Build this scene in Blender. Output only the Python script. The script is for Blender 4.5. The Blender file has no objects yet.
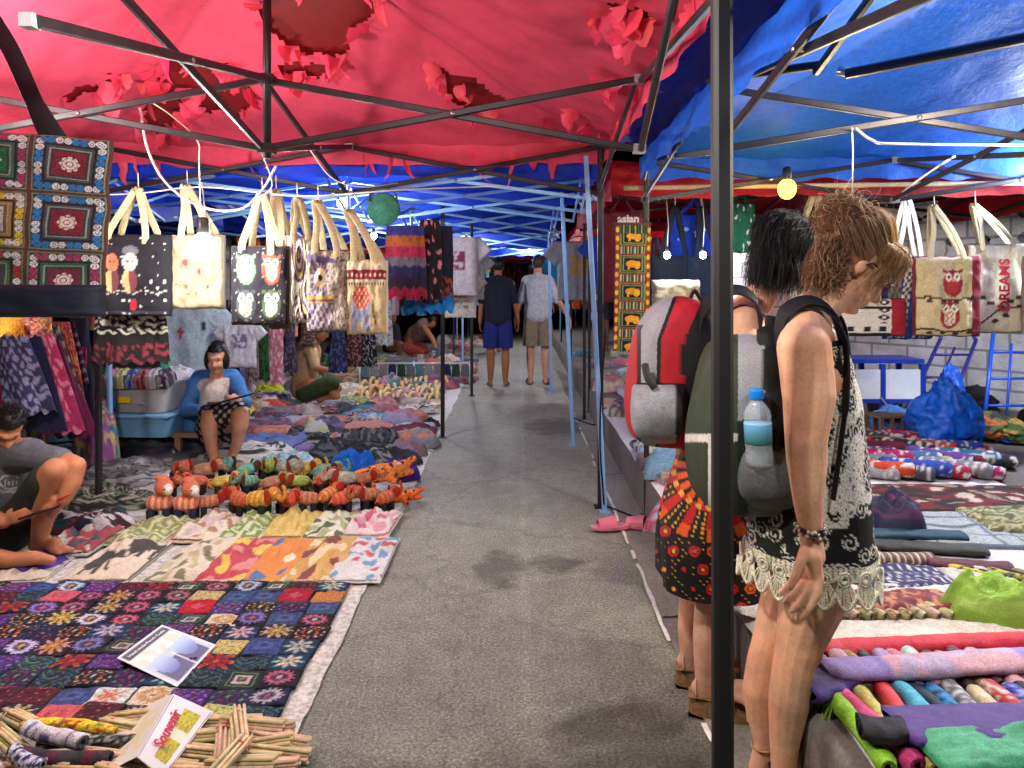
import bpy, bmesh, math, random
import numpy as np
from mathutils import Vector, Matrix, Euler, noise
R = random.Random(7)
PI = math.pi
sc = bpy.context.scene
COL = sc.collection
H = 1.38            # camera height
F = 740.0           # focal length in pixels
def P(px, py, Y): return Vector(((px-520)/F*Y, Y, H-(py-285)/F*Y))      # point at a known distance
def G(px, py, z=0.0):                                                    # point on a level surface
    Y = F*(H-z)/(py-285); return Vector(((px-520)/F*Y, Y, z))
def px_of(p): return (520+F*p[0]/p[1], 285-F*(p[2]-H)/p[1]) if p[1] > .05 else (-9999, -9999)
def lin(c): return tuple(((x/255)/12.92 if x/255 <= .04045 else ((x/255+.055)/1.055)**2.4) for x in c[:3])
def mixc(a, b, t): return tuple(a[i]*(1-t)+b[i]*t for i in range(3))
def clamp(x, a=0., b=1.): return max(a, min(b, x))
def sstep(a, b, x):
    t = clamp((x-a)/(b-a)); return t*t*(3-2*t)
def nz(x, y=0., z=0.): return noise.noise(Vector((x, y, z)))
def rndcol(c, d=14, r=R): return tuple(clamp(x+r.uniform(-d, d), 0, 255) for x in c)
ORD = ['first','second','third','fourth','fifth','sixth','seventh','eighth','ninth','tenth','eleventh','twelfth','thirteenth','fourteenth','fifteenth','sixteenth','seventeenth','eighteenth','nineteenth','twentieth']
ORD += ['twenty-'+o for o in ORD[:9]]+['thirtieth']+['thirty-'+o for o in ORD[:9]]

# ---------------------------------------------------------------- materials
MATS = {}
def _new(name):
    m = bpy.data.materials.new(name); m.use_nodes = True
    nt = m.node_tree; b = nt.nodes['Principled BSDF']; return m, nt, b
def _noise(nt, scale, detail=4, vec=None, rough=.6):
    n = nt.nodes.new('ShaderNodeTexNoise'); n.inputs['Scale'].default_value = scale; n.inputs['Detail'].default_value = detail
    n.inputs['Roughness'].default_value = rough
    if vec is not None: nt.links.new(vec, n.inputs['Vector'])
    return n
def _coord(nt): return nt.nodes.new('ShaderNodeTexCoord').outputs['Object']
def _ramp(nt, fac, stops):
    r = nt.nodes.new('ShaderNodeValToRGB'); nt.links.new(fac, r.inputs['Fac'])
    e = r.color_ramp.elements
    while len(e) < len(stops): e.new(.5)
    for i, (p, c) in enumerate(stops):
        e[i].position = p; e[i].color = (*c, 1) if len(c) == 3 else c
    return r.outputs['Color']
def _mix(nt, a, b, fac, mode='MIX'):
    m = nt.nodes.new('ShaderNodeMix'); m.data_type = 'RGBA'; m.blend_type = mode
    for s, x in (('Factor', fac), ('A', a), ('B', b)):
        i = [k for k in m.inputs if k.name == s and (k.type == ('VALUE' if s == 'Factor' else 'RGBA'))][0]
        if hasattr(x, 'is_linked') or isinstance(x, bpy.types.NodeSocket): nt.links.new(x, i)
        else: i.default_value = x if s == 'Factor' else (*x, 1)
    return [o for o in m.outputs if o.type == 'RGBA'][0]
def _bump(nt, b, h, strength, dist=.01):
    n = nt.nodes.new('ShaderNodeBump'); n.inputs['Strength'].default_value = strength; n.inputs['Distance'].default_value = dist
    nt.links.new(h, n.inputs['Height']); nt.links.new(n.outputs['Normal'], b.inputs['Normal'])
def _grey(nt, lo, hi, fac): return _ramp(nt, fac, [(0, (lo,)*3), (1, (hi,)*3)])
def solid(name, rgb, rough=.6, metal=0., bump=(60, .15), var=.12, vs=8, emit=None, trans=0., alpha=1., spec=None, sub=0.):
    if name in MATS: return MATS[name]
    m, nt, b = _new(name); c = lin(rgb); co = _coord(nt)
    n = _noise(nt, vs, 5, co)
    nt.links.new(_ramp(nt, n.outputs['Fac'], [(.25, tuple(x*(1-var) for x in c)), (.75, tuple(min(1, x*(1+var)) for x in c))]), b.inputs['Base Color'])
    b.inputs['Roughness'].default_value = rough; b.inputs['Metallic'].default_value = metal
    if spec is not None: b.inputs['Specular IOR Level'].default_value = spec
    if trans: b.inputs['Transmission Weight'].default_value = trans
    if sub:
        b.inputs['Subsurface Weight'].default_value = sub; b.inputs['Subsurface Radius'].default_value = (.012, .005, .003); b.inputs['Subsurface Scale'].default_value = 1.
    b.inputs['Alpha'].default_value = alpha
    if bump: _bump(nt, b, _noise(nt, bump[0], 6, co).outputs['Fac'], bump[1])
    if emit: b.inputs['Emission Color'].default_value = (*lin(emit[0]), 1); b.inputs['Emission Strength'].default_value = emit[1]
    MATS[name] = m; return m
def painted(name, rough=.8, sheen=.0, weave=(260, .25), var=.16, vs=22, objcol=False, translucent=0., metal=0., sub=0., spec=.3, wrinkle=0.):
    if name in MATS: return MATS[name]
    m, nt, b = _new(name); co = _coord(nt)
    a = nt.nodes.new('ShaderNodeAttribute'); a.attribute_name = 'Col'; col = a.outputs['Color']
    if objcol:
        oi = nt.nodes.new('ShaderNodeObjectInfo'); col = _mix(nt, col, oi.outputs['Color'], 1., 'MULTIPLY')
    n = _noise(nt, vs, 5, co)
    col = _mix(nt, col, _ramp(nt, n.outputs['Fac'], [(.25, (1-var,)*3), (.75, (1+var*.5,)*3)]), 1., 'MULTIPLY')
    if weave:
        fi = _noise(nt, weave[0]*.6, 2, co); fa = min(.5, weave[1]*.9)
        col = _mix(nt, col, _ramp(nt, fi.outputs['Fac'], [(.32, (1-fa,)*3), (.62, (1+fa*.35,)*3)]), 1., 'MULTIPLY')
    nt.links.new(col, b.inputs['Base Color'])
    b.inputs['Roughness'].default_value = rough; b.inputs['Sheen Weight'].default_value = 0.; b.inputs['Metallic'].default_value = metal
    b.inputs['Specular IOR Level'].default_value = spec
    if sub:
        b.inputs['Subsurface Weight'].default_value = sub; b.inputs['Subsurface Radius'].default_value = (.015, .006, .003); b.inputs['Subsurface Scale'].default_value = 1.
    if weave:
        w = _noise(nt, weave[0], 3, co)
        if wrinkle:
            w2 = _noise(nt, 14, 6, co); mm = nt.nodes.new('ShaderNodeMath'); mm.operation = 'MULTIPLY_ADD'
            nt.links.new(w2.outputs['Fac'], mm.inputs[0]); mm.inputs[1].default_value = wrinkle; nt.links.new(w.outputs['Fac'], mm.inputs[2])
            _bump(nt, b, mm.outputs[0], weave[1], .012)
        else: _bump(nt, b, w.outputs['Fac'], weave[1], .006)
    if translucent:
        t = nt.nodes.new('ShaderNodeBsdfTranslucent'); nt.links.new(col, t.inputs['Color'])
        mx = nt.nodes.new('ShaderNodeMixShader'); mx.inputs['Fac'].default_value = translucent
        nt.links.new(b.outputs[0], mx.inputs[1]); nt.links.new(t.outputs[0], mx.inputs[2])
        nt.links.new(mx.outputs[0], nt.nodes['Material Output'].inputs['Surface'])
    MATS[name] = m; return m
FAB = painted('woven_fabric', .85, 0, (300, .5), .3, 22, wrinkle=3.)
FABS = painted('smooth_fabric', .6, .3, (500, .3), .2, 18, wrinkle=3.)
TOY = painted('toy_cloth', .8, .3, (240, .6), .35, 45, objcol=True)
SILK = painted('silky_fabric', .5, 0, (400, .35), .3, 30, wrinkle=4.)
PLAS = painted('glossy_plastic', .3, 0, None, .1, 10)
SKIN = painted('skin', .55, 0., (180, .09), .12, 30, sub=.10, spec=.3)
HAIR = painted('hair_strands', .5, 0., None, .3, 80, spec=.32)
CARD = painted('printed_card', .35, 0, None, .04, 10)
CANV = painted('canvas_cloth', .85, .1, (420, .5), .18, 14, wrinkle=1.5)

# ---------------------------------------------------------------- meshes
class MB:
    def __init__(s): s.v = []; s.f = []; s.c = []
    def add(s, vs, fs, col=(200, 200, 200)):
        o = len(s.v); s.v += [tuple(v) for v in vs]
        s.f += [tuple(i+o for i in f) for f in fs]
        if col and isinstance(col[0], (int, float)): s.c += [col]*len(vs)
        else: s.c += list(col)
        return s
    def box(s, c, size, rot=None, col=(200, 200, 200)):
        c = Vector(c); x, y, z = (k/2 for k in size)
        M = rot if isinstance(rot, Matrix) else (Euler(rot).to_matrix() if rot else Matrix.Identity(3))
        vs = [c+M@Vector((i*x, j*y, k*z)) for i in (-1, 1) for j in (-1, 1) for k in (-1, 1)]
        return s.add(vs, [(0, 1, 3, 2), (4, 6, 7, 5), (0, 4, 5, 1), (2, 3, 7, 6), (0, 2, 6, 4), (1, 5, 7, 3)], col)
    def bar(s, a, b, w, h=None, col=(200, 200, 200), up=Vector((0, 0, 1))):
        a, b = Vector(a), Vector(b); h = h or w; d = (b-a).normalized()
        if abs(d.dot(up)) > .95: up = Vector((1, 0, 0))
        r = d.cross(up).normalized(); u = r.cross(d)
        e = min(w, h)*.22; pr = []
        for sx, sy in ((-1, -1), (1, -1), (1, 1), (-1, 1)):
            x, y = sx*w/2, sy*h/2
            pts = [(x-sx*e, y), (x, y-sy*e)]
            if sx*sy > 0: pts = pts[::-1]
            pr += pts
        n = 8; vs = [p+r*x+u*y for p in (a, b) for x, y in pr]
        fs = [(i, (i+1) % n, n+(i+1) % n, n+i) for i in range(n)]+[tuple(range(n))[::-1], tuple(range(n, 2*n))]
        return s.add(vs, fs, col)
    def tube(s, pts, r, n=8, caps=True, col=(200, 200, 200), flat=1.):
        pts = [Vector(p) for p in pts]; m = len(pts)
        rs = r if isinstance(r, (list, tuple)) else [r]*m
        vs = []; up = None
        for i, p in enumerate(pts):
            d = (pts[min(i+1, m-1)]-pts[max(i-1, 0)])
            d = d.normalized() if d.length > 1e-9 else Vector((0, 0, 1))
            if up is None: up = Vector((0, 0, 1)) if abs(d.z) < .9 else Vector((1, 0, 0))
            a = d.cross(up).normalized(); b = a.cross(d).normalized(); up = b
            for k in range(n):
                t = 2*PI*k/n; vs.append(p+(a*math.cos(t)+b*math.sin(t)*flat)*rs[i])
        fs = [(i*n+k, i*n+(k+1) % n, (i+1)*n+(k+1) % n, (i+1)*n+k) for i in range(m-1) for k in range(n)]
        if caps: fs += [tuple(range(n))[::-1], tuple(range((m-1)*n, m*n))]
        if col and not isinstance(col[0], (int, float)): col = [col[i] for i in range(m) for _ in range(n)]
        return s.add(vs, fs, col)
    def grid(s, nu, nv, pos, col=(200, 200, 200), wrapu=False, keep=None):
        vs = []; cs = []
        for j in range(nv+1):
            for i in range(nu+(0 if wrapu else 1)):
                u, v = i/nu, j/nv; vs.append(pos(u, v)); cs.append(col(u, v) if callable(col) else col)
        w = nu if wrapu else nu+1
        fs = []
        for j in range(nv):
            for i in range(nu):
                i2 = (i+1) % w if wrapu else i+1
                if keep and not keep((i+.5)/nu, (j+.5)/nv): continue
                fs.append((j*w+i, j*w+i2, (j+1)*w+i2, (j+1)*w+i))
        return s.add(vs, fs, cs)
    def ell(s, c, r, rot=None, nu=16, nv=10, col=(200, 200, 200), disp=None):
        c = Vector(c); M = rot if isinstance(rot, Matrix) else (Euler(rot).to_matrix() if rot else Matrix.Identity(3))
        r = (r,)*3 if isinstance(r, (int, float)) else r
        def pos(u, v):
            a = 2*PI*u; b = PI*(v-.5)*.998
            q = Vector((math.cos(b)*math.cos(a), math.cos(b)*math.sin(a), math.sin(b)))
            k = 1+(disp(q) if disp else 0)
            return c+M@Vector((q.x*r[0]*k, q.y*r[1]*k, q.z*r[2]*k))
        return s.grid(nu, nv, pos, col, wrapu=True)
    def lathe(s, prof, n=16, c=(0, 0, 0), col=(200, 200, 200), rot=None):
        c = Vector(c); M = Euler(rot).to_matrix() if rot else Matrix.Identity(3); vs = []; cs = []
        for k, (r, z) in enumerate(prof):
            for i in range(n):
                a = 2*PI*i/n; vs.append(c+M@Vector((r*math.cos(a), r*math.sin(a), z)))
                cs.append(col[k] if not isinstance(col[0], (int, float)) else col)
        m = len(prof)
        fs = [(j*n+i, j*n+(i+1) % n, (j+1)*n+(i+1) % n, (j+1)*n+i) for j in range(m-1) for i in range(n)]
        fs += [tuple(range(n))[::-1], tuple(range((m-1)*n, m*n))]
        return s.add(vs, fs, cs)
    def build(s, name, mat, parent=None, at=None, rz=0., smooth=True):
        """at: world place of a top-level mesh (its points are then local); children: points are in the parent's frame"""
        me = bpy.data.meshes.new(name); me.from_pydata(s.v, [], s.f)
        a = me.color_attributes.new('Col', 'FLOAT_COLOR', 'POINT')
        arr = np.array([lin(c) for c in s.c], dtype=np.float32) if len(s.c) < 50 else None
        if arr is None:
            c = np.array([q[:3] for q in s.c], dtype=np.float64)/255.
            arr = np.where(c <= .04045, c/12.92, ((c+.055)/1.055)**2.4).astype(np.float32)
        arr = np.concatenate([arr, np.ones((len(arr), 1), np.float32)], 1)
        a.data.foreach_set('color', arr.ravel())
        if smooth: me.shade_smooth()
        if mat: me.materials.append(mat)
        o = bpy.data.objects.new(name, me); COL.objects.link(o)
        if parent is not None: o.parent = parent
        if at is not None: o.location = at
        if rz: o.rotation_euler.z = rz
        return o
LABELS = {}
def tag(o, label, cat, group=None, kind=None):
    n = len(label.split())
    if not 4 <= n <= 16: print('LABEL LENGTH', n, label)
    if label in LABELS: print('LABEL TWICE', label)
    LABELS[label] = 1
    o['label'] = label; o['category'] = cat
    if group: o['group'] = group
    if kind: o['kind'] = kind
    return o
def empty(name, loc, label, cat, group=None, rz=0.):
    e = bpy.data.objects.new(name, None); COL.objects.link(e); e.location = loc; e.rotation_euler.z = rz
    e.empty_display_size = .1
    return tag(e, label, cat, group)
def structure(o): o['kind'] = 'structure'; return o
class WB(MB):
    """mesh written in world coordinates and handed to a parent that stands at parent.location (no rotation)"""
    def build(s, name, mat, parent=None, at=None, rz=0., smooth=True):
        off = Vector(parent_world(parent)) if parent is not None else (Vector(at) if at is not None else Vector((0, 0, 0)))
        s.v = [tuple(Vector(v)-off) for v in s.v]
        return MB.build(s, name, mat, parent, at, rz, smooth)
def parent_world(p):
    v = Vector((0, 0, 0))
    while p is not None: v += p.location; p = p.parent
    return v
def smoothpath(pts, n=6):
    pts = [Vector(p) for p in pts]
    if len(pts) < 3: return pts
    q = [pts[0]*2-pts[1]]+pts+[pts[-1]*2-pts[-2]]; out = []
    for i in range(1, len(q)-2):
        for k in range(n):
            t = k/n; p0, p1, p2, p3 = q[i-1:i+3]
            out.append(.5*((2*p1)+(p2-p0)*t+(2*p0-5*p1+4*p2-p3)*t*t+(3*p1-p0-3*p2+p3)*t**3))
    return out+[pts[-1]]
def text_mesh(s, size, font_shear=0., bold=.0, extrude=.0006):
    cu = bpy.data.curves.new('lettering', 'FONT'); cu.body = s; cu.size = size; cu.extrude = extrude; cu.offset = bold*size
    cu.align_x = 'CENTER'; cu.align_y = 'CENTER'; cu.resolution_u = 3; cu.shear = font_shear
    o = bpy.data.objects.new('lettering', cu); COL.objects.link(o)
    dg = bpy.context.evaluated_depsgraph_get(); me = bpy.data.meshes.new_from_object(o.evaluated_get(dg))
    bpy.data.objects.remove(o); vs = [v.co.copy() for v in me.vertices]; fs = [tuple(p.vertices) for p in me.polygons]
    bpy.data.meshes.remove(me); return vs, fs
def add_text(mb, s, size, M, col, bold=.01, shear=0.):
    vs, fs = text_mesh(s, size, shear, bold); mb.add([M@v for v in vs], fs, col)
# ---------------------------------------------------------------- camera, sky, render
cam = bpy.data.cameras.new('camera'); co = bpy.data.objects.new('camera', cam); COL.objects.link(co)
co.location = (0, 0, H); co.rotation_euler = (PI/2, 0, 0)
cam.sensor_width = 36; cam.lens = F/1024*36; cam.shift_x = -8/1024; cam.shift_y = -99/1024
cam.clip_start = .05; cam.clip_end = 500; sc.camera = co
w = bpy.data.worlds.new('World'); sc.world = w; w.use_nodes = True
nt = w.node_tree; bg = nt.nodes['Background']
sky = nt.nodes.new('ShaderNodeTexSky'); sky.sky_type = 'NISHITA'; sky.sun_disc = False
sky.sun_elevation = math.radians(-8); sky.sun_rotation = math.radians(120)
nt.links.new(sky.outputs[0], bg.inputs['Color']); bg.inputs['Strength'].default_value = .05
sc.view_settings.view_transform = 'Standard'; sc.view_settings.look = 'None'; sc.view_settings.gamma = 1
sc.view_settings.exposure = EXPOSURE = 1.45
sc.cycles.use_denoising = True; sc.cycles.max_bounces = 6; sc.cycles.diffuse_bounces = 4
sc.cycles.transparent_max_bounces = 12; sc.cycles.sample_clamp_indirect = 4; sc.cycles.caustics_reflective = False; sc.cycles.caustics_refractive = False

# ---------------------------------------------------------------- ground
def ground_mat():
    m, nt, b = _new('worn_asphalt'); co = _coord(nt)
    big = _noise(nt, .9, 6, co); fine = _noise(nt, 90, 6, co, .75); mid = _noise(nt, 9, 5, co)
    base = _ramp(nt, big.outputs['Fac'], [(.3, (.215, .215, .19)), (.7, (.33, .33, .29))])
    base = _mix(nt, base, _ramp(nt, fine.outputs['Fac'], [(.34, (.25,)*3), (.5, (1.,)*3), (.64, (1.9,)*3)]), .9, 'MULTIPLY')
    base = _mix(nt, base, _ramp(nt, mid.outputs['Fac'], [(.3, (.72,)*3), (.7, (1.2,)*3)]), .8, 'MULTIPLY')
    vo = nt.nodes.new('ShaderNodeTexVoronoi'); vo.inputs['Scale'].default_value = 120; nt.links.new(co, vo.inputs['Vector'])
    sp = _ramp(nt, vo.outputs['Distance'], [(.14, (1,)*3), (.34, (0,)*3)])
    gate = _noise(nt, 14, 4, co); g2 = _ramp(nt, gate.outputs['Fac'], [(.42, (0,)*3), (.6, (1,)*3)])
    rn = nt.nodes.new('ShaderNodeMath'); rn.operation = 'GREATER_THAN'; rn.inputs[1].default_value = .45
    sep = nt.nodes.new('ShaderNodeSeparateColor'); nt.links.new(vo.outputs['Color'], sep.inputs[0]); nt.links.new(sep.outputs[0], rn.inputs[0])
    mk = _mix(nt, sp, rn.outputs[0], 1., 'MULTIPLY'); mk = _mix(nt, mk, g2, .75, 'MULTIPLY')
    base = _mix(nt, base, (.75, .74, .70), mk)
    # damp patches: real stains with a fixed place
    sx = nt.nodes.new('ShaderNodeSeparateXYZ'); nt.links.new(co, sx.inputs[0])
    wob = _noise(nt, 7, 5, co)
    tot = None
    for (cx, cy, rx, ry) in ((-.10, 3.62, .13, .24), (.17, 3.66, .14, .12), (.34, 2.2, .30, .28), (.1, 1.9, .7, .25), (.35, 7.2, .3, .5), (-.5, 2.0, .3, .2)):
        def mth(op, a, b2):
            n = nt.nodes.new('ShaderNodeMath'); n.operation = op
            for i, x in enumerate((a, b2)):
                if isinstance(x, (int, float)): n.inputs[i].default_value = x
                elif x is not None: nt.links.new(x, n.inputs[i])
            return n.outputs[0]
        dx = mth('DIVIDE', mth('SUBTRACT', sx.outputs[0], cx), rx); dy = mth('DIVIDE', mth('SUBTRACT', sx.outputs[1], cy), ry)
        d = mth('ADD', mth('MULTIPLY', dx, dx), mth('MULTIPLY', dy, dy))
        d = mth('ADD', d, mth('MULTIPLY', mth('SUBTRACT', wob.outputs['Fac'], .5), 3.2))
        e = mth('SUBTRACT', 1.25, d); tot = e if tot is None else mth('MAXIMUM', tot, e)
    st = _ramp(nt, tot, [(.0, (0,)*3), (.95, (1,)*3)])
    base = _mix(nt, base, _mix(nt, base, (.5, .49, .48), 1., 'MULTIPLY'), st)
    # pale seam down the middle of the lane
    ab = mth('ABSOLUTE', mth('ADD', mth('SUBTRACT', sx.outputs[0], .02), mth('MULTIPLY', mth('SUBTRACT', big.outputs['Fac'], .5), .06)), None)
    seam = _ramp(nt, mth('ADD', ab, mth('MULTIPLY', wob.outputs['Fac'], .03)), [(.012, (.35,)*3), (.05, (0,)*3)])
    base = _mix(nt, base, _mix(nt, base, (1.55, 1.55, 1.5), 1., 'MULTIPLY'), seam)
    cr = nt.nodes.new('ShaderNodeTexVoronoi'); cr.feature = 'DISTANCE_TO_EDGE'; cr.inputs['Scale'].default_value = .9
    wv = nt.nodes.new('ShaderNodeVectorMath'); wv.operation = 'MULTIPLY_ADD'; nt.links.new(wob.outputs['Color'], wv.inputs[0]); wv.inputs[1].default_value = (.35, .35, 0); nt.links.new(co, wv.inputs[2]); nt.links.new(wv.outputs[0], cr.inputs['Vector'])
    base = _mix(nt, base, _ramp(nt, cr.outputs['Distance'], [(.0, (.45,)*3), (.012, (1,)*3)]), .55, 'MULTIPLY')
    base = _mix(nt, base, (.98, 1.04, .95), 1., 'MULTIPLY')
    nt.links.new(base, b.inputs['Base Color'])
    nt.links.new(_grey(nt, .42, .75, mid.outputs['Fac']), b.inputs['Roughness'])
    _bump(nt, b, fine.outputs['Fac'], 1., .02); return m
def concrete_mat(name, lo, hi, stain=.6, course=None):
    m, nt, b = _new(name); co = _coord(nt)
    big = _noise(nt, 1.6, 7, co); fine = _noise(nt, 60, 6, co, .7)
    base = _ramp(nt, big.outputs['Fac'], [(.25, lo), (.75, hi)])
    base = _mix(nt, base, _ramp(nt, fine.outputs['Fac'], [(.3, (stain,)*3), (.7, (1.15,)*3)]), 1., 'MULTIPLY')
    nt.links.new(base, b.inputs['Base Color']); b.inputs['Roughness'].default_value = .8
    _bump(nt, b, fine.outputs['Fac'], .7, .01); return m
structure(MB().grid(40, 40, lambda u, v: ((u-.5)*160, v*160-30, 0)).build('ground', ground_mat()))
CONC = concrete_mat('damp_concrete', (.2, .2, .17), (.34, .33, .28))
strip = MB().grid(2, 60, lambda u, v: (.585+u*.16+(.006*nz(v*40, 3) if u < .1 else 0), .5+v*30, .004), (150, 150, 150))
structure(strip.build('drain_strip', CONC))
ln = MB().grid(1, 260, lambda u, v: (.568+.012*nz(v*30, 5)+.006*nz(v*90, 2)+u*(.016+.010*nz(v*50, 9)), .9+v*8.2, .008), keep=lambda u, v: nz(v*60, 1.5)+.5*nz(v*170, 4) > -.16)
structure(ln.build('painted_line', solid('worn_white_paint', (205, 205, 200), .7, var=.3, vs=60)))
# raised pavement on the right, its top 0.28 m up
pv = MB()
def pave(u, v):
    y = -1+v*34; return y
pts = [(0, 0), (.004, .255), (.02, .272), (.04, .28), (8, .28)]
def pp(u, v):
    k = u*4; i = min(3, int(k)); t = k-i; a, b2 = pts[i], pts[i+1]
    y = -1+v*34; return (.742+a[0]*(1-t)+b2[0]*t+.012*nz(y*1.4, u)*(1 if u < .6 else 0), y, (a[1]*(1-t)+b2[1]*t)+(.004*nz(y*4, u*3)))
pv.grid(4, 240, pp)
structure(pv.build('raised_pavement', concrete_mat('pavement_concrete', (.10, .09, .075), (.19, .17, .15), .6)))

# ---------------------------------------------------------------- white painted wall at the back of the right stalls
def wall_mat():
    m, nt, b = _new('white_painted_block'); co = _coord(nt)
    br = nt.nodes.new('ShaderNodeTexBrick'); br.inputs['Scale'].default_value = 1
    mp = nt.nodes.new('ShaderNodeMapping'); mp.inputs['Rotation'].default_value = (PI/2, 0, 0); nt.links.new(co, mp.inputs[0]); nt.links.new(mp.outputs[0], br.inputs['Vector'])
    br.inputs['Brick Width'].default_value = .36; br.inputs['Row Height'].default_value = .17; br.inputs['Mortar Size'].default_value = .012
    br.inputs['Color1'].default_value = (.8, .8, .82, 1); br.inputs['Color2'].default_value = (.72, .73, .76, 1); br.inputs['Mortar'].default_value = (.36, .36, .38, 1)
    n = _noise(nt, 3.5, 7, co); f = _noise(nt, 40, 5, co)
    c = _mix(nt, br.outputs['Color'], _ramp(nt, n.outputs['Fac'], [(.3, (.62, .6, .58)), (.6, (1.1,)*3)]), 1., 'MULTIPLY')
    nt.links.new(c, b.inputs['Base Color']); b.inputs['Roughness'].default_value = .75
    mm = nt.nodes.new('ShaderNodeMath'); mm.operation = 'MULTIPLY_ADD'; nt.links.new(br.outputs['Fac'], mm.inputs[0]); mm.inputs[1].default_value = -2.
    nt.links.new(f.outputs['Fac'], mm.inputs[2]); _bump(nt, b, mm.outputs[0], .8, .02); return m
WA, WB_ = Vector((2.55, 9.0, .28)), Vector((5.6, 4.6, .28))
wd = (WB_-WA); wl = wd.length; wdn = wd.normalized(); wn = Vector((-wdn.y, wdn.x, 0))
if wn.y > 0: wn = -wn
we = empty('block_wall', WA, 'white painted block wall with diamond vents behind the right hand stalls', 'wall', rz=math.atan2(wdn.y, wdn.x))
MW = wall_mat()
MB().box((wl/2, .1, .70), (wl, .2, 1.40)).build('wall_face', MW, we, smooth=False)
vent = MB(); n = int(wl/.30)
hole = MB()
for i in range(n):
    x0 = i*.30
    for jz in range(2):
        z0 = 1.40+jz*.22
        # a vent block: square ring with a diamond opening
        O = [(x0, z0), (x0+.3, z0), (x0+.3, z0+.22), (x0, z0+.22)]; c = (x0+.15, z0+.11)
        D = [(c[0], c[1]-.055), (c[0]+.05, c[1]), (c[0], c[1]+.055), (c[0]-.05, c[1])]
        mids = [(x0+.15, z0), (x0+.3, z0+.11), (x0+.15, z0+.22), (x0, z0+.11)]
        vs = [(p[0], .02, p[1]) for p in O+mids+D]+[(p[0], .18, p[1]) for p in D]
        fs = [(0, 4, 8, 11), (0, 11, 7), (4, 1, 5, 9), (4, 9, 8), (5, 2, 6, 10), (5, 10, 9), (6, 3, 7, 11), (6, 11, 10)]
        fs = [(0, 4, 8), (0, 8, 11), (0, 11, 7), (4, 1, 9), (4, 9, 8), (1, 5, 9), (5, 2, 10), (5, 10, 9), (2, 6, 10), (6, 3, 11), (6, 11, 10), (3, 7, 11)]
        fs += [(8, 9, 13, 12), (9, 10, 14, 13), (10, 11, 15, 14), (11, 8, 12, 15)]
        vent.add(vs, fs)
vent.build('vent_course', MW, we, smooth=False)
MB().box((wl/2, .1, 1.96), (wl, .26, .24)).build('wall_coping', MW, we, smooth=False)
MB().box((wl/2, .4, 1.2), (wl, .02, 2.4)).build('wall_backing', solid('dark_shed_board', (38, 40, 50), .9), we, smooth=False)

# ---------------------------------------------------------------- tents
FR_DK = solid('dark_painted_steel', (46, 44, 46), .42, .5, (120, .1), .25, 20)
FR_BL = solid('pale_blue_painted_steel', (128, 172, 222), .45, .1, (120, .1), .12, 20)
FR_BLK = solid('black_painted_steel', (7, 8, 11), .65, 0., (120, .1), .25, 20)
def canopy_z(a, b, zu, peak, seed, sag=.07, wr=.02):
    m = max(abs(a), abs(b)); k = 1-m
    z = zu+(peak-zu)*k
    z -= sag*math.sin(PI*m)*(1-.5*abs(abs(a)-abs(b)))
    z += wr*noise.fractal(Vector((a*2.3+seed, b*2.3, seed)), .8, 2.1, 4)
    z += wr*.5*math.sin((a*7+b*5)+seed)*(1-abs(abs(a)-abs(b)))
    ca, cb = (1 if a > 0 else -1), (1 if b > 0 else -1); dx, dy = a-ca*1.02, b-cb*1.02; rr3 = math.hypot(dx, dy)
    z += .010*math.sin(26*math.atan2(dy*cb, dx*ca)+seed*3+2*nz(a*2, b*2, seed))*math.exp(-rr3*1.6)*min(1, rr3*5)
    z += .006*math.sin(34*(abs(a)-abs(b))+5*nz(a*1.5, b*1.5, seed))*m
    return z
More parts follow.
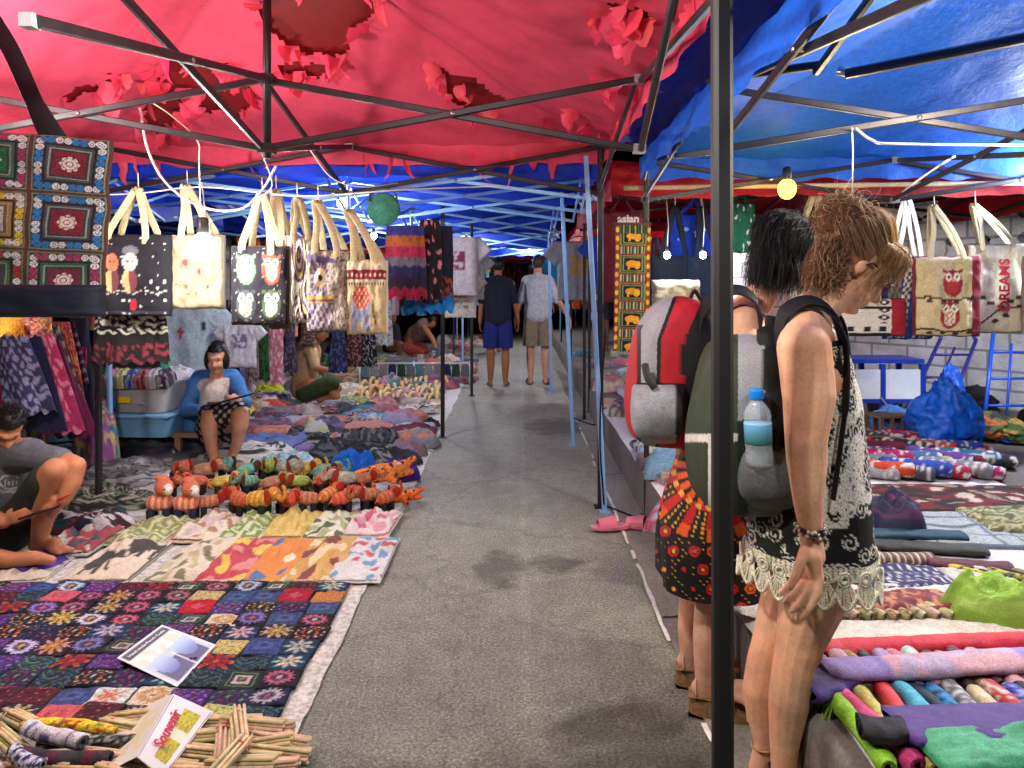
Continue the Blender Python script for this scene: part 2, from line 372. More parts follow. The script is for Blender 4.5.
def tent(label, x0, x1, y0, y1, zl, zu, peak, fmat, ccol, legs, seed=1., bw=.026, res=40, valance=.17, mat=None, holes=None, group='pop-up market tents', centre=True, sides='lrnf', crev=None, lining=None, foot=True):
    cx, cy = (x0+x1)/2, (y0+y1)/2
    e = empty('market_tent', (cx, cy, 0), label, 'tent', group)
    mid = {'l': (x0, cy), 'r': (x1, cy), 'n': (cx, y0), 'f': (cx, y1)}
    L = lambda x, y, z: Vector((x-cx, y-cy, z))
    def X(pa, pb, w=bw, a=0.):
        for k, (za, zb) in enumerate(((zl, zu), (zu, zl))):
            off = Vector((0, 0, 0)); d = (Vector(pb)-Vector(pa)).normalized(); off = Vector((-d.y, d.x, 0))*(.014 if k else -.014)
            MB().bar(L(*pa, za)+off, L(*pb, zb)+off, w*.6, w).build('truss_bar', fmat, e, smooth=False)
        c = (L(*pa, 0)+L(*pb, 0))/2+Vector((0, 0, (zl+zu)/2)); d = Vector((-d.y, d.x, 0))
        MB().tube([c-d*.026, c+d*.026], .009, 8).build('pivot_bolt', solid('steel_bolt', (190, 190, 190), .3, 1.), e)
    cor = {'ln': (x0, y0), 'lf': (x0, y1), 'rn': (x1, y0), 'rf': (x1, y1)}
    for s_, (a, b) in {'l': ('ln', 'lf'), 'r': ('rn', 'rf'), 'n': ('ln', 'rn'), 'f': ('lf', 'rf')}.items():
        if s_ in sides or s_.upper() in sides:
            if s_ in sides: X(cor[a], mid[s_])
            X(mid[s_], cor[b])
    if centre:
        for s_ in 'lrnf': X(mid[s_], (cx, cy))
        MB().tube([(0, 0, zl-.04), (0, 0, peak-.02)], bw*.62, 8).build('centre_post', fmat, e)
        for z in (zl, zu): MB().box((0, 0, z), (bw*2.1, bw*2.1, .04)).build('bracket', fmat, e, smooth=False)
    for s_ in sides.lower():
        for z in (zl, zu): MB().box(L(*mid[s_], z), (bw*1.7, bw*1.7, .035)).build('bracket', solid('worn_zinc', (160, 160, 162), .45, .7), e, smooth=False)
    for lg in legs:
        x, y, zb = lg[:3]; wdt = lg[3] if len(lg) > 3 else bw*1.35; tx, ty = (lg[4], lg[5]) if len(lg) > 4 else (x, y); fm2 = lg[6] if len(lg) > 6 else fmat
        g = MB().bar(L(x, y, zb), L(tx, ty, zu+.02), wdt, wdt).build('leg', fm2, e, smooth=False)
        if foot: MB().box(L(x, y, zb+.004)+Vector((0, 0, 0)), (wdt*2.1, wdt*2.1, .008)).build('foot_plate', fm2, g, smooth=False)
        if y > 1.9: MB().box(L(x+(tx-x)*.55, y+(ty-y)*.55, zb+(zu-zb)*.55), (wdt*1.25, wdt*1.25, .05)).build('collar', fm2, g, smooth=False)
    m = mat or painted('canopy_polyester', .55, .1, (60, .2), .08, 3, translucent=.25, wrinkle=4.)
    mb = MB(); hx, hy = (x1-x0)/2+.03, (y1-y0)/2+.03
    def pos(u, v):
        a, b = u*2-1, v*2-1; return (a*hx, b*hy, canopy_z(a, b, zu, peak, seed)+.02)
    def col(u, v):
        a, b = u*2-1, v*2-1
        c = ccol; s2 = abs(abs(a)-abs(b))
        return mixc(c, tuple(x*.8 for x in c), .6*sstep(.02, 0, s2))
    kf = None
    if holes: kf = lambda u, v: not holes(Vector(pos(u, v))+Vector((cx, cy, 0)))
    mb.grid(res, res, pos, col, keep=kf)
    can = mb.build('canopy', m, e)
    vb = MB()
    for s_ in range(4):
        def vp(u, v, s_=s_):
            t = u*2-1; a, b = ((t, -1), (1, t), (-t, 1), (-1, -t))[s_]
            z = canopy_z(a, b, zu, peak, seed)+.02
            k = v*valance*(1+.12*nz(t*6+s_*3, seed))
            o = .012*math.sin(t*26+s_+seed)*v
            return (a*hx+(a*o if abs(a) == 1 else 0)+.0*a, b*hy+(b*o if abs(b) == 1 else 0), z-k)
        vb.grid(60, 3, vp, ccol)
    vb.build('valance', m, can)
    return e, pos, (cx, cy), can

# torn red tent over the lane
RX0, RX1, RY0, RY1 = -2.62, .5, 1.60, 4.60
def in_poly(x, y, poly):
    c = False; n = len(poly)
    for i in range(n):
        (x1, y1), (x2, y2) = poly[i], poly[i-1]
        if (y1 > y) != (y2 > y) and x < (x2-x1)*(y-y1)/(y2-y1)+x1: c = not c
    return c
HOLES = [[(262, -20), (262, 30), (300, 52), (350, 52), (352, 30), (375, 18), (380, -20)],
         [(142, 128), (150, 95), (170, 55), (200, 62), (248, 70), (250, 100), (235, 118), (210, 112), (190, 96), (178, 120), (160, 125), (160, 142)],
         [(280, 62), (320, 64), (347, 68), (315, 76), (285, 74)],
         [(430, 60), (450, 70), (478, 84), (505, 98), (510, 110), (480, 112), (452, 104), (447, 84)],
         [(605, 4), (640, 8), (650, 20), (612, 22)],
         [(95, 85), (120, 78), (118, 92), (70, 98), (60, 92)]]
def holes(p):
    if p.y > 5 or p.y < 1.2: return False
    x, y = px_of(p); x += 9*nz(x*.05, y*.05)+4*nz(x*.2, y*.2); y += 9*nz(x*.05+9, y*.05)+4*nz(x*.2, y*.2+7)
    return any(in_poly(x, y, h) for h in HOLES)
RED = (242, 84, 114)
MCAN = painted('torn_red_polyester', .5, .1, (30, .08), .10, 1.4, translucent=.35, wrinkle=2.)
tr, rpos, rc, rcan = tent('torn bright red canopy tent on dark steel trusses spanning the lane', RX0, RX1, RY0, RY1, 1.95, 2.24, 2.95, FR_DK, RED,
    [(.5, 4.60, 0, .036, .5, 4.6), (.455, 1.66, 0, .044, .452, 1.66, FR_BLK), (RX0, RY1, 0, .036), (RX0, RY0, 0, .036)], seed=3.3, bw=.029, res=150, mat=MCAN, holes=holes, valance=.13, sides='lRf')
for a, b in ((P(641, 149, 3.08), P(690, -75, 1.7)), (P(641, 80, 3.08), P(726, -14, 1.68))): WB().bar(a, b, .026).build('truss_bar', FR_DK, tr, smooth=False)
MB().box((0, RY0-(RY0+RY1)/2, 1.95), (.03, .03, .03)).build('bracket', solid('white_nylon_joint', (200, 200, 204), .4), tr, smooth=False)
# outer layer seen through the tears
hx, hy = (RX1-RX0)/2, (RY1-RY0)/2
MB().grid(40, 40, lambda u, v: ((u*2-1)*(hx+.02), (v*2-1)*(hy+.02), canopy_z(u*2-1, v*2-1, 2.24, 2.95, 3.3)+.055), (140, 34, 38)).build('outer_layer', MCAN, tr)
# frayed strips hanging from the tears
sh = MB(); rr = random.Random(5)
def frag(c, w, l, seed, d=None):
    a = rr.uniform(0, 2*PI); d = Vector((math.cos(a), math.sin(a), 0)); nrm = Vector((-d.y, d.x, 0)); n = 7
    cu = rr.uniform(.3, 1.4)*rr.choice((-1, 1)); tw = rr.uniform(-1.2, 1.2)
    vs = []; cl = []
    for i in range(n+1):
        t = i/n; ww = w*(1-t**1.6*.85)*(1+.35*nz(seed+t*5, 1))
        dd = (d*math.cos(tw*t)+nrm*math.sin(tw*t))
        base = c+Vector((0, 0, -l*t*(1-.25*t)))+nrm*(cu*l*.4*t*t)+d*(.02*nz(seed, t*4))
        for k in (-1, 0, 1): vs.append(base+dd*ww*k*.5+nrm*(.25*ww*abs(k)))
    fs = [(i*3+k, i*3+k+1, i*3+k+4, i*3+k+3) for i in range(n) for k in range(2)]
    sh.add(vs, fs, rndcol(RED, 12, rr))
me = rcan.data; ec = {}
for p in me.polygons:
    for k in p.edge_keys: ec[k] = ec.get(k, 0)+1
bd = [k for k, n in ec.items() if n == 1]
for k in bd:
    p = (me.vertices[k[0]].co+me.vertices[k[1]].co)/2
    if abs(abs(p.x)-(hx+.03)) < .01 or abs(abs(p.y)-(hy+.03)) < .01:
        if p.y > hy and rr.random() < .12: frag(p+Vector((0, 0, -.05)), rr.uniform(.03, .09), rr.uniform(.12, .32), rr.random()*50)
        elif p.x > hx and rr.random() < .25: frag(p, rr.uniform(.02, .05), rr.uniform(.05, .14), rr.random()*50)
        continue
    if rr.random() < .13: frag(p.copy(), rr.uniform(.04, .13), rr.uniform(.05, .18), rr.random()*50)
# ragged crests along the hip and near the right mid joint
for (x, y, n, s) in ((622, 12, 26, 16), (640, 30, 16, 14), (610, 82, 16, 10), (655, 62, 8, 6), (470, 90, 18, 14), (545, 120, 18, 18), (590, 128, 14, 8), (420, 165, 8, 12), (190, 90, 14, 14), (120, 88, 12, 18), (240, 60, 8, 8)):
    for _ in range(n//5+1):
        qx, qy = x+rr.gauss(0, s), y+rr.gauss(0, s*.5)
        lo, hi = 1.7, 4.6; best = None
        for t in range(60):
            Y = lo+(hi-lo)*t/59; q = P(qx, qy, Y); a, b = (q.x-rc[0])/hx, (q.y-rc[1])/hy
            if abs(a) < 1 and abs(b) < 1:
                dz = abs(canopy_z(a, b, 2.24, 2.95, 3.3)+.02-q.z)
                if best is None or dz < best[0]: best = (dz, q)
        if best and best[0] < .03: frag(best[1]-Vector((rc[0], rc[1], 0)), rr.uniform(.04, .12), rr.uniform(.05, .16), rr.random()*50)
sh.build('frayed_strips', MCAN, rcan)['kind'] = 'stuff'

BLUE = (24, 84, 196)
t2, bpos, bc, bcan = tent('blue canopy tent on dark steel trusses over the right hand scarf stall', .75, 3.75, 1.15, 4.45, 1.89, 2.13, 2.85, FR_DK, (26, 92, 205),
    [(.755, 4.42, .0, .03), (3.75, 4.45, .28, .03), (3.75, 1.15, .28, .03)], seed=8.1, bw=.027, res=60, valance=.13, sides='lrf')
# loose dark blue flap folded over the left eave, towards the red tent
fl = MB().grid(14, 70, lambda u, v: (.76-u*.2-1.5-.75+.02*nz(v*8, u*3), 1.15+v*3.35-2.80, 2.17+.07*math.sin(u*PI*.8)+.025*noise.fractal(Vector((u*2, v*9, 3)), .8, 2, 3)), lambda u, v: (22, 62, 180))
fl.build('loose_flap', painted('canopy_polyester'), bcan)
for a, b, w_ in (((708, 80, 2.75), (820, 65, 2.45), .026), ((846, 74, 2.4), (1060, 31, 2.05), .03), ((816, 72, 2.45), (884, -20, 1.95), .024), ((664, 160, 4.3), (708, 97, 2.9), .022)):
    WB().bar(P(*a), P(*b), w_).build('brace', FR_DK, t2, smooth=False)
WB().tube([P(838, 70, 2.42), P(852, 73, 2.40)], .016, 10).build('pivot_bolt', solid('steel_bolt', (190, 190, 190), .3, 1.), t2)

tent('blue tent on pale blue legs right behind the torn red one', -3.04, .47, 4.72, 6.36, 1.93, 2.16, 2.5, FR_BL, (16, 56, 190), [(.515, 4.50, 0, .03, .41, 4.6), (-3.04, 5.50, 0, .035, -3.08, 5.5), (.46, 6.38, 0, .034, .36, 6.38)], seed=2.2, bw=.024, valance=.12)
tent('blue tent with pale blue criss-cross trusses farther down the lane', -2.7, .38, 6.44, 9.4, 1.95, 2.2, 2.7, FR_BL, (20, 66, 200), [(.395, 9.45, 0, .034, .37, 9.45), (-.70, 6.70, 0, .036, -.70, 6.7, FR_DK), (-.60, 9.2, 0, .036, -.60, 9.2, FR_BLK)], seed=4.2, bw=.026, valance=.14)
tent('dark blue tent at the far end of the lane before the red ones', -2.7, .5, 9.7, 12.9, 2.0, 2.25, 2.8, FR_BL, (14, 48, 160), [(-1.0, 12.9, 0, .034), (.5, 12.9, 0, .034)], seed=5.2, bw=.028, valance=.2, centre=False)
tent('far blue tent over the lane beyond the walking couple', -2.2, 1.0, 13.2, 16.4, 2.0, 2.25, 2.9, FR_BL, (20, 60, 190), [(-1.4, 16.4, 0, .034), (.9, 16.4, 0, .034)], seed=6.2, bw=.03, valance=.25, centre=False)
tent('small red tent farthest away at the end of the lane', -1.6, 1.8, 17.0, 20.5, 2.0, 2.25, 2.9, FR_BL, (190, 30, 34), [(-1.4, 20, 0, .034), (1.5, 20, 0, .034)], seed=7.2, bw=.03, valance=.3, centre=False)
RD2 = (170, 22, 34)
tent('dull red tent behind the blue right hand stall with hanging bags', .62, 3.9, 4.78, 7.7, 1.95, 2.15, 2.55, FR_DK, RD2, [(.66, 7.6, 0, .03), (3.9, 7.7, .28, .03)], seed=9.1, bw=.026, valance=.22, sides='rf')
tent('red tent on the right past the dull red one', .75, 3.6, 8.0, 10.9, 1.9, 2.12, 2.6, FR_DK, (200, 30, 40), [(.75, 8.0, 0, .03), (.75, 10.9, 0, .03)], seed=9.7, bw=.026, valance=.25)
tent('bright red tent beyond on the right of the far lane', .72, 3.6, 11.3, 14.3, 1.9, 2.12, 2.7, FR_DK, (205, 34, 36), [(.8, 14.3, 0, .03)], seed=10.7, bw=.026, valance=.25)
tent('orange red tent on the far left side of the lane', -5.2, -1.2, 13.4, 16.6, 1.9, 2.12, 2.7, FR_DK, (215, 60, 30), [(-1.2, 13.4, 0, .03)], seed=11.7, bw=.026, valance=.25)
tent('blue tent on the left behind the row of tote bags', -6.4, -3.1, 4.4, 7.6, 1.9, 2.12, 2.6, FR_BL, (18, 58, 185), [(-3.2, 7.6, 0, .03)], seed=12.7, bw=.026, valance=.2)
tent('blue tent on the far left beyond the hanging skirts', -6.2, -2.9, 8.0, 12.2, 1.9, 2.12, 2.6, FR_BL, (18, 58, 185), [(-2.9, 12.0, 0, .03)], seed=13.7, bw=.026, valance=.2)

# ---------------------------------------------------------------- lamps
def bulb(px, py, Y, power, label, col=(255, 250, 240), r=.032, cord=.35, emit=60, xyz=None, lr=None):
    p = Vector(xyz) if xyz else P(px, py, Y)
    e = empty('hanging_bulb', p, label, 'light bulb', 'bulbs hanging under the tents')
    g = solid('bulb_glow_%d_%d' % (col[2], int(emit)), col, .4, emit=(col, emit), bump=None)
    MB().ell((0, 0, 0), (r, r, r*1.15), nu=16, nv=10).build('bulb_glass', g, e)
    MB().lathe([(r*.45, r*1.0), (r*.5, r*1.3), (r*.5, r*2.3), (r*.3, r*2.5)], 12).build('socket', solid('black_bakelite', (25, 25, 25), .4), e)
    MB().tube([(0, 0, r*2.4), (.01, .0, cord*.5), (-.005, 0, cord)], .0025, 6).build('cord', solid('white_cable', (200, 200, 195), .5), e)
    l = bpy.data.lights.new('lamp_light', 'POINT'); l.energy = power; l.color = lin(col); l.shadow_soft_size = lr or r*1.5
    lo = bpy.data.objects.new('lamp_light', l); COL.objects.link(lo); lo.parent = e
    return e
bulb(203, 247, 3.42, 9, 'bright white bulb glowing in front of the flowered tote bag', (255, 252, 248), .055, .3, 120)
bulb(836, 236, 3.3, 26, 'warm bulb hanging behind the head of the blonde person', (255, 226, 176), .03, .12, 30)
bulb(667, 255, 5.1, 5, 'white bulb before the dark bag beside the elephant panel', (225, 240, 255), .022, .4, 80)
bulb(703, 255, 5.1, 5, 'white bulb before the bright blue bag by the black pole', (226, 240, 255), .022, .4, 80)
bulb(787, 189, 4.15, 5, 'yellow lamp glowing under the far end of blue canopy', (255, 190, 40), .05, .12, 6)
WARM = (255, 238, 214)
bulb(0, 0, 0, 78, 'bulb over the right scarf stall just outside the view', WARM, .036, .35, 40, (1.72, 2.25, 1.98))
bulb(0, 0, 0, 72, 'bulb under the red canopy above the embroidered purses', (255, 246, 236), .036, .3, 40, (-.35, 1.25, 2.05))
bulb(0, 0, 0, 66, 'bulb at the left edge above the crouching vendor', (255, 248, 240), .036, .3, 40, (-2.15, 2.6, 2.0))
bulb(0, 0, 0, 72, 'bulb behind the elephant tote bag under pale blue trusses', (255, 248, 240), .036, .2, 40, (-1.35, 5.6, 2.0))
bulb(0, 0, 0, 70, 'bulb over the far left goods behind hanging clothes', (255, 248, 240), .036, .2, 40, (-1.7, 8.6, 1.95))
bulb(0, 0, 0, 80, 'bulb over the right goods farther down the lane', (240, 246, 255), .036, .2, 40, (1.9, 8.7, 1.95))
bulb(0, 0, 0, 75, 'bulb above the far lane past the walking couple', (255, 248, 240), .036, .2, 40, (-.9, 12.3, 2.1))
bulb(0, 0, 0, 90, 'bulb under the farthest tents over the lane', (255, 248, 240), .036, .2, 40, (.2, 16.2, 2.2))
bulb(0, 0, 0, 40, 'added bulb above the view to brighten the arms and backpacks', (255, 244, 230), .036, .3, 40, (1.0, 1.05, 2.1))  # extra lamp, put in to light arms and backpacks from the camera side
bulb(0, 0, 0, 130, 'added bulb outside the view that brightens the white block wall', (240, 246, 255), .036, .3, 40, (3.3, 4.3, 2.0))  # extra unseen lamp, put in to make the wall whiter

for k, yy in enumerate((1.9, 3.05, 4.2, 5.35, 6.5, 7.7)):
    structure(MB().grid(12, 1, lambda u, v: (.59+u*.15, yy+.03*u+.01*nz(u*5, k)+v*.012, .008), (40, 38, 34)).build('strip_joint', solid('dirt_filled_joint', (46, 43, 38), .9)))
# ---------------------------------------------------------------- people
class Fig:
    """closed tapered volumes joined and re-skinned into one continuous body"""
    def __init__(s): s.mb = MB(); s.paint = []
    def cap(s, p0, r0, p1, r1, n=14):
        p0, p1 = Vector(p0), Vector(p1); d = p1-p0; L = d.length
        if L < 1e-5: d = Vector((0, 0, 1)); L = 1e-5
        d = d/L; pts = []; rs = []
        for k in range(5):
            a = PI/2*(1-k/5.); pts.append(p0-d*r0*math.sin(a)); rs.append(max(r0*math.cos(a), r0*.03))
        pts += [p0, p1]; rs += [r0, r1]
        for k in range(1, 6):
            a = PI/2*k/5.; pts.append(p1+d*r1*math.sin(a)); rs.append(max(r1*math.cos(a), r1*.03))
        s.mb.tube(pts, rs, n); return s
    def chain(s, pts):
        for (a, ra), (b, rb) in zip(pts, pts[1:]): s.cap(a, ra, b, rb)
        return s
    def ell(s, c, r, M=None): s.mb.ell(c, r, M, 18, 12); return s
    def head(s, C, f, u, k=.9, nose=1.):
        C = Vector(C); f = Vector(f).normalized(); u = Vector(u); u = (u-f*u.dot(f)).normalized(); sd = f.cross(u)
        M = Matrix((sd, f, u)).transposed(); s.hf = (C, f, u, sd, k)
        q = lambda a, b, c: C+(sd*a+f*b+u*c)*k
        s.ell(q(0, -.018, .025), (.076*k, .098*k, .096*k), M)
        s.ell(q(0, .028, -.04), (.060*k, .066*k, .078*k), M)
        s.cap(q(.03, .0, -.085), .026*k, q(.008, .062, -.108), .019*k); s.cap(q(-.03, .0, -.085), .026*k, q(-.008, .062, -.108), .019*k)
        s.cap(q(0, .088, .0), .008*k, q(0, .108*nose, -.038), .0125*k)
        for sx in (-1, 1):
            s.cap(q(.008*sx, .088, .018), .014*k, q(.045*sx, .07, .016), .014*k)
            s.ell(q(.034*sx, .064, -.042), (.026*k, .026*k, .03*k), M)
            s.ell(q(.074*sx, -.022, -.016), (.009*k, .017*k, .028*k), M)
            s.cap(q(.009*sx, .098, -.046), .009*k, q(.014*sx, .09, -.044), .007*k)
        s.cap(q(-.016, .083, -.068), .0085*k, q(.016, .083, -.068), .0085*k); s.cap(q(-.014, .081, -.079), .009*k, q(.014, .081, -.079), .009*k)
        s.ell(q(0, .076, -.105), (.018*k, .014*k, .014*k), M)
        for sx in (-1, 1):
            s.paint.append((q(.033*sx, .082, -.004), .010*k, (60, 40, 32))); s.paint.append((q(.036*sx, .088, .022), .012*k, (70, 48, 36)))
        s.paint.append((q(.0, .093, -.073), .016*k, (168, 84, 76)))
        return q
    def hand(s, wrist, palm_end, side, nrm, spread=.022, r=.0085, L=.075, curl=.6, thumb=1, tips=None):
        """palm from wrist to palm_end, side = direction of the thumb side, nrm = back of the hand"""
        w, p = Vector(wrist), Vector(palm_end); d = (p-w).normalized(); side = Vector(side); side = (side-d*side.dot(d)).normalized(); nrm = d.cross(side)*(1 if Vector(nrm).dot(d.cross(side)) > 0 else -1)
        for k in (-1, -.3, .35, 1): s.cap(w+side*k*spread*.6, r*1.5, p+side*k*spread*1.1, r*1.25)
        for i, k in enumerate((1.15, .4, -.4, -1.15)):
            l = L*(.92, 1.05, 1., .8)[i]; a0 = p+side*k*spread; dd = (d+side*k*.08).normalized(); c = curl*(1+.12*i)
            a1 = a0+(dd*math.cos(c*.5)-nrm*math.sin(c*.5))*l*.45; a2 = a1+(dd*math.cos(c*1.3)-nrm*math.sin(c*1.3))*l*.32; a3 = a2+(dd*math.cos(c*2)-nrm*math.sin(c*2))*l*.24
            s.chain([(a0, r*1.05), (a1, r*.98), (a2, r*.88), (a3, r*.76)])
        if thumb:
            t0 = w+(p-w)*.25+side*spread*.9; t1 = t0+(d*.55+side*.75-nrm*.25).normalized()*L*.42; t2 = t1+(d*.9+side*.25-nrm*.3).normalized()*L*.38
            s.chain([(t0, r*1.4), (t1, r*1.15), (t2, r*.9)])
    def foot(s, ankle, toe_dir, z, L=.235, r=.033):
        a = Vector(ankle); d = Vector(toe_dir); d.z = 0; d.normalize(); sd = Vector((-d.y, d.x, 0))
        heel = Vector((a.x, a.y, z+r*.80))-d*.020; mid = heel+d*L*.55; ball = heel+d*(L*.74)
        s.cap(heel, r*.86, a-d*.004+Vector((0, 0, .03)), r*.8); s.cap(heel, r*.86, Vector((ball.x, ball.y, z+.021)), .021)
        for k, l in ((.030, .19), (.012, .185), (-.004, .17), (-.018, .155), (-.03, .14)):
            b0 = heel+d*(L*.45)+sd*k*.6; b0.z = z+.026; b1 = heel+d*(L*.74)+sd*k; b1.z = z+.016; b2 = heel+d*(l/.235*L)+sd*k*1.12; b2.z = z+.012
            s.cap(b0, .02, b1, .013); s.cap(b1, .012, b2, .0095 if k < .02 else .0125)
        s.cap(a+Vector((0, 0, .02)), r*.95, mid+Vector((0, 0, .018)), r*.78)
    def build(s, name, parent, skin, voxel=.007, it=5, mat=SKIN, extra=None):
        me = bpy.data.meshes.new('tmp'); me.from_pydata(s.mb.v, [], s.mb.f); o = bpy.data.objects.new('tmp', me); COL.objects.link(o)
        m = o.modifiers.new('r', 'REMESH'); m.mode = 'VOXEL'; m.voxel_size = voxel
        m = o.modifiers.new('s', 'SMOOTH'); m.factor = .5; m.iterations = it
        dg = bpy.context.evaluated_depsgraph_get(); dg.update(); e = bpy.data.meshes.new_from_object(o.evaluated_get(dg)); bpy.data.objects.remove(o)
        vs = [v.co.copy() for v in e.vertices]; fs = [tuple(p.vertices) for p in e.polygons]; bpy.data.meshes.remove(e)
        cols = []
        for v in vs:
            k = .96+.08*noise.fractal(v*11, .8, 2, 3); c = mixc(skin, (skin[0]*.98, skin[1]*.90, skin[2]*.86), clamp(.5+.8*nz(v.x*9, v.y*9, v.z*9)))
            c = tuple(x*k for x in c)
            for pc, pr, cc in s.paint:
                dd = (v-pc).length
                if dd < pr: c = mixc(c, cc, .85*sstep(pr, pr*.45, dd))
            if extra: c = extra(v, c)
            cols.append(c)
        w = WB(); w.add(vs, fs, cols); return w.build(name, mat, parent)
def catm(a, t):
    n = len(a)-1; k = min(n-1, int(t*n)); f = t*n-k; g = lambda i: a[max(0, min(n, i))]
    return tuple(.5*((2*g(k)[j])+(g(k+1)[j]-g(k-1)[j])*f+(2*g(k-1)[j]-5*g(k)[j]+4*g(k+1)[j]-g(k+2)[j])*f*f+(g(k-1)[j]*-1+3*g(k)[j]-3*g(k+1)[j]+g(k+2)[j])*f**3) for j in range(len(a[0])))
def loft(mb, rings, paint, nu=48, nv=40, power=1., fold=0., ff=7, world=False, cap=(False, False), seed=0., tw=0.):
    """rings: (px, py, Y, halfwidth px, halfdepth m[, yaw]) or world (x, y, z, rx, ry[, yaw])"""
    rr2 = []
    for r in rings:
        yaw = r[5] if len(r) > 5 else 0
        if world: rr2.append((r[0], r[1], r[2], r[3], r[4], yaw))
        else: p = P(r[0], r[1], r[2]); rr2.append((p.x, p.y, p.z, r[3]*r[2]/F, r[4], yaw))
    def pos(u, v):
        if cap[0] and v < 1e-6: k = .02; 
        elif cap[1] and v > 1-1e-6: k = .02
        else: k = 1
        x, y, z, a, b, yaw = catm(rr2, v); th = 2*PI*u+yaw; c, s = math.cos(th), math.sin(th)
        e = power; c2 = math.copysign(abs(c)**e, c); s2 = math.copysign(abs(s)**e, s)
        fo = 1+fold*v*(math.sin(ff*2*PI*u+seed+2*nz(u*6, v*2, seed))*.6+.8*nz(u*9+seed, v*3))+fold*.5*nz(c*3+seed, s*3, v*7)
        return Vector((x+a*c2*fo*k, y+b*s2*fo*k, z))
    def colf(u, v): return paint(u, v, pos(u, v))
    mb.grid(nu, nv, pos, colf, wrapu=True)
    return pos
def strand(mb, pts, r, col, n=3):
    pts = smoothpath(pts, 4); m = len(pts)
    mb.tube(pts, [r*(1-.75*(i/(m-1))**2) for i in range(m)], n, False, col, .6)
hr = random.Random(21)
def rv(s): return Vector((hr.gauss(0, s), hr.gauss(0, s), hr.gauss(0, s)))

# ---- woman in the white lace tunic -------------------------------------------------
def lace_cell(x, y, seed):
    """white scroll embroidery: true where thread is"""
    cx, cy = math.floor(x), math.floor(y); best = 0
    for i in (-1, 0, 1):
        for j in (-1, 0, 1):
            a, b = cx+i+.5+.25*nz(cx+i, cy+j, seed), cy+j+.5+.25*nz(cx+i+7, cy+j, seed)
            dx, dy = x-a, y-b; r = math.hypot(dx, dy); th = math.atan2(dy, dx); sg = 1 if (cx+i+cy+j) % 2 else -1
            if nz((cx+i)*1.3, (cy+j)*1.9, 5.) < -.12 and y > 11: continue
            if r < .50:
                sp = math.sin(sg*th+r*17); 
                if sp > .42 and r > .06: best = 1
            if .46 < r < .56 and math.sin(th*8) > -.2: best = 1
    return best
w1 = empty('person', P(790, 798, 2.0), 'person with blonde bun and white lace tunic leaning over the scarf stall', 'person')
b = Fig(); Y1 = 2.0
S1 = P(803, 350, 1.86)
b.chain([(P(812, 345, 1.97), .07), (P(812, 400, 2.0), .10), (P(808, 470, 2.0), .105), (P(806, 530, 2.01), .115)])
b.cap(P(808, 335, 1.9), .062, P(808, 335, 2.12), .062); b.cap(P(812, 380, 1.93), .085, P(812, 380, 2.1), .085); b.cap(P(808, 525, 1.97), .10, P(808, 525, 2.05), .10)
b.chain([(P(806, 318, 1.98), .062), (P(826, 302, 1.99), .052), (P(842, 282, 2.0), .052)])
b.chain([(P(806, 330, 1.9), .055), (P(804, 348, 1.84), .066), (P(809, 395, 1.82), .064), (P(806, 440, 1.80), .050), (P(807, 462, 1.80), .048), (P(808, 500, 1.79), .036), (P(811, 532, 1.79), .027)])
b.chain([(P(812, 345, 2.12), .055), (P(822, 420, 2.17), .045), (P(838, 480, 2.16), .036), (P(842, 530, 2.14), .03)])
# the near hand, half closed, fingers towards the thigh
wr, kn = P(811, 536, 1.79), P(817, 572, 1.785)
b.cap(wr, .026, P(814, 556, 1.785), .027); b.cap(P(812, 556, 1.77), .022, P(816, 574, 1.77), .017); b.cap(P(812, 556, 1.80), .022, P(815, 574, 1.80), .017)
for (k0, k1, k2, k3) in (((820, 577, 1.762), (818, 594, 1.752), (810, 608, 1.755), (802, 618, 1.760)),
                         ((815, 574, 1.774), (809, 590, 1.764), (800, 603, 1.766), (792, 611, 1.770)),
                         ((810, 570, 1.788), (802, 584, 1.778), (793, 595, 1.780), (785, 602, 1.784)),
                         ((805, 566, 1.800), (796, 577, 1.792), (787, 587, 1.795), (780, 593, 1.798))):
    b.chain([(P(*k0), .0105), (P(*k1), .0092), (P(*k2), .0084), (P(*k3), .0076)])
b.chain([(P(806, 549, 1.78), .015), (P(800, 563, 1.757), .012), (P(795, 577, 1.748), .0105), (P(790, 588, 1.748), .008)])
# legs
b.chain([(P(817, 545, 1.96), .09), (P(812, 600, 1.94), .083), (P(799, 645, 1.93), .060), (P(794, 662, 1.93), .053), (P(789, 700, 1.94), .053), (P(785, 735, 1.95), .041), (P(783, 768, 1.95), .031), (P(783, 785, 1.95), .032)])
b.chain([(P(801, 545, 2.07), .085), (P(788, 600, 2.07), .075), (P(772, 645, 2.06), .056), (P(766, 662, 2.06), .052), (P(762, 690, 2.06), .053), (P(762, 715, 2.06), .043), (P(765, 740, 2.05), .031), (P(766, 752, 2.05), .032)])
b.foot(P(783, 790, 1.95), (1, .1, 0), .022); b.foot(P(766, 754, 2.05), (1, .2, 0), .022)
b.ell(P(812, 650, 1.92), (.026, .034, .04), None); b.ell(P(783, 648, 2.05), (.026, .034, .04), None)
q1 = b.head(P(858, 266, 2.0), (.76, .08, -.66), (.64, 0, .76), .93)
def w1skin(v, c):
    if nz(v.x*120, v.y*120, v.z*120) > .5: c = tuple(x*.95 for x in c)
    return c
bw = b.build('body', w1, (232, 184, 150), .0040, 4, extra=w1skin)
C1, f1, u1, s1, k1 = b.hf
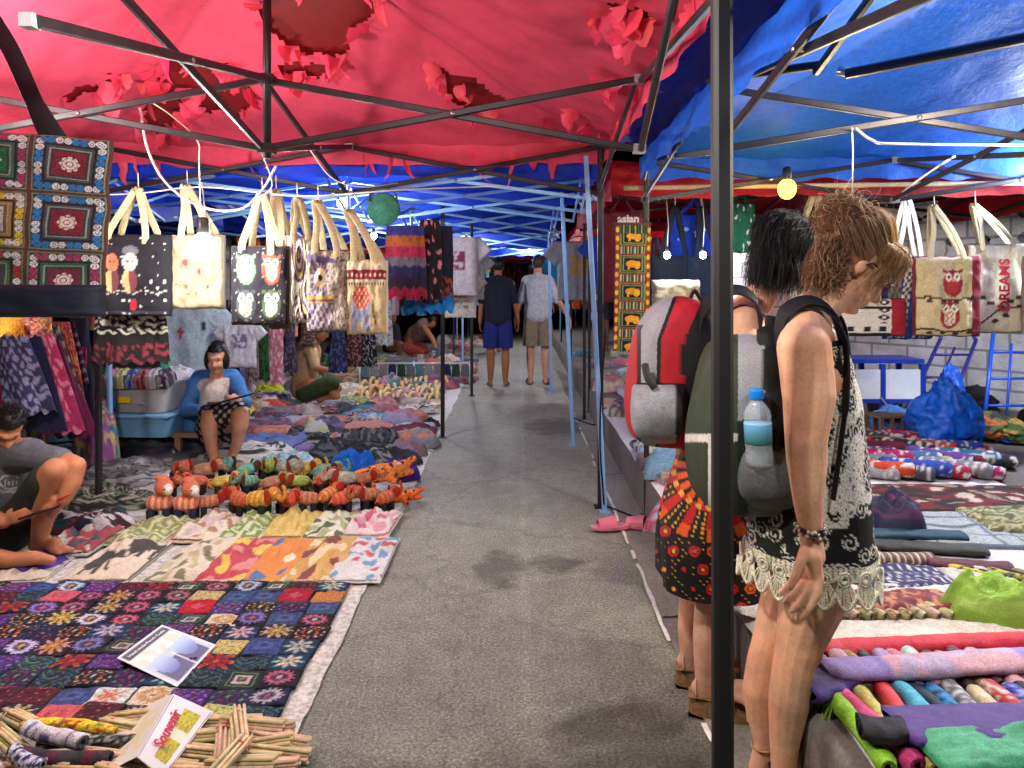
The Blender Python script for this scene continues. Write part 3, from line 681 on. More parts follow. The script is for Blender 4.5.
def lace(u, v, p):
    x, y = px_of(p); sc2 = 1/15.
    th = u*2*PI; z = p.z
    X_, Y_ = (u*26), (v*17)
    white, black = (226, 224, 212), (14, 20, 18)
    n = nz(X_*.35, Y_*.35, 4)
    t = lace_cell(X_*1.0, Y_*1.0, 3.)
    band = .5+.5*math.sin(v*22+n*6+1.5*math.sin(u*2*PI*5))
    if v > .90: return (222, 220, 196) if abs(math.sin(X_*9))+abs(math.sin(Y_*12)) > .8 else (60, 58, 52)
    if v > .74: dens = -1.
    else: dens = .25*n+(.28 if .30 < v < .68 else (-.6 if v < .24 else .0))
    if band+dens > .86: c = white if nz(X_*5, Y_*5, 8) > -.42 else black
    else: c = white if t and nz(X_*.5, Y_*.5, 9) > -.25 else black
    if v < .05: c = black
    return rndcol(c, 5, hr)
dr = WB(); rings1 = [(811, 338, 1.975, 27, .10), (812, 362, 1.98, 36, .118), (813, 395, 1.99, 43, .128), (812, 440, 2.0, 51, .137), (810, 490, 2.0, 55, .16), (809, 530, 2.0, 59, .178), (809, 555, 2.0, 62, .19)]
lp = loft(dr, rings1, lace, 230, 190, fold=.055, ff=6, seed=2.)
tunic = dr.build('lace_tunic', painted('embroidered_cotton', .8, .2, (300, .5), .08, 40, wrinkle=2.), w1)
hm = WB()                                                            # crochet hem: scallops, each a fan of cords
nsc = 21
for i in range(nsc):
    uc = i/nsc
    for j in range(11):
        t = (j-5)/5.; u0 = uc+t*.009; u1_ = uc+t*.0255+.002*hr.gauss(0, 1)
        p0 = lp(u0 % 1, .985); p1 = lp(u1_ % 1, 1.0)
        o = Vector((p1.x-P(809, 555, 2).x, p1.y-2.0, 0)).normalized()
        l = .066*(1-.42*t*t)*(1+.08*nz(i*3.3, 2)); m_ = p0+(p1-p0)*.6+Vector((0, 0, -l*.5))+o*.006; e_ = Vector((p1.x, p1.y, p0.z-l))+o*.012
        hm.tube(smoothpath([p0, m_, e_], 3), .0027, 5, True, (226, 222, 196))
    arc = [lp((uc+(k-6)/6*.0238) % 1, 1.0)+Vector((0, 0, -.062*(1-.62*((k-6)/6)**2)+.0)) for k in range(13)]
    cx_ = Vector((P(809, 555, 2).x, 2.0, 0))
    arc = [a+(Vector((a.x, a.y, 0))-cx_).normalized()*.012 for a in arc]
    hm.tube(arc, .0042, 6, True, (230, 226, 200))
    ringc = lp(uc % 1, .97); o = (Vector((ringc.x, ringc.y, 0))-cx_).normalized(); tg = Vector((-o.y, o.x, 0))
    for rr_ in (.017, .010): hm.tube([ringc+o*.006+(tg*math.cos(a)+Vector((0, 0, 1))*math.sin(a))*rr_ for a in [k*PI/7 for k in range(15)]], .0028, 5, False, (230, 226, 204))
hm.build('crochet_hem', painted('cotton_cord', .9, .2, (400, .5), .1, 60), tunic)
for yy in (1.885, 2.07):
    st = WB(); st.tube(smoothpath([P(782, 345, yy), P(786, 322, yy), P(800, 306, yy), P(818, 305, yy), P(834, 316, yy), P(843, 345, yy-.0)], 5), .02, 8, True, (18, 20, 22), .3)
    st.build('shoulder_strap', FABS, tunic)
# hair
hb = WB(); base = (128, 84, 52); hi = (238, 200, 142); dk = (66, 38, 26)
M1 = Matrix((s1, f1, u1)).transposed()
def keep1(u, v):
    a = 2*PI*u; bb = PI*(v-.5); q_ = Vector((math.cos(bb)*math.cos(a), math.cos(bb)*math.sin(a), math.sin(bb)))
    return not (q_.y > .35 and q_.z < .42) and not (q_.z < -.45) and not (q_.y > -.05 and q_.z < .05)
hb.grid(48, 32, lambda u, v: q1(0, -.018, .028)+M1@Vector((math.cos(PI*(v-.5))*math.cos(2*PI*u)*.084*k1, math.cos(PI*(v-.5))*math.sin(2*PI*u)*.108*k1, math.sin(PI*(v-.5))*.106*k1)), base, True, keep1)
BUN = P(845, 218, 2.0)
def scalp(a, b_):  # a: 0 front .. PI back along the side, b_: height
    return q1(0, -.018, .028)+M1@Vector((math.cos(b_)*math.sin(a)*.086*k1, math.cos(b_)*math.cos(a)*.110*k1, math.sin(b_)*.108*k1))
for i in range(3600):
    a = hr.uniform(-PI, PI); b_ = hr.uniform(-.35, 1.45)
    fr = math.cos(a)*math.cos(b_)
    if fr > .30 and math.sin(b_) < .40: continue
    if fr > -.1 and math.sin(b_) < .05: continue
    r0 = scalp(a, b_); d = BUN-r0
    mid = r0*.5+BUN*.5; cc = q1(0, -.018, .028); o = (mid-cc).normalized(); mid = cc+o*(.118+hr.uniform(0, .018))*k1*1.02
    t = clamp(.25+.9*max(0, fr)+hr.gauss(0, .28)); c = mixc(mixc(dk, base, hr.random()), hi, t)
    strand(hb, [r0, mid+rv(.004), BUN+rv(.014)], hr.uniform(.0007, .0014), c)
hb.ell(BUN+Vector((-.006, 0, -.002)), (.05, .045, .046), None, 20, 14, (100, 66, 42), lambda q_: .25*nz(q_.x*4, q_.y*4, q_.z*4))
for i in range(3200):  # bun: messy loops
    c0 = BUN+Vector((-.006, 0, -.004)); ax = rv(1).normalized(); e1 = ax.orthogonal().normalized(); e2 = ax.cross(e1); R_ = abs(hr.gauss(.050, .009)); ph = hr.uniform(0, 6.3); ar = hr.uniform(1.5, 4.5)
    pts = [c0+rv(.004)+(e1*math.cos(ph+ar*k/5)+e2*math.sin(ph+ar*k/5))*R_*(1+.1*hr.gauss(0, 1)) for k in range(6)]
    top = (sum((p.z for p in pts))/6-BUN.z)/.05
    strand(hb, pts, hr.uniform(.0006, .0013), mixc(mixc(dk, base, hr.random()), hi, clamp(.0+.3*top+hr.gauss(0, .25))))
for i in range(55):  # fly-aways round the bun
    d = rv(1).normalized(); d.z = abs(d.z); p0 = BUN+d*.045
    strand(hb, [p0, p0+d*.025+rv(.01), p0+d*.04+rv(.022), p0+d*.035+rv(.03)+Vector((0, 0, -.01))], .0006, mixc(hi, (240, 215, 160), hr.random()))
for i in range(2300):  # loose curls at the nape and behind the ear
    x, y = hr.uniform(815, 853), hr.uniform(232, 282); p0 = P(x, y, 2.0+hr.uniform(-.075, .07)); L_ = hr.uniform(.05, .13)
    e = P(hr.uniform(800, 846), hr.uniform(262, 303), p0.y+hr.uniform(-.02, .02)); ph = hr.uniform(0, 6.3)
    pts = [p0+(e-p0)*(k/6)+Vector((math.cos(ph+k*1.3), math.sin(ph+k*1.3), .3*math.sin(k)))*.008*(k/6+.2) for k in range(7)]
    strand(hb, pts, hr.uniform(.0009, .0018), mixc(mixc(dk, base, hr.random()), hi, clamp(hr.gauss(.12, .22))))
for i in range(1500):  # fringe sweeping over the forehead
    s_ = hr.uniform(-.065, .075); r0 = q1(s_*.8, hr.uniform(-.02, .05), .118-abs(s_)*.3)
    e = q1(s_*1.12+hr.uniform(-.01, .01), hr.uniform(.076, .094)-abs(s_)*.3, hr.uniform(.012, .05)); m_ = q1(s_*1.12, .068+hr.uniform(0, .024)-abs(s_)*.3, .082+hr.uniform(-.01, .010))
    strand(hb, [r0, m_+rv(.005), e+rv(.008)], hr.uniform(.001, .0018), mixc(base, (226, 186, 128), clamp(hr.gauss(.8, .3))))
for i in range(90):  # wisps in front of the ear
    p0 = q1(.078, .02+hr.uniform(-.02, .03), .04); strand(hb, [p0, q1(.084, .03+hr.uniform(-.02, .03), -.01)+rv(.004), q1(.076, .03+hr.uniform(-.03, .03), -.06+hr.uniform(-.03, .02))+rv(.006)], .0011, mixc(base, hi, hr.random()))
for i in range(2200):  # side sweep covering the temples
    sg = hr.choice((-1, 1)); r0 = q1(sg*hr.uniform(.03, .06), hr.uniform(.01, .065), .10)
    fx = hr.uniform(-.01, .068); e = q1(sg*hr.uniform(.076, .084), fx+.012, .012+hr.uniform(0, .03)); m_ = q1(sg*hr.uniform(.084, .092), fx, .068)
    strand(hb, [r0, m_+rv(.003), e+rv(.006)], hr.uniform(.0008, .0015), mixc(base, (226, 186, 128), clamp(hr.gauss(.45, .3))))
hb.build('hair', HAIR, w1)
gl = WB()                                                           # spectacles
for sx in (-1, 1):
    gl.tube([q1(sx*.034+.024*math.cos(a), .098+.004*math.sin(a)-abs(.012*math.cos(a)), -.006+.019*math.sin(a)) for a in [k*PI/9 for k in range(19)]], .0024, 6, False, (70, 18, 34))
    gl.tube([q1(sx*.058, .086, 0), q1(sx*.079, .05, .006), q1(sx*.082, -.005, .008), q1(sx*.08, -.02, -.012)], .0028, 6, True, (40, 14, 22))
gl.tube([q1(-.010, .1, 0), q1(0, .106, .004), q1(.010, .1, 0)], .0016, 6, True, (90, 24, 40))
gl.build('spectacles', PLAS, w1)
lens = WB()
for sx in (-1, 1): lens.add([q1(sx*.034+.023*math.cos(a), .0985-abs(.012*math.cos(a)), -.006+.018*math.sin(a)) for a in [k*PI/9 for k in range(18)]], [tuple(range(18))], (200, 120, 160))
lens.build('lens', solid('tinted_lens', (214, 130, 170), .05, bump=None, alpha=.45), w1)
br = WB()
for k, (cy, c) in enumerate(((530, (24, 20, 24)), (533, (120, 90, 60)), (527, (30, 30, 60)))):
    c0 = P(810, cy, 1.79); br.tube([c0+Vector((math.cos(a)*.0325, math.sin(a)*.031, .004*math.sin(a*2+k))) for a in [j*PI/10 for j in range(21)]], .0035, 6, False, c)
    for j in range(14):
        a = j*PI/7+k; br.ell(c0+Vector((math.cos(a)*.034, math.sin(a)*.0325, .004*math.sin(a*2+k))), .005, nu=8, nv=6, col=(190, 180, 160) if (j+k) % 3 else (40, 20, 50))
br.build('bracelet', PLAS, w1)
rg = WB(); rc_ = P(814, 590, 1.768)
rg.tube([rc_+Vector((math.cos(a)*.4, math.sin(a), -math.cos(a)*.9)).normalized()*.0115 for a in [j*PI/8 for j in range(17)]], .0018, 6, False, (220, 220, 225))
rg.build('finger_ring', solid('silver', (215, 215, 220), .2, 1., bump=None), w1)
an = WB(); a0 = P(765, 744, 2.05)
an.tube([a0+Vector((math.cos(a)*.036, math.sin(a)*.036, .006*math.cos(a))) for a in [j*PI/10 for j in range(21)]], .0025, 6, False, (170, 130, 70)); an.build('anklet', PLAS, w1)
for (ax, ay, az) in ((783, 790, 1.95), (766, 754, 2.05)):
    a0 = P(ax, ay, az); sd_ = WB()
    sd_.grid(24, 3, lambda u, v: (a0.x-.05+u*.26, a0.y+(v-.5)*(.075+.02*math.sin(u*PI)), .008+.012*u*(1-u)), (60, 24, 40)); sd_.grid(24, 3, lambda u, v: (a0.x-.05+u*.26, a0.y+(v-.5)*(.075+.02*math.sin(u*PI)), .0), (60, 24, 40))
    for xx in (0, .14): sd_.tube([Vector((a0.x+xx-.0, a0.y+.043*math.cos(t), .01+(.085 if xx == 0 else .05)*math.sin(t))) for t in [k*PI/8 for k in range(9)]], .006, 6, True, (70, 30, 50), .5)
    sd_.build('sandal', PLAS, w1)

# her backpack (worn: it hangs from her, a thing of its own)
def ribbon(mb, pts, w, th, wd, col):
    wd = Vector(wd).normalized(); vs = []; m = len(pts); w = w if isinstance(w, list) else [w]*m
    for i, p in enumerate(pts):
        d = (pts[min(i+1, m-1)]-pts[max(i-1, 0)]).normalized(); a = (wd-d*wd.dot(d)).normalized(); n_ = a.cross(d)
        for sx, sy in ((-1, -.6), (-.9, -1), (.9, -1), (1, -.6), (1, .6), (.9, 1), (-.9, 1), (-1, .6)): vs.append(p+a*sx*w[i]/2+n_*sy*th/2)
    fs = [(i*8+k, i*8+(k+1) % 8, (i+1)*8+(k+1) % 8, (i+1)*8+k) for i in range(m-1) for k in range(8)]+[tuple(range(8))[::-1], tuple(range((m-1)*8, m*8))]
    mb.add(vs, fs, col)
def pxpaint(fn): return lambda u, v, p: fn(*px_of(p), u, v)
bp = empty('backpack', P(742, 505, 2.03), 'olive and silver grey backpack on the back of the person in lace tunic', 'backpack')
def c_bp(x, y, u, v):
    if y < 328: return (22, 24, 26)
    if x > 764 and y < 452: return (18, 22, 22)
    if x < 738: 
        if 434 < y < 442 or (y > 442 and 708 < x < 716): return (214, 214, 205)
        if 362 < y < 373 and 718 < x < 726: return (190, 195, 190)
        return (46, 60, 40)
    if y < 420: return (150, 152, 156) if x < 764 else (20, 24, 24)
    return (30, 42, 34) if x < 748 else (96, 100, 102)
mb = WB(); loft(mb, [(748, 334, 2.03, 3, .03), (747, 340, 2.03, 28, .10), (744, 355, 2.02, 36, .135), (741, 388, 2.01, 41, .15), (737, 430, 2.01, 45, .155), (738, 475, 2.02, 46, .15), (744, 500, 2.03, 42, .13), (748, 506, 2.03, 26, .08), (750, 508, 2.03, 3, .01)], pxpaint(c_bp), 340, 240, .55, .03, 7, cap=(True, True))
bpb = mb.build('bag_body', FABS, bp)
mb = WB(); loft(mb, [(768, 436, 1.90, 26, .03), (768, 446, 1.885, 29, .045), (766, 470, 1.88, 31, .055), (768, 492, 1.885, 30, .05), (772, 506, 1.90, 20, .03), (774, 508, 1.9, 2, .003)], lambda u, v, p: (98, 102, 106) if v > .04 else (30, 32, 34), 48, 40, .8, .03, 4, cap=(False, True)); mb.build('mesh_pocket', SILK, bp)
mb = WB(); ribbon(mb, smoothpath([P(778, 346, 1.89), P(779, 328, 1.89), P(786, 311, 1.89), P(804, 302, 1.89), P(822, 305, 1.885), P(838, 322, 1.875), P(846, 350, 1.865), P(846, 400, 1.845), P(840, 450, 1.835), P(833, 500, 1.83)], 6), [.046]*30+[.04]*6+[.026]*8+[.016]*30, .006, (0, -.75, -.65), (16, 18, 20)); mb.build('strap', FABS, bp)
mb = WB(); mb.tube(smoothpath([P(776, 325, 2.12), P(790, 308, 2.12), P(820, 305, 2.12), P(842, 325, 2.12), P(850, 400, 2.13)], 6), .024, 8, True, (16, 18, 20), .35); mb.build('strap', FABS, bp)
mb = WB(); ribbon(mb, smoothpath([P(771, 318, 1.98), P(772, 345, 1.93), P(774, 400, 1.865), P(777, 440, 1.855), P(776, 452, 1.855)], 5), [.03]*3+[.075]*14+[.05]*40, .02, (1, 0, 0), (14, 17, 18)); ribbon(mb, smoothpath([P(777, 430, 1.845), P(777, 462, 1.84), P(775, 500, 1.85)], 5), .018, .005, (1, 0, 0), (12, 14, 16)); mb.build('back_panel', FABS, bp)
mb = WB(); mb.tube(smoothpath([P(742, 448, 1.858), P(752, 458, 1.85), P(757, 478, 1.85), P(750, 498, 1.86)], 6), .007, 6, True, (12, 12, 14), .5); mb.build('zip', FABS, bp)
# water bottle in the side pocket
wb = empty('water_bottle', P(759, 456, 1.835), 'clear plastic water bottle with bright blue cap in the grey backpack side pocket', 'bottle')
tl = Vector((-.07, 0, .22)).normalized(); Rb = Vector((0, 0, 1)).rotation_difference(Vector((-.05, -.03, 1)).normalized()).to_euler()
prof = [(.030, -.02), (.033, -.012), (.033, .012), (.0315, .02), (.033, .028), (.033, .085), (.0315, .092), (.033, .1), (.030, .115), (.02, .13), (.0135, .138), (.0135, .15)]
MB().lathe(prof, 24, rot=tuple(Rb)).build('bottle_body', solid('water_plastic', (214, 232, 244), .06, bump=None, alpha=.3), wb)
MB().lathe([(.0336, .034), (.0338, .035), (.0338, .083), (.0336, .084)], 28, rot=tuple(Rb), col=[(40, 96, 78), (40, 96, 78), (108, 176, 222), (120, 190, 230)]).build('bottle_label', PLAS, wb)
MB().lathe([(.017, .143), (.0175, .145), (.0175, .163), (.016, .167), (.002, .168)], 20, rot=tuple(Rb), col=(24, 128, 220)).build('bottle_cap', PLAS, wb)

# ---- woman with black hair ----------------------------------------------------------
w2 = empty('person', P(700, 712, 2.42), 'person with black bobbed hair in a black dress printed with an orange and red mandala', 'person')
b = Fig()
b.chain([(P(740, 340, 2.42), .09), (P(735, 390, 2.45), .105), (P(727, 450, 2.45), .11), (P(722, 510, 2.45), .125)])
b.cap(P(745, 335, 2.33), .07, P(735, 330, 2.6), .07); b.cap(P(735, 375, 2.38), .095, P(735, 375, 2.52), .095); b.cap(P(722, 505, 2.38), .11, P(722, 505, 2.52), .11)
b.chain([(P(748, 312, 2.44), .062), (P(764, 292, 2.44), .05), (P(776, 272, 2.45), .048)])
b.chain([(P(745, 325, 2.33), .06), (P(746, 345, 2.29), .056), (P(748, 400, 2.27), .044), (P(760, 450, 2.25), .037), (P(790, 478, 2.28), .027)])
b.hand(P(790, 478, 2.28), P(808, 488, 2.29), (0, 0, 1), (0, -1, 0), .018, .008, .06)
b.chain([(P(740, 330, 2.58), .055), (P(752, 400, 2.62), .042), (P(785, 460, 2.58), .03)])
b.chain([(P(722, 520, 2.38), .10), (P(715, 575, 2.38), .075), (P(711, 610, 2.38), .053), (P(709, 640, 2.38), .052), (P(707, 665, 2.38), .042), (P(706, 694, 2.385), .031)])
b.chain([(P(712, 520, 2.56), .10), (P(700, 575, 2.56), .072), (P(694, 605, 2.56), .052), (P(692, 630, 2.56), .050), (P(691, 650, 2.56), .04), (P(690, 664, 2.56), .031)])
b.foot(P(706, 697, 2.385), (1, -.28, 0), .055, .235, .032); b.foot(P(691, 664, 2.56), (1, -.1, 0), .055, .235, .032)
q2 = b.head(P(790, 254, 2.45), (.78, .22, -.58), (.58, 0, .8), .84)
b.build('body', w2, (222, 180, 152), .0055, 5)
C2, f2, u2, s2_, k2 = b.hf
def mandala(u, v, p):
    x, y = px_of(p); cx, cy = 712, 470
    black = (14, 13, 15)
    if p.y > 2.5: cx, cy = 700, 470
    dx, dy = x-cx, y-cy; r = math.hypot(dx, dy); th = math.atan2(dy, dx)
    OR, RD, YL, PK = (226, 92, 24), (190, 26, 30), (222, 170, 50), (206, 74, 92)
    if r < 12: return RD
    if r < 16: return YL
    if r < 36: return OR if abs(math.sin(th*9)) > .30+.02*(r-16) else black
    if r < 41: return RD if math.sin(th*22) > 0 else YL
    if r < 72:
        k = abs(math.sin(th*7)); 
        if k > .82: return RD if r < 60 else OR
        if abs(k-.45) < .12 and math.sin(r*1.3) > -.1: return YL
        return black
    # dots and rosettes farther out
    g = 19.; ix, iy = round(x/g+.5*(round(y/g) % 2)), round(y/g); qx, qy = (ix-.5*(iy % 2))*g+3*nz(ix*1.7, iy*1.3), iy*g+3*nz(ix*1.3, iy*2.1)
    d = math.hypot(x-qx, (y-qy)); k = (ix*7+iy*13) % 5
    if d < 2.2: return (YL, PK, RD, (210, 120, 60), YL)[k]
    if 3.4 < d < 5.6: return (black, RD, black, OR, RD)[k]
    if d > 8.5 and math.sin(x*.9)*math.sin(y*.9) > .86: return YL
    return black
dr = WB(); rings2 = [(741, 362, 2.44, 40, .13), (738, 385, 2.45, 40, .135), (730, 420, 2.45, 41, .14), (722, 460, 2.45, 47, .165), (714, 510, 2.45, 52, .19), (710, 550, 2.45, 54, .21), (710, 578, 2.45, 52, .22)]
dp = loft(dr, rings2, mandala, 220, 200, fold=.09, ff=5, seed=1.2)
dress = dr.build('printed_dress', painted('printed_viscose', .6, .2, (300, .25), .1, 30, wrinkle=3.), w2)
mb = WB()
for yy in (2.335, 2.55): mb.tube(smoothpath([P(702, 372, yy), P(708, 345, yy), P(722, 318, yy), P(745, 305, yy), P(768, 320, yy), P(776, 350, yy)], 5), .008, 6, True, (14, 14, 16), .4)
mb.build('dress_strap', FABS, dress)
mb = WB(); loft(mb, [(706, 350, 2.42, 3, .10), (704, 372, 2.42, 10, .12), (706, 386, 2.42, 10, .12)], lambda u, v, p: (20, 120, 92), 24, 12); mb.build('green_vest_edge', FABS, w2)
hb = WB()
def hq(a, b_, s=1.): return q2(0, -.018, .028)+Matrix((s2_, f2, u2)).transposed()@Vector((math.cos(b_)*math.sin(a)*.088*k2*s, math.cos(b_)*math.cos(a)*.112*k2*s, math.sin(b_)*.110*k2*s))
def keep2(u, v):
    a = 2*PI*u; bb = PI*(v-.5); q_ = Vector((math.cos(bb)*math.cos(a), math.cos(bb)*math.sin(a), math.sin(bb)))
    return not (q_.y > .3 and q_.z < .5)
M2 = Matrix((s2_, f2, u2)).transposed()
hb.grid(40, 28, lambda u, v: q2(0, -.018, .028)+M2@Vector((math.cos(PI*(v-.5))*math.cos(2*PI*u)*.086*k2, math.cos(PI*(v-.5))*math.sin(2*PI*u)*.110*k2, math.sin(PI*(v-.5))*.108*k2)), (16, 13, 13), True, keep2)
for i in range(3400):
    a = hr.uniform(-PI, PI); fr = math.cos(a)
    b_ = hr.uniform(.1, 1.5); p0 = hq(a, b_, 1.0)
    if math.cos(b_)*fr > .62: continue
    drop = hr.uniform(.75, 1.05); a2 = a+hr.gauss(0, .3)
    if fr > .55: a2 = math.copysign(max(abs(a), 1.25), a)
    bk = .16*max(0, -fr); m_ = hq(a2, b_*.35, 1.10+bk+hr.uniform(0, .12)); e = hq(a2+hr.gauss(0, .15), -.2, 1.08+bk+hr.uniform(0, .16))
    e2 = Vector((e.x, e.y, P(0, 288, 2.45).z+hr.gauss(0, .024)+(.035 if fr > .2 else 0)))+Vector((hr.gauss(-.016, .018), hr.gauss(0, .01), 0))
    sw = rv(.010); strand(hb, [p0, m_+rv(.005), e+rv(.008)+sw*.5, (e+e2)/2-sw, e2+rv(.006)], hr.uniform(.001, .0021), rndcol((17, 14, 14), 7, hr))
for i in range(120):
    a = hr.uniform(-PI, PI); p0 = hq(a, 1.2, 1.02); d = rv(.03); strand(hb, [p0, p0+d*.6+Vector((0, 0, .01)), p0+d*1.4], .001, (24, 18, 18))
hb.build('hair', HAIR, w2)
for (ax, ay, az, ang) in ((706, 697, 2.385, -.27), (691, 664, 2.56, -.1)):
    a0 = P(ax, ay, az); a0.z = 0; sd_ = WB(); d = Vector((math.cos(ang), math.sin(ang), 0)); n_ = Vector((-d.y, d.x, 0))
    for zt in (0, 1):
        sd_.grid(24, 4, lambda u, v: a0+d*(-.055+u*.255)+n_*((v-.5)*(.07+.022*math.sin(u*PI*.9)))+Vector((0, 0, (.050*(1-sstep(.25, .85, u))+.014) if zt else 0)), (150, 118, 84))
    sd_.grid(60, 3, lambda u, v: a0+d*(-.055+.255*(.5+.5*math.cos(2*PI*u)))+n_*((.5*math.sin(2*PI*u))*(.07+.022*math.sin((.5+.5*math.cos(2*PI*u))*PI*.9)))+Vector((0, 0, v*(.050*(1-sstep(.25, .85, .5+.5*math.cos(2*PI*u)))+.014))), (146, 112, 78), True)
    s0 = sd_.build('wedge_sandal', painted('cork_sole', .7, 0, (200, .4), .2, 60), w2)
    s3 = WB()
    for k, (xx, zz, rr_) in enumerate(((-.03, .105, .037), (.02, .115, .036), (.085, .075, .043), (.13, .052, .045))):
        s3.tube([a0+d*xx+n_*rr_*1.05*math.cos(t)+Vector((0, 0, .052*(1-sstep(.25, .85, (xx+.055)/.255))+.014+(zz-.05)*math.sin(t))) for t in [j*PI/10 for j in range(11)]], .0065, 6, True, (196, 190, 184), .35)
    s3.tube([a0+d*.0+Vector((0, 0, .13)), a0+d*.06+Vector((0, 0, .105)), a0+d*.13+Vector((0, 0, .062))], .006, 6, True, (196, 190, 184), .4)
    s3.build('silver_strap', PLAS, s0)
b2 = empty('backpack', P(672, 443, 2.45), 'red black and pale grey backpack hanging behind the person with black hair', 'backpack')
def c_b2(x, y, u, v):
    t = (x-628)/87.
    if x < 641+max(0, (330-y)*.55) and y > 325 and x < 645-(y-340)*.04+max(0, (345-y)*.3): return (176, 24, 34) if x < 637 else (18, 18, 20)
    e1 = 662-(y-300)*.02+max(0, (340-y)*.35); e0 = e1-4
    if x < e0: return (150, 152, 158)
    if x < e1: return (16, 16, 18)
    if x < 682+max(0, (345-y)*.45): return (178, 22, 36)
    return (15, 16, 19)
mb = WB(); loft(mb, [(680, 296, 2.45, 3, .02), (678, 304, 2.45, 22, .09), (674, 330, 2.45, 36, .135), (672, 370, 2.45, 42, .15), (671, 410, 2.45, 44, .155), (673, 435, 2.45, 40, .13), (676, 443, 2.45, 24, .08), (676, 445, 2.45, 2, .01)], pxpaint(c_b2), 340, 240, .55, .035, 7, cap=(True, True)); mb.build('bag_body', FABS, b2)
mb = WB(); loft(mb, [(660, 383, 2.30, 24, .02), (658, 390, 2.29, 26, .05), (657, 412, 2.28, 26, .065), (658, 432, 2.29, 24, .05), (662, 442, 2.31, 14, .02), (662, 443, 2.31, 2, .005)], lambda u, v, p: (150, 153, 160) if px_of(p)[0] < 676 and v > .05 else (20, 20, 22), 48, 36, .7, .03, 4, cap=(True, True)); mb.build('front_pocket', SILK, b2)
mb = WB(); mb.tube(smoothpath([P(634, 388, 2.32), P(642, 396, 2.3), P(645, 412, 2.28), P(641, 428, 2.29)], 5), .006, 6, True, (12, 12, 12), .5); mb.tube(smoothpath([P(645, 365, 2.28), P(648, 378, 2.25), P(655, 388, 2.24)], 4), .012, 8, True, (40, 40, 44)); mb.build('zip', FABS, b2)
mb = WB(); ribbon(mb, smoothpath([P(697, 340, 2.34), P(702, 312, 2.33), P(718, 294, 2.33), P(740, 290, 2.33), P(755, 302, 2.30), P(760, 325, 2.27), P(757, 350, 2.26), P(745, 390, 2.26), P(715, 430, 2.3)], 6), [.05]*30+[.02]*30, .008, (0, -.8, -.6), (15, 16, 20)); mb.build('strap', FABS, b2)
mb = WB(); mb.tube(smoothpath([P(700, 325, 2.56), P(720, 295, 2.56), P(744, 292, 2.56), P(762, 320, 2.56)], 6), .02, 8, True, (15, 16, 20), .35); mb.build('strap', FABS, b2)
mb = WB(); mb.tube(smoothpath([P(694, 310, 2.45), P(691, 298, 2.45), P(695, 291, 2.45), P(701, 300, 2.45)], 5), .007, 6, True, (15, 16, 18)); mb.build('grab_loop', FABS, b2)
# mauve cloth edge of the stall behind their legs is built with the goods

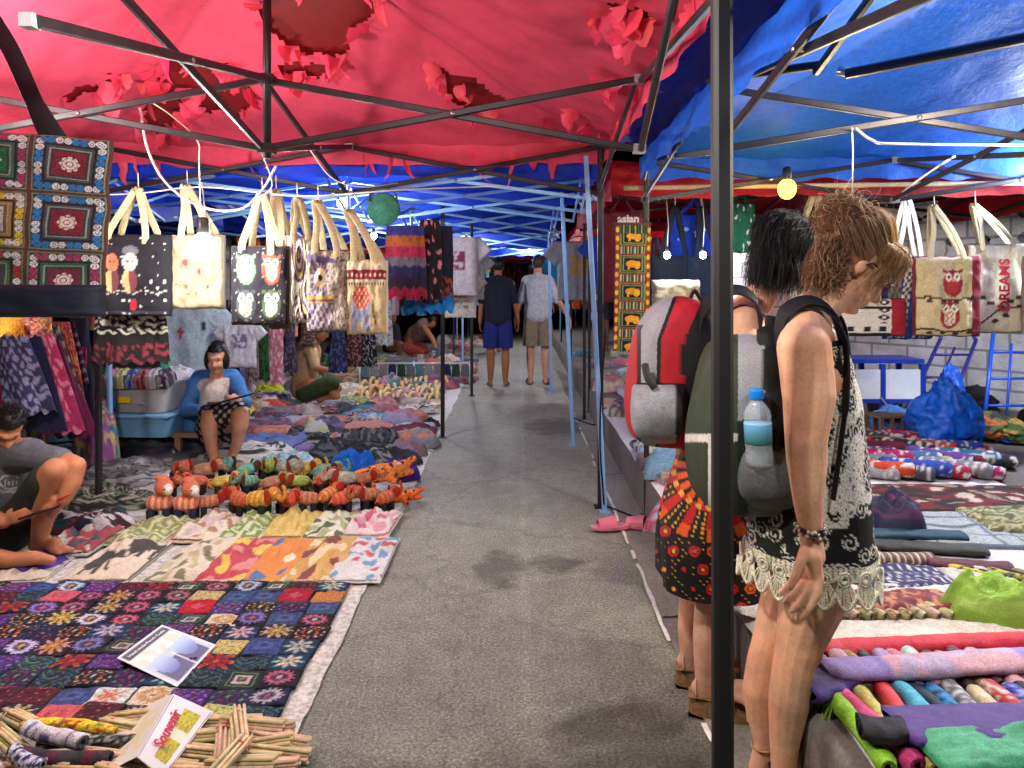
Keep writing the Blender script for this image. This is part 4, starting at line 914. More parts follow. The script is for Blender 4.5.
# ---- people farther off ----------------------------------------------------------------
def standing(x, y, h, label, skin, shirt, shorts, hair, shirt_len=.43, short_len=.30, yaw=0., arm_out=(0, .1), bald=0, z=0., feetcol=None, sleeves=.2, wd=1., skirt=False):
    e = empty('person', (x, y, z), label, 'person'); k = h/1.75; W = wd*k
    b = Fig(); V = lambda a, c, d: Vector((x, y, z))+Matrix.Rotation(yaw, 3, 'Z')@Vector((a*k, c*k, d*k))
    b.chain([(V(0, 0, .95), .12*W), (V(0, 0, 1.15), .115*W), (V(0, .0, 1.32), .12*W)]); b.cap(V(-.09, 0, 1.33), .085*k, V(.09, 0, 1.33), .085*k); b.cap(V(-.07, 0, .93), .11*k, V(.07, 0, .93), .11*k)
    b.cap(V(0, 0, 1.4), .06*k, V(0, .02, 1.55), .055*k)
    for sx in (-1, 1):
        ao = arm_out[0 if sx < 0 else 1]
        b.chain([(V(sx*.17, 0, 1.40), .055*k), (V(sx*(.22+ao*.3), -.01, 1.14), .042*k), (V(sx*(.24+ao), .04, .93), .034*k), (V(sx*(.245+ao*1.2), .06, .85), .026*k)])
        b.hand(V(sx*(.245+ao*1.2), .06, .86), V(sx*(.25+ao*1.25), .07, .78), (0, 1, 0), (sx, 0, 0), .018*k, .009*k, .07*k)
        b.chain([(V(sx*.09, 0, .9), .095*k), (V(sx*.10, .02*sx, .50), .058*k), (V(sx*.10, .0, .34), .058*k), (V(sx*.10, -.02, .09), .036*k)])
        b.foot(V(sx*.10, -.02, .08), Matrix.Rotation(yaw, 3, 'Z')@Vector((sx*.15, 1, 0)), z, .25*k)
    q_ = b.head(V(0, .03, 1.62), Matrix.Rotation(yaw, 3, 'Z')@Vector((0, 1, -.1)), (0, 0, 1), .93*k)
    b.build('body', e, skin, .014*max(1, k), 3)
    L = lambda a, c, d, rx, ry: (*V(a, c, d), rx*W, ry*k)
    top = 1.44; bot = 1.44-shirt_len*1.25; sp = [(V(-.10, 0, 1.34), .098*k, V(.10, 0, 1.34), .098*k), (V(-.035, 0, 1.33), .138*W, V(-.04, 0, bot+.13), .14*W), (V(.035, 0, 1.33), .138*W, V(.04, 0, bot+.13), .14*W)]
    sp += [(V(-.06, -.01, 1.425), .066*k, V(.06, -.01, 1.425), .066*k), (V(0, 0, 1.44), .068*k, V(0, -.005, 1.46), .064*k)]
    for sx in (-1, 1):
        ao = arm_out[0 if sx < 0 else 1]; sp += [(V(sx*.15, 0, 1.405), .068*k, V(sx*(.17+.05*sleeves/.26+ao*.15), -.005, 1.42-sleeves), .060*k), (V(sx*.05, -.0, 1.43), .06*k, V(sx*.15, 0, 1.41), .066*k)]
    f_ = Fig()
    for q0 in sp: f_.cap(*q0)
    f_.build('shirt', e, shirt, .012, 3, FAB, lambda v, c: shirt)
    zt = .98
    if skirt:
        mb = WB(); loft(mb, [(*V(0, 0, 1.0), .155*W, .12*k, yaw), (*V(0, 0, .8), .185*W, .15*k, yaw), (*V(0, 0, zt-short_len-.2), .19*W, .15*k, yaw)], lambda u, v, p: shorts, 40, 20, world=True, fold=.06, ff=5); mb.build('shorts', FAB, e)
    else:
        mb = WB()
        for sx in (-1, 1): loft(mb, [(*V(sx*.055, 0, 1.0), .10*W, .12*k, yaw), (*V(sx*.08, 0, .82), .105*W, .12*k, yaw), (*V(sx*.10, 0, zt-short_len-.1), .098*W, .105*k, yaw)], lambda u, v, p: shorts, 30, 20, world=True, fold=.05, ff=5)
        mb.build('shorts', FAB, e)
    mb = WB(); C, f, u, s3, kk = b.hf; M = Matrix((s3, f, u)).transposed()
    def kp(uu, v):
        a = 2*PI*uu; bb = PI*(v-.5); g = Vector((math.cos(bb)*math.cos(a), math.cos(bb)*math.sin(a), math.sin(bb))); return not (g.y > .1 and g.z < .45) and g.z > -.78
    mb.grid(32, 20, lambda uu, v: C+M@Vector((math.cos(PI*(v-.5))*math.cos(2*PI*uu)*.083*kk, -.018*kk+math.cos(PI*(v-.5))*math.sin(2*PI*uu)*.106*kk, .028*kk+math.sin(PI*(v-.5))*.104*kk))*(1) , hair, True, kp)
    for i in range(260):
        a = hr.uniform(-PI, PI); bb = hr.uniform(-.4, 1.5)
        if math.cos(a)*math.cos(bb) > .3 and math.sin(bb) < .45: continue
        g = Vector((math.cos(bb)*math.sin(a)*.084, math.cos(bb)*math.cos(a)*.106-.018, math.sin(bb)*.105+.028))*kk; p0 = C+M@g; d = (M@g).normalized()
        strand(mb, [p0, p0+d*.010+rv(.004), p0+d*.014+rv(.008)], .003, rndcol(hair, 12, hr))
    mb.build('hair', HAIR, e)
    if feetcol:
        for sx in (-1, 1):
            mb = WB(); c = V(sx*.115, .05, .012); mb.ell(c, (.05*k, .145*k, .014*k), None, 16, 8, feetcol); mb.tube([c+Vector((.045*k*math.cos(t), .05, .06*k*math.sin(t))) for t in [j*PI/6 for j in range(7)]], .01*k, 6, True, feetcol); mb.build('sandal', PLAS, e)
    return e
standing((498-520)/F*10.1, 10.1, 1.76, 'person seen from behind in navy t-shirt and blue shorts walking down the lane', (150, 100, 74), (16, 24, 44), (24, 34, 110), (18, 16, 16), .52, .36, 0, (.0, .02), skirt=False, sleeves=.26, wd=1.05)
standing((538-520)/F*10.3, 10.3, 1.80, 'person seen from behind in pale grey t-shirt and khaki shorts in the lane', (206, 160, 132), (186, 192, 202), (138, 126, 104), (60, 50, 44), .50, .36, 0, (.05, .16), feetcol=(60, 54, 50), sleeves=.28, wd=1.08)
standing(-.55, 15.2, 1.66, 'small far person in a dark top beyond the walking pair', (160, 110, 84), (60, 40, 52), (40, 44, 60), (18, 16, 16), wd=.95)
standing(.45, 17.5, 1.68, 'small far person in a pale top near the lane end', (170, 120, 94), (170, 160, 150), (50, 50, 60), (18, 16, 16), wd=.95)
standing(1.35, 12.4, 1.62, 'far person in a teal top under the right red tents', (160, 110, 84), (20, 110, 140), (40, 44, 60), (18, 16, 16), wd=.95, z=.28)

def shell(e, name, parts, col, mat=FAB, voxel=.012, it=3, paint=None, parent=None):
    f = Fig()
    for p in parts:
        if len(p) == 4: f.cap(*p)
        else: f.ell(*p)
    ex = (lambda v, c: paint(v)) if paint else None
    return f.build(name, parent or e, col, voxel, it, mat, ex)
def hairshell(e, b, col, extra=(), n=300, rad=1.06, front=.30, zf=.42):
    C, f, u, s3, kk = b.hf; M = Matrix((s3, f, u)).transposed(); mb = WB()
    def kp(uu, v):
        a = 2*PI*uu; bb = PI*(v-.5); g = Vector((math.cos(bb)*math.cos(a), math.cos(bb)*math.sin(a), math.sin(bb))); return not (g.y > front and g.z < zf) and g.z > -.6
    mb.grid(36, 24, lambda uu, v: C+M@Vector((math.cos(PI*(v-.5))*math.cos(2*PI*uu)*.078*rad*kk, -.018*kk+math.cos(PI*(v-.5))*math.sin(2*PI*uu)*.1*rad*kk, .028*kk+math.sin(PI*(v-.5))*.099*rad*kk)), col, True, kp)
    for i in range(n):
        a = hr.uniform(-PI, PI); bb = hr.uniform(-.4, 1.5)
        if math.cos(a)*math.cos(bb) > front+.05 and math.sin(bb) < zf: continue
        g = Vector((math.cos(bb)*math.sin(a)*.079*rad, math.cos(bb)*math.cos(a)*.101*rad-.018, math.sin(bb)*.1*rad+.028))*kk; p0 = C+M@g; d = (M@g).normalized()
        strand(mb, [p0, p0+d*.006+rv(.004), p0+d*.006+rv(.012)], .0028, rndcol(col, 10, hr))
    for c, r in extra: mb.ell(c, r, None, 16, 10, col)
    return mb.build('hair', HAIR, e)

# crouching vendor at the left edge
v1 = empty('person', P(20, 560, 3.85), 'crouching person in grey t-shirt and dark shorts looking at a phone at the left edge', 'person')
b = Fig(); Y = 3.85
b.chain([(P(-8, 535, 3.95), .14), (P(-5, 500, 3.95), .135), (P(2, 465, 3.93), .13)]); b.cap(P(-18, 458, 4.03), .075, P(28, 452, 3.82), .075)
b.chain([(P(6, 450, 3.88), .06), (P(8, 432, 3.84), .055)])
b.chain([(P(30, 455, 3.80), .062), (P(56, 458, 3.72), .052), (P(76, 466, 3.62), .046), (P(73, 482, 3.6), .041), (P(64, 500, 3.58), .031)])
b.hand(P(64, 500, 3.58), P(52, 510, 3.57), (-.3, 0, 1), (.3, 0, .6), .018, .009, .07, .5)
b.chain([(P(-20, 470, 4.0), .06), (P(-22, 510, 3.75), .046), (P(4, 522, 3.6), .033)])
b.hand(P(4, 522, 3.6), P(14, 518, 3.58), (0, 0, 1), (0, -1, .3), .018, .009, .07, .6)
b.chain([(P(0, 545, 3.9), .10), (P(30, 508, 3.72), .085), (P(52, 474, 3.6), .064), (P(55, 470, 3.58), .060), (P(46, 505, 3.64), .058), (P(40, 535, 3.68), .042), (P(38, 546, 3.7), .036)])
b.foot(P(38, 548, 3.70), (1, -.25, 0), .05, .24, .036)
b.chain([(P(-10, 545, 3.85), .10), (P(-60, 545, 3.65), .07), (P(-20, 556, 3.55), .05), (P(12, 560, 3.52), .038), (P(34, 558, 3.52), .034), (P(52, 560, 3.50), .02)])
q_ = b.head(P(8, 428, 3.83), (.42, -.62, -.62), (.3, -.3, .85), .9)
b.build('body', v1, (178, 122, 88), .008, 4)
def shirtpaint(v):
    x, y = px_of(v); c = (92, 98, 104)
    r = math.hypot((x-10)/11., (y-482)/7.)
    if v.y < 3.86 and (.85 < r < 1.05 or (r < .7 and math.sin(x*1.6) > .2 and abs(y-483) < 2.5)): c = (190, 194, 196)
    if v.y < 3.86 and 490 < y < 493 and x < 24: c = (160, 164, 166)
    return c
shell(v1, 't_shirt', [(P(-8, 530, 3.95), .155, P(2, 470, 3.92), .15), (P(-20, 462, 4.03), .09, P(30, 455, 3.81), .088), (P(28, 456, 3.8), .078, P(60, 461, 3.68), .066), (P(-5, 448, 3.95), .07, P(12, 448, 3.85), .066), (P(-20, 470, 4.0), .08, P(-22, 500, 3.82), .065)], (92, 98, 104), voxel=.008, it=2, paint=shirtpaint)
shell(v1, 'shorts', [(P(-5, 545, 3.92), .13, P(28, 512, 3.74), .105), (P(28, 512, 3.74), .105, P(47, 480, 3.63), .085), (P(-10, 545, 3.88), .125, P(-50, 545, 3.7), .1)], (44, 56, 46), voxel=.012, it=2)
hairshell(v1, b, (18, 16, 16), n=700)
mb = WB(); c0 = P(66, 496, 3.585); mb.tube([c0+Vector((math.cos(a)*.036, math.sin(a)*.036, .02*math.cos(a))) for a in [j*PI/10 for j in range(21)]], .004, 6, False, (190, 30, 30)); mb.build('wristband', PLAS, v1)
ph = WB(); ph.bar(P(24, 517, 3.55), P(54, 508, 3.53), .075, .009, (22, 22, 26)); pho = ph.build('phone', PLAS, at=P(38, 513, 3.54), smooth=False); tag(pho, 'dark smartphone held by the crouching person in grey', 'phone')

# seated vendor in the blue cardigan
v2 = empty('person', P(215, 463, 5.74), 'seated person in bright blue cardigan and white top holding a dark folded textile', 'person')
b = Fig(); Y = 5.85
b.chain([(P(214, 425, 5.95), .115), (P(214, 400, 5.93), .10), (P(216, 388, 5.90), .09)]); b.cap(P(200, 385, 5.92), .048, P(231, 384, 5.92), .048)
b.chain([(P(216, 378, 5.87), .052), (P(217, 368, 5.85), .046)])
b.chain([(P(194, 386, 5.9), .05), (P(187, 410, 5.82), .042), (P(205, 409, 5.6), .03)]); b.hand(P(204, 409, 5.6), P(212, 406, 5.57), (0, 0, 1), (0, -1, 0), .016, .009, .06)
b.chain([(P(237, 384, 5.88), .05), (P(244, 405, 5.8), .042), (P(238, 400, 5.62), .03)]); b.hand(P(238, 400, 5.62), P(232, 399, 5.58), (0, 0, 1), (0, -1, 0), .016, .009, .06)
b.chain([(P(208, 430, 5.9), .095), (P(210, 416, 5.52), .066), (P(209, 425, 5.5), .062), (P(211, 445, 5.55), .046), (P(214, 459, 5.6), .036)])
b.chain([(P(222, 430, 5.9), .095), (P(240, 415, 5.5), .066), (P(240, 425, 5.5), .062), (P(238, 440, 5.58), .046), (P(233, 454, 5.65), .036)])
b.foot(P(214, 460, 5.6), (.25, -1, 0), .0, .22, .03); b.foot(P(233, 456, 5.65), (.3, -1, 0), .0, .22, .03)
q_ = b.head(P(217, 358, 5.82), (.10, -.95, -.18), (0, -.1, 1), .93)
b.build('body', v2, (212, 164, 134), .009, 4)
shell(v2, 'top', [(P(214, 425, 5.91), .132, P(216, 392, 5.87), .118), (P(205, 386, 5.88), .062, P(227, 385, 5.88), .062)], (226, 224, 216), voxel=.012)
shell(v2, 'cardigan', [(P(200, 390, 5.93), .095, P(195, 430, 5.98), .09), (P(232, 389, 5.93), .092, P(237, 425, 5.97), .075), (P(196, 386, 5.9), .068, P(187, 410, 5.82), .058), (P(187, 410, 5.82), .056, P(200, 410, 5.63), .042), (P(236, 384, 5.89), .066, P(245, 404, 5.8), .056), (P(245, 404, 5.8), .054, P(240, 400, 5.66), .042), (P(197, 385, 5.93), .082, P(207, 382, 5.94), .07), (P(235, 384, 5.93), .082, P(225, 381, 5.94), .07), (P(200, 378, 5.98), .07, P(232, 377, 5.98), .07)], (74, 142, 214), voxel=.012)
def skirtp(v):
    x, y = px_of(v); t = math.sin(v.x*90)*math.sin(v.z*90+v.y*40)
    return (196, 186, 180) if t > .35 else (36, 30, 36)
shell(v2, 'patterned_skirt', [(P(210, 430, 5.92), .12, P(211, 413, 5.56), .088), (P(222, 430, 5.92), .12, P(238, 412, 5.55), .088), (P(211, 414, 5.56), .088, P(224, 414, 5.55), .08), (P(224, 414, 5.55), .08, P(238, 412, 5.55), .088)], (40, 34, 40), voxel=.012, paint=skirtp)
hairshell(v2, b, (22, 18, 18), [(P(216, 354, 5.95), .075), (P(208, 360, 5.84), (.025, .05, .075)), (P(226, 360, 5.84), (.025, .05, .075)), (P(216, 372, 5.97), .05)], n=260, rad=1.08)
tb = WB(); tb.bar(P(206, 406, 5.46), P(252, 394, 5.42), .16, .012, (34, 34, 40)); tag(tb.build('folded_textile', FAB, at=P(228, 400, 5.44), smooth=False), 'dark flat textile held over the knees of the person in cardigan', 'textile')
sto = empty('low_stool', P(206, 448, 5.95), 'low wooden stool under the person in the blue cardigan', 'stool'); sto.location.z = 0
MB().box((0, 0, .2), (.42, .3, .035)).build('seat', solid('worn_wood', (128, 100, 74), .7), sto, smooth=False)
for sx in (-1, 1):
    for sy in (-1, 1): MB().box((sx*.17, sy*.11, .09), (.045, .045, .18)).build('leg', MATS['worn_wood'], sto, smooth=False)

# kneeling vendor under the tote bags
v3 = empty('person', P(312, 403, 8.6), 'kneeling person in a tan shirt turned right beneath the tote bags', 'person')
b = Fig()
b.chain([(P(304, 385, 8.7), .13), (P(306, 365, 8.65), .12), (P(310, 350, 8.6), .12)]); b.cap(P(310, 350, 8.8), .07, P(311, 350, 8.45), .07); b.cap(P(313, 345, 8.6), .055, P(319, 335, 8.55), .05)
b.chain([(P(312, 352, 8.42), .055), (P(316, 368, 8.35), .043), (P(328, 370, 8.3), .03)]); b.hand(P(328, 370, 8.3), P(335, 371, 8.3), (0, 0, 1), (0, -1, 0), .016, .01, .07)
b.chain([(P(304, 388, 8.6), .1), (P(330, 384, 8.4), .07), (P(336, 396, 8.4), .05), (P(320, 400, 8.5), .04)]); b.chain([(P(304, 388, 8.8), .1), (P(336, 388, 8.8), .07), (P(320, 400, 8.9), .045)])
b.head(P(322, 330, 8.52), (.85, -.2, -.45), (.4, 0, .9), .95); b.build('body', v3, (176, 122, 90), .014, 3)
shell(v3, 'shirt', [(P(303, 388, 8.7), .15, P(309, 352, 8.62), .142), (P(310, 351, 8.8), .085, P(311, 351, 8.45), .085), (P(312, 352, 8.42), .07, P(315, 365, 8.36), .06)], (206, 178, 136), voxel=.016)
shell(v3, 'green_wrap', [(P(306, 392, 8.6), .12, P(331, 384, 8.4), .1)], (66, 92, 48), voxel=.016)
hairshell(v3, b, (22, 18, 18), [(P(313, 330, 8.6), .06)], n=150, rad=1.1)

v4 = empty('person', P(422, 357, 14.2), 'far bent over person in grey top and salmon trousers between goods', 'person')
b = Fig(); b.chain([(P(412, 345, 14.2), .15), (P(414, 333, 14.1), .14), (P(424, 326, 13.9), .13)]); b.chain([(P(412, 346, 14.2), .13), (P(424, 350, 13.9), .09), (P(416, 356, 14.), .07)]); b.chain([(P(424, 327, 13.7), .06), (P(432, 338, 13.6), .05), (P(436, 348, 13.5), .035)])
b.head(P(432, 322, 13.8), (.6, -.3, -.7), (.5, 0, .7), .95); b.build('body', v4, (170, 118, 86), .02, 3)
shell(v4, 'top', [(P(413, 338, 14.2), .17, P(424, 326, 13.9), .155)], (140, 122, 112), voxel=.02); shell(v4, 'trousers', [(P(411, 347, 14.2), .17, P(424, 350, 13.9), .11)], (206, 96, 90), voxel=.02)
hairshell(v4, b, (24, 20, 20), n=80)
v5 = empty('person', P(392, 352, 15.2), 'far seated person in dark clothes left of the bent person', 'person')
b = Fig(); b.chain([(P(392, 346, 15.2), .17), (P(392, 330, 15.2), .15)]); b.chain([(P(392, 346, 15.), .12), (P(400, 345, 14.6), .08), (P(400, 354, 14.6), .06)]); b.head(P(393, 318, 15.1), (.2, -.9, -.2), (0, 0, 1), .95); b.build('body', v5, (170, 118, 86), .02, 3)
shell(v5, 'top', [(P(392, 347, 15.2), .2, P(392, 330, 15.2), .17)], (52, 44, 64), voxel=.02); hairshell(v5, b, (24, 20, 20), n=80)
# ---------------------------------------------------------------- pattern painters  (u, v in 0..1) -> sRGB
def pal_noise(cols, s=6, seed=0., dist=.5):
    def f(u, v):
        k = noise.fractal(Vector((u*s+seed, v*s, seed)), .8, 2, 3)+.5+dist*nz(u*s*3, v*s*3, seed)
        return cols[int(clamp(k, 0, .999)*len(cols))]
    return f
def stripes(cols, n=8, ax=1, wob=.0, seed=0):
    def f(u, v):
        k = (v if ax else u)+wob*nz(u*4, v*4, seed); return cols[int(abs(k)*n*1.0) % len(cols)]
    return f
def flower(base, c1, c2, n=8, R_=.38, style=0, seed=0.):
    def f(u, v):
        x, y = u-.5, v-.5; r = math.hypot(x, y); t = math.atan2(y, x)
        if max(abs(x), abs(y)) > .47: return mixc(base, (10, 10, 14), .5)
        if style == 0:      # sunburst
            k = R_*(1-.28*abs(math.sin(t*n/2+seed)))
            if r < R_*.24: return c2
            if r < R_*.34: return base
            if R_*.5 < r < k: return c1
            if r < R_*.5: return mixc(c1, base, .6)
        elif style == 1:    # spots scattered round a ring
            if abs(r-R_*.6) < .035 and math.sin(t*n*2) > 0: return c1
            if abs(r-R_) < .04 and math.sin(t*n) > .4: return c2
            if r < .07: return c2
            if nz(u*17, v*17, seed) > .45: return c1
        elif style == 2:    # tendrils
            if abs(math.sin(u*9+math.sin(v*11+seed)*1.6)) < .16: return c1
            if abs(math.sin(v*10+math.sin(u*8+seed)*1.8)) < .12: return c2
        elif style == 3:    # petals
            k = R_*abs(math.cos(t*n/2)); 
            if r < .06: return c2
            if r < k*.9: return c1
            if r < k*1.1: return c2
        elif style == 4:    # squares
            m = max(abs(x), abs(y)); 
            if .30 < m < .35: return c1
            if .15 < m < .2: return c2
            if m < .08: return c1
        elif style == 5:    # small specks
            if nz(u*24, v*24, seed) > .38: return c1 if nz(u*5, v*5, seed) > 0 else c2
        return base
    return f
CR, PKc, RDc, ORc, YLc, GRc, TLc, WHc, LVc = (226, 214, 186), (214, 112, 128), (178, 34, 44), (224, 120, 44), (222, 186, 70), (120, 160, 80), (60, 140, 160), (226, 226, 222), (150, 130, 190)
NV, BKc, PRc, DTc, BG, DG, SB = (30, 34, 66), (32, 26, 34), (74, 50, 108), (24, 62, 88), (86, 26, 44), (34, 56, 50), (66, 92, 130)
DES = [('dark navy', 'cream sunburst', flower(NV, CR, PKc, 16, .42, 0)), ('black', 'pink sunburst', flower(BKc, PKc, CR, 14, .42, 0, 1)), ('black', 'orange ring', flower(BKc, ORc, CR, 12, .4, 1, 2)),
       ('violet', 'lilac tendrils', flower(PRc, LVc, PKc, 8, .4, 2, 1)), ('dark navy', 'white sunburst', flower(NV, WHc, YLc, 18, .44, 0, 3)), ('dark teal', 'cream petals', flower(DTc, CR, TLc, 8, .44, 3)),
       ('burgundy', 'dark speckles', flower(BG, (40, 18, 26), PKc, 8, .4, 5, 2)), ('black', 'scattered spots', flower(BKc, CR, PKc, 8, .4, 5, 5)), ('dark green', 'pale squares', flower(DG, GRc, CR, 8, .4, 4)),
       ('slate blue', 'plain stitching', flower(SB, (50, 72, 112), (90, 120, 156), 8, .4, 4)), ('violet', 'pink ring', flower(PRc, PKc, LVc, 10, .4, 1, 4)), ('dark navy', 'red flower', flower(NV, RDc, ORc, 8, .5, 3, 1)),
       ('black', 'lilac sunburst', flower(BKc, LVc, PKc, 16, .44, 0, 2)), ('dark navy', 'coloured specks', flower(NV, TLc, PKc, 8, .4, 5, 9)), ('dark brown', 'yellow petals', flower((62, 40, 34), YLc, CR, 10, .44, 3)),
       ('dark green', 'teal tendrils', flower(DG, TLc, GRc, 8, .4, 2, 5)), ('navy', 'red green ring', flower((38, 40, 84), RDc, GRc, 9, .4, 1, 7))]
ODD = [('bright red', 'one curl', flower((178, 28, 42), (200, 60, 70), PKc, 4, .2, 3)), ('salmon pink', 'faint circle', flower((216, 104, 112), (196, 84, 96), (226, 130, 130), 30, .3, 0)),
       ('orange', 'spiral rings', lambda u, v: (222, 140, 70) if math.sin(math.hypot(u-.5, v-.5)*60) > -.5 else (196, 104, 50)), ('cream', 'tan sunburst', flower((222, 212, 190), (200, 150, 100), (170, 110, 70), 16, .42, 0)),
       ('pale yellow', 'brown flowers', flower((214, 200, 120), (110, 80, 60), (150, 90, 60), 8, .4, 2, 3)), ('white', 'orange flower', flower((224, 222, 216), ORc, PKc, 8, .36, 3)), ('bright teal', 'cream petals ', flower((28, 110, 140), CR, WHc, 12, .42, 3))]
def slab(w, d, h, paint, nu=22, nv=22, side=None, seed=0., wav=.3, sag=.0, rim=9):
    """folded cloth: a soft rounded pad, layers showing at its edges; local frame, underside at z = 0"""
    mb = MB(); q = lambda t: .5-.5*math.cos(PI*t)*(1-.12*(1-abs(2*t-1)))
    def q(t):
        s = 2*t-1; return .5+.5*math.copysign(1-(1-abs(s))**1.6, s)
    def pos(u, v):
        a, b = q(u)*2-1, q(v)*2-1
        e = (1-abs(a)**rim)*(1-abs(b)**rim); z = h*max(e, 0)**.35
        z += h*wav*noise.fractal(Vector((a*1.6+seed, b*1.6, seed)), .8, 2, 3)*e-sag*(a*a)*e
        ww = 1+.03*nz(b*3+seed, 1)+(.02*nz(a*9, seed)); dd = 1+.03*nz(a*3+seed, 2)
        return Vector((a*w/2*ww, b*d/2*dd, max(z, 0)))
    def col(u, v):
        a, b = q(u), q(v); p = pos(u, v)
        if side and (min(a, 1-a, b, 1-b) < .02): return side[int(p.z/h*len(side)*1.6) % len(side)]
        return paint(a, b)
    mb.grid(nu, nv, pos, col); return mb
def heap(rx, ry, h, paint, nu=34, nv=16, seed=0., rough=.35, pw=1.):
    mb = MB()
    def pos(u, v):
        t = 2*PI*u; r = v**.8; k = 1+.22*nz(math.cos(t)*1.6+seed, math.sin(t)*1.6, seed)+.07*nz(math.cos(t)*6, math.sin(t)*6, seed)
        x, y = math.cos(t)*r, math.sin(t)*r
        a = min(rough, .10/h)
        z = h*(1-r**2.6)**.6*(1+a*(1.1*nz(x*1.7+seed, y*1.7, seed)+.5*nz(x*3.6+seed, y*3.6, 2)))
        z += min(.018, h*.22)*(abs(nz(x*2.6+seed, y*2.6, 5))+.6*abs(nz(x*6+seed, y*6, 1)))*(1-r**3)
        z += min(.015, h*.16)*abs(nz(x*9+seed*2, y*9, 3))*(1-r**4)+min(.01, h*.13)*math.sin(9*(x+y*.6)+4*nz(x*2+seed, y*2, 7))*(1-r**4)
        return Vector((x*rx*k, y*ry*k, max(z, 0) if r < .999 else 0))
    mb.grid(nu, nv, pos, lambda u, v: paint(u, v), wrapu=True); return mb
def tuber(L, r, paint, n=12, m=14, seed=0., bend=.02, sw=.0):
    """cloth roll along y, lying on z = 0, with a folded-over seam and coiled ends"""
    mb = MB(); cols = []; pts = []
    def pos(u, v):
        t = 2*PI*u; rr = r*(1+.10*nz(v*5, seed)+.05*math.cos(t*1+seed)+.09*nz(v*9*L/.3, math.cos(t)*1.5+seed, math.sin(t)*1.5)+.04*math.sin(t*3+v*14)); 
        if v < 1e-6 or v > 1-1e-6: rr *= .72
        return Vector((bend*math.sin(v*PI+seed)+rr*math.cos(t)*(1+sw), (v-.5)*L, r+rr*math.sin(t)*.92))
    mb.grid(n, m, pos, lambda u, v: paint(u, v), wrapu=True)
    for s in (0, 1):                                      # coiled ends
        c = pos(0, s); c = Vector((bend*math.sin(s*PI+seed), (s-.5)*L*1.0, r))
        pts = [c+Vector((math.cos(a), 0, math.sin(a)))*r*.7*(1-a/26) for a in [k*PI/4 for k in range(18)]]
        mb.tube(pts, r*.10, 4, True, mixc(paint(.3, s), (20, 16, 18), .35))
    return mb
def put(mb, name, mat, x, y, z, rz, label, cat, group=None):
    o = mb.build(name, mat, at=(x, y, z), rz=rz); return tag(o, label, cat, group)
def dupe(src, x, y, z, rz, label, cat, group, color=None, scale=None, rx=0., ry=0.):
    c = src.copy(); COL.objects.link(c); c.location = (x, y, z); c.rotation_euler = (rx, ry, rz)
    if scale: c.scale = (scale,)*3 if isinstance(scale, (int, float)) else scale
    if color: c.color = (*lin(color), 1) if max(color) > 2 else (*color, 1)
    tag(c, label, cat, group)
    for ch in src.children:
        d = ch.copy(); COL.objects.link(d); d.parent = c
        if color: d.color = c.color
        for g in ch.children:
            k = g.copy(); COL.objects.link(k); k.parent = d
            if color: k.color = c.color
    return c

# ---------------------------------------------------------------- left side ground sheets
def edge_x(y): return -.655-.012*y+.022*nz(y*2.3, 1)+.012*nz(y*9, 4)
sh1 = MB().grid(50, 200, lambda u, v: (edge_x(1.3+v*4.8)*(1-u)+(-3.4)*u, 1.3+v*4.8, .006+.010*max(0, nz(u*30, v*60, 2))+(.012*abs(nz(v*40, 8)) if u < .02 else 0)), (188, 188, 180))
tag(sh1.build('ground_sheet', painted('woven_plastic_sheet', .5, 0, (80, .5), .12, 14, wrinkle=3.)), 'crumpled off-white sheet spread under the purses and blankets beside the lane', 'sheet')
sh2 = MB().grid(40, 120, lambda u, v: (edge_x(6.15+v*9)*(1-u)+(-4.6)*u, 6.15+v*9, .005+.010*max(0, nz(u*24, v*50, 7))), (186, 186, 182))
tag(sh2.build('ground_sheet', MATS['woven_plastic_sheet']), 'pale sheet under the folded clothes farther along the left side', 'sheet')

# purses in rows
pmesh = []
PUR = painted('embroidered_felt', .85, .3, (220, .5), .2, 60, objcol=True, wrinkle=1.)
protos = {}
gr = random.Random(11)
rowY = [2.12, 2.225, 2.33, 2.44, 2.55, 2.66, 2.775, 2.89, 3.0, 3.11, 3.22, 3.32]
used = {}
for r_i, y in enumerate(rowY):
    x = edge_x(y)-.075; n = 0
    lim = -(520+60)/F*y
    while x > lim and n < 16:
        wdt = gr.uniform(.122, .142); odd = gr.random() < .09
        if r_i < 2 and n < 9: x -= wdt; n += 1; continue       # here lie the stick bundles
        k = gr.randrange(len(ODD)) if odd else gr.randrange(len(DES))
        g, mot, fn = (ODD if odd else DES)[k]; key = (odd, k)
        lb = '%s purse with %s, %s from lane in %s row below the blankets' % (g, mot.strip(), ORD[n], ORD[len(rowY)-1-r_i])
        xx, yy, zz = x-wdt/2+gr.uniform(-.006, .006), y+gr.uniform(-.006, .006), .012+.008*gr.random()
        tint = tuple((.62, .62, .66)[k_]+.2*gr.random() if odd else (.46, .44, .62)[k_]+.26*gr.random() for k_ in range(3)); tint = tuple(min(1, t) for t in tint)
        args = (xx, yy, zz, gr.uniform(-.10, .10), lb, 'purse', 'embroidered purses laid out in rows')
        if key not in protos:
            o = slab(.136, .116, .012, fn, 30, 30, wav=.5, seed=k*3.1+odd).build('embroidered_purse', PUR)
            o.location = args[:3]; o.rotation_euler.z = args[3]; tag(o, *args[4:]); protos[key] = o; o.color = (*tint, 1)
        else: o = dupe(protos[key], *args, color=tint)
        o.rotation_euler.x = gr.uniform(-.06, .10); o.rotation_euler.y = gr.uniform(-.06, .06)
        x -= wdt*.98; n += 1

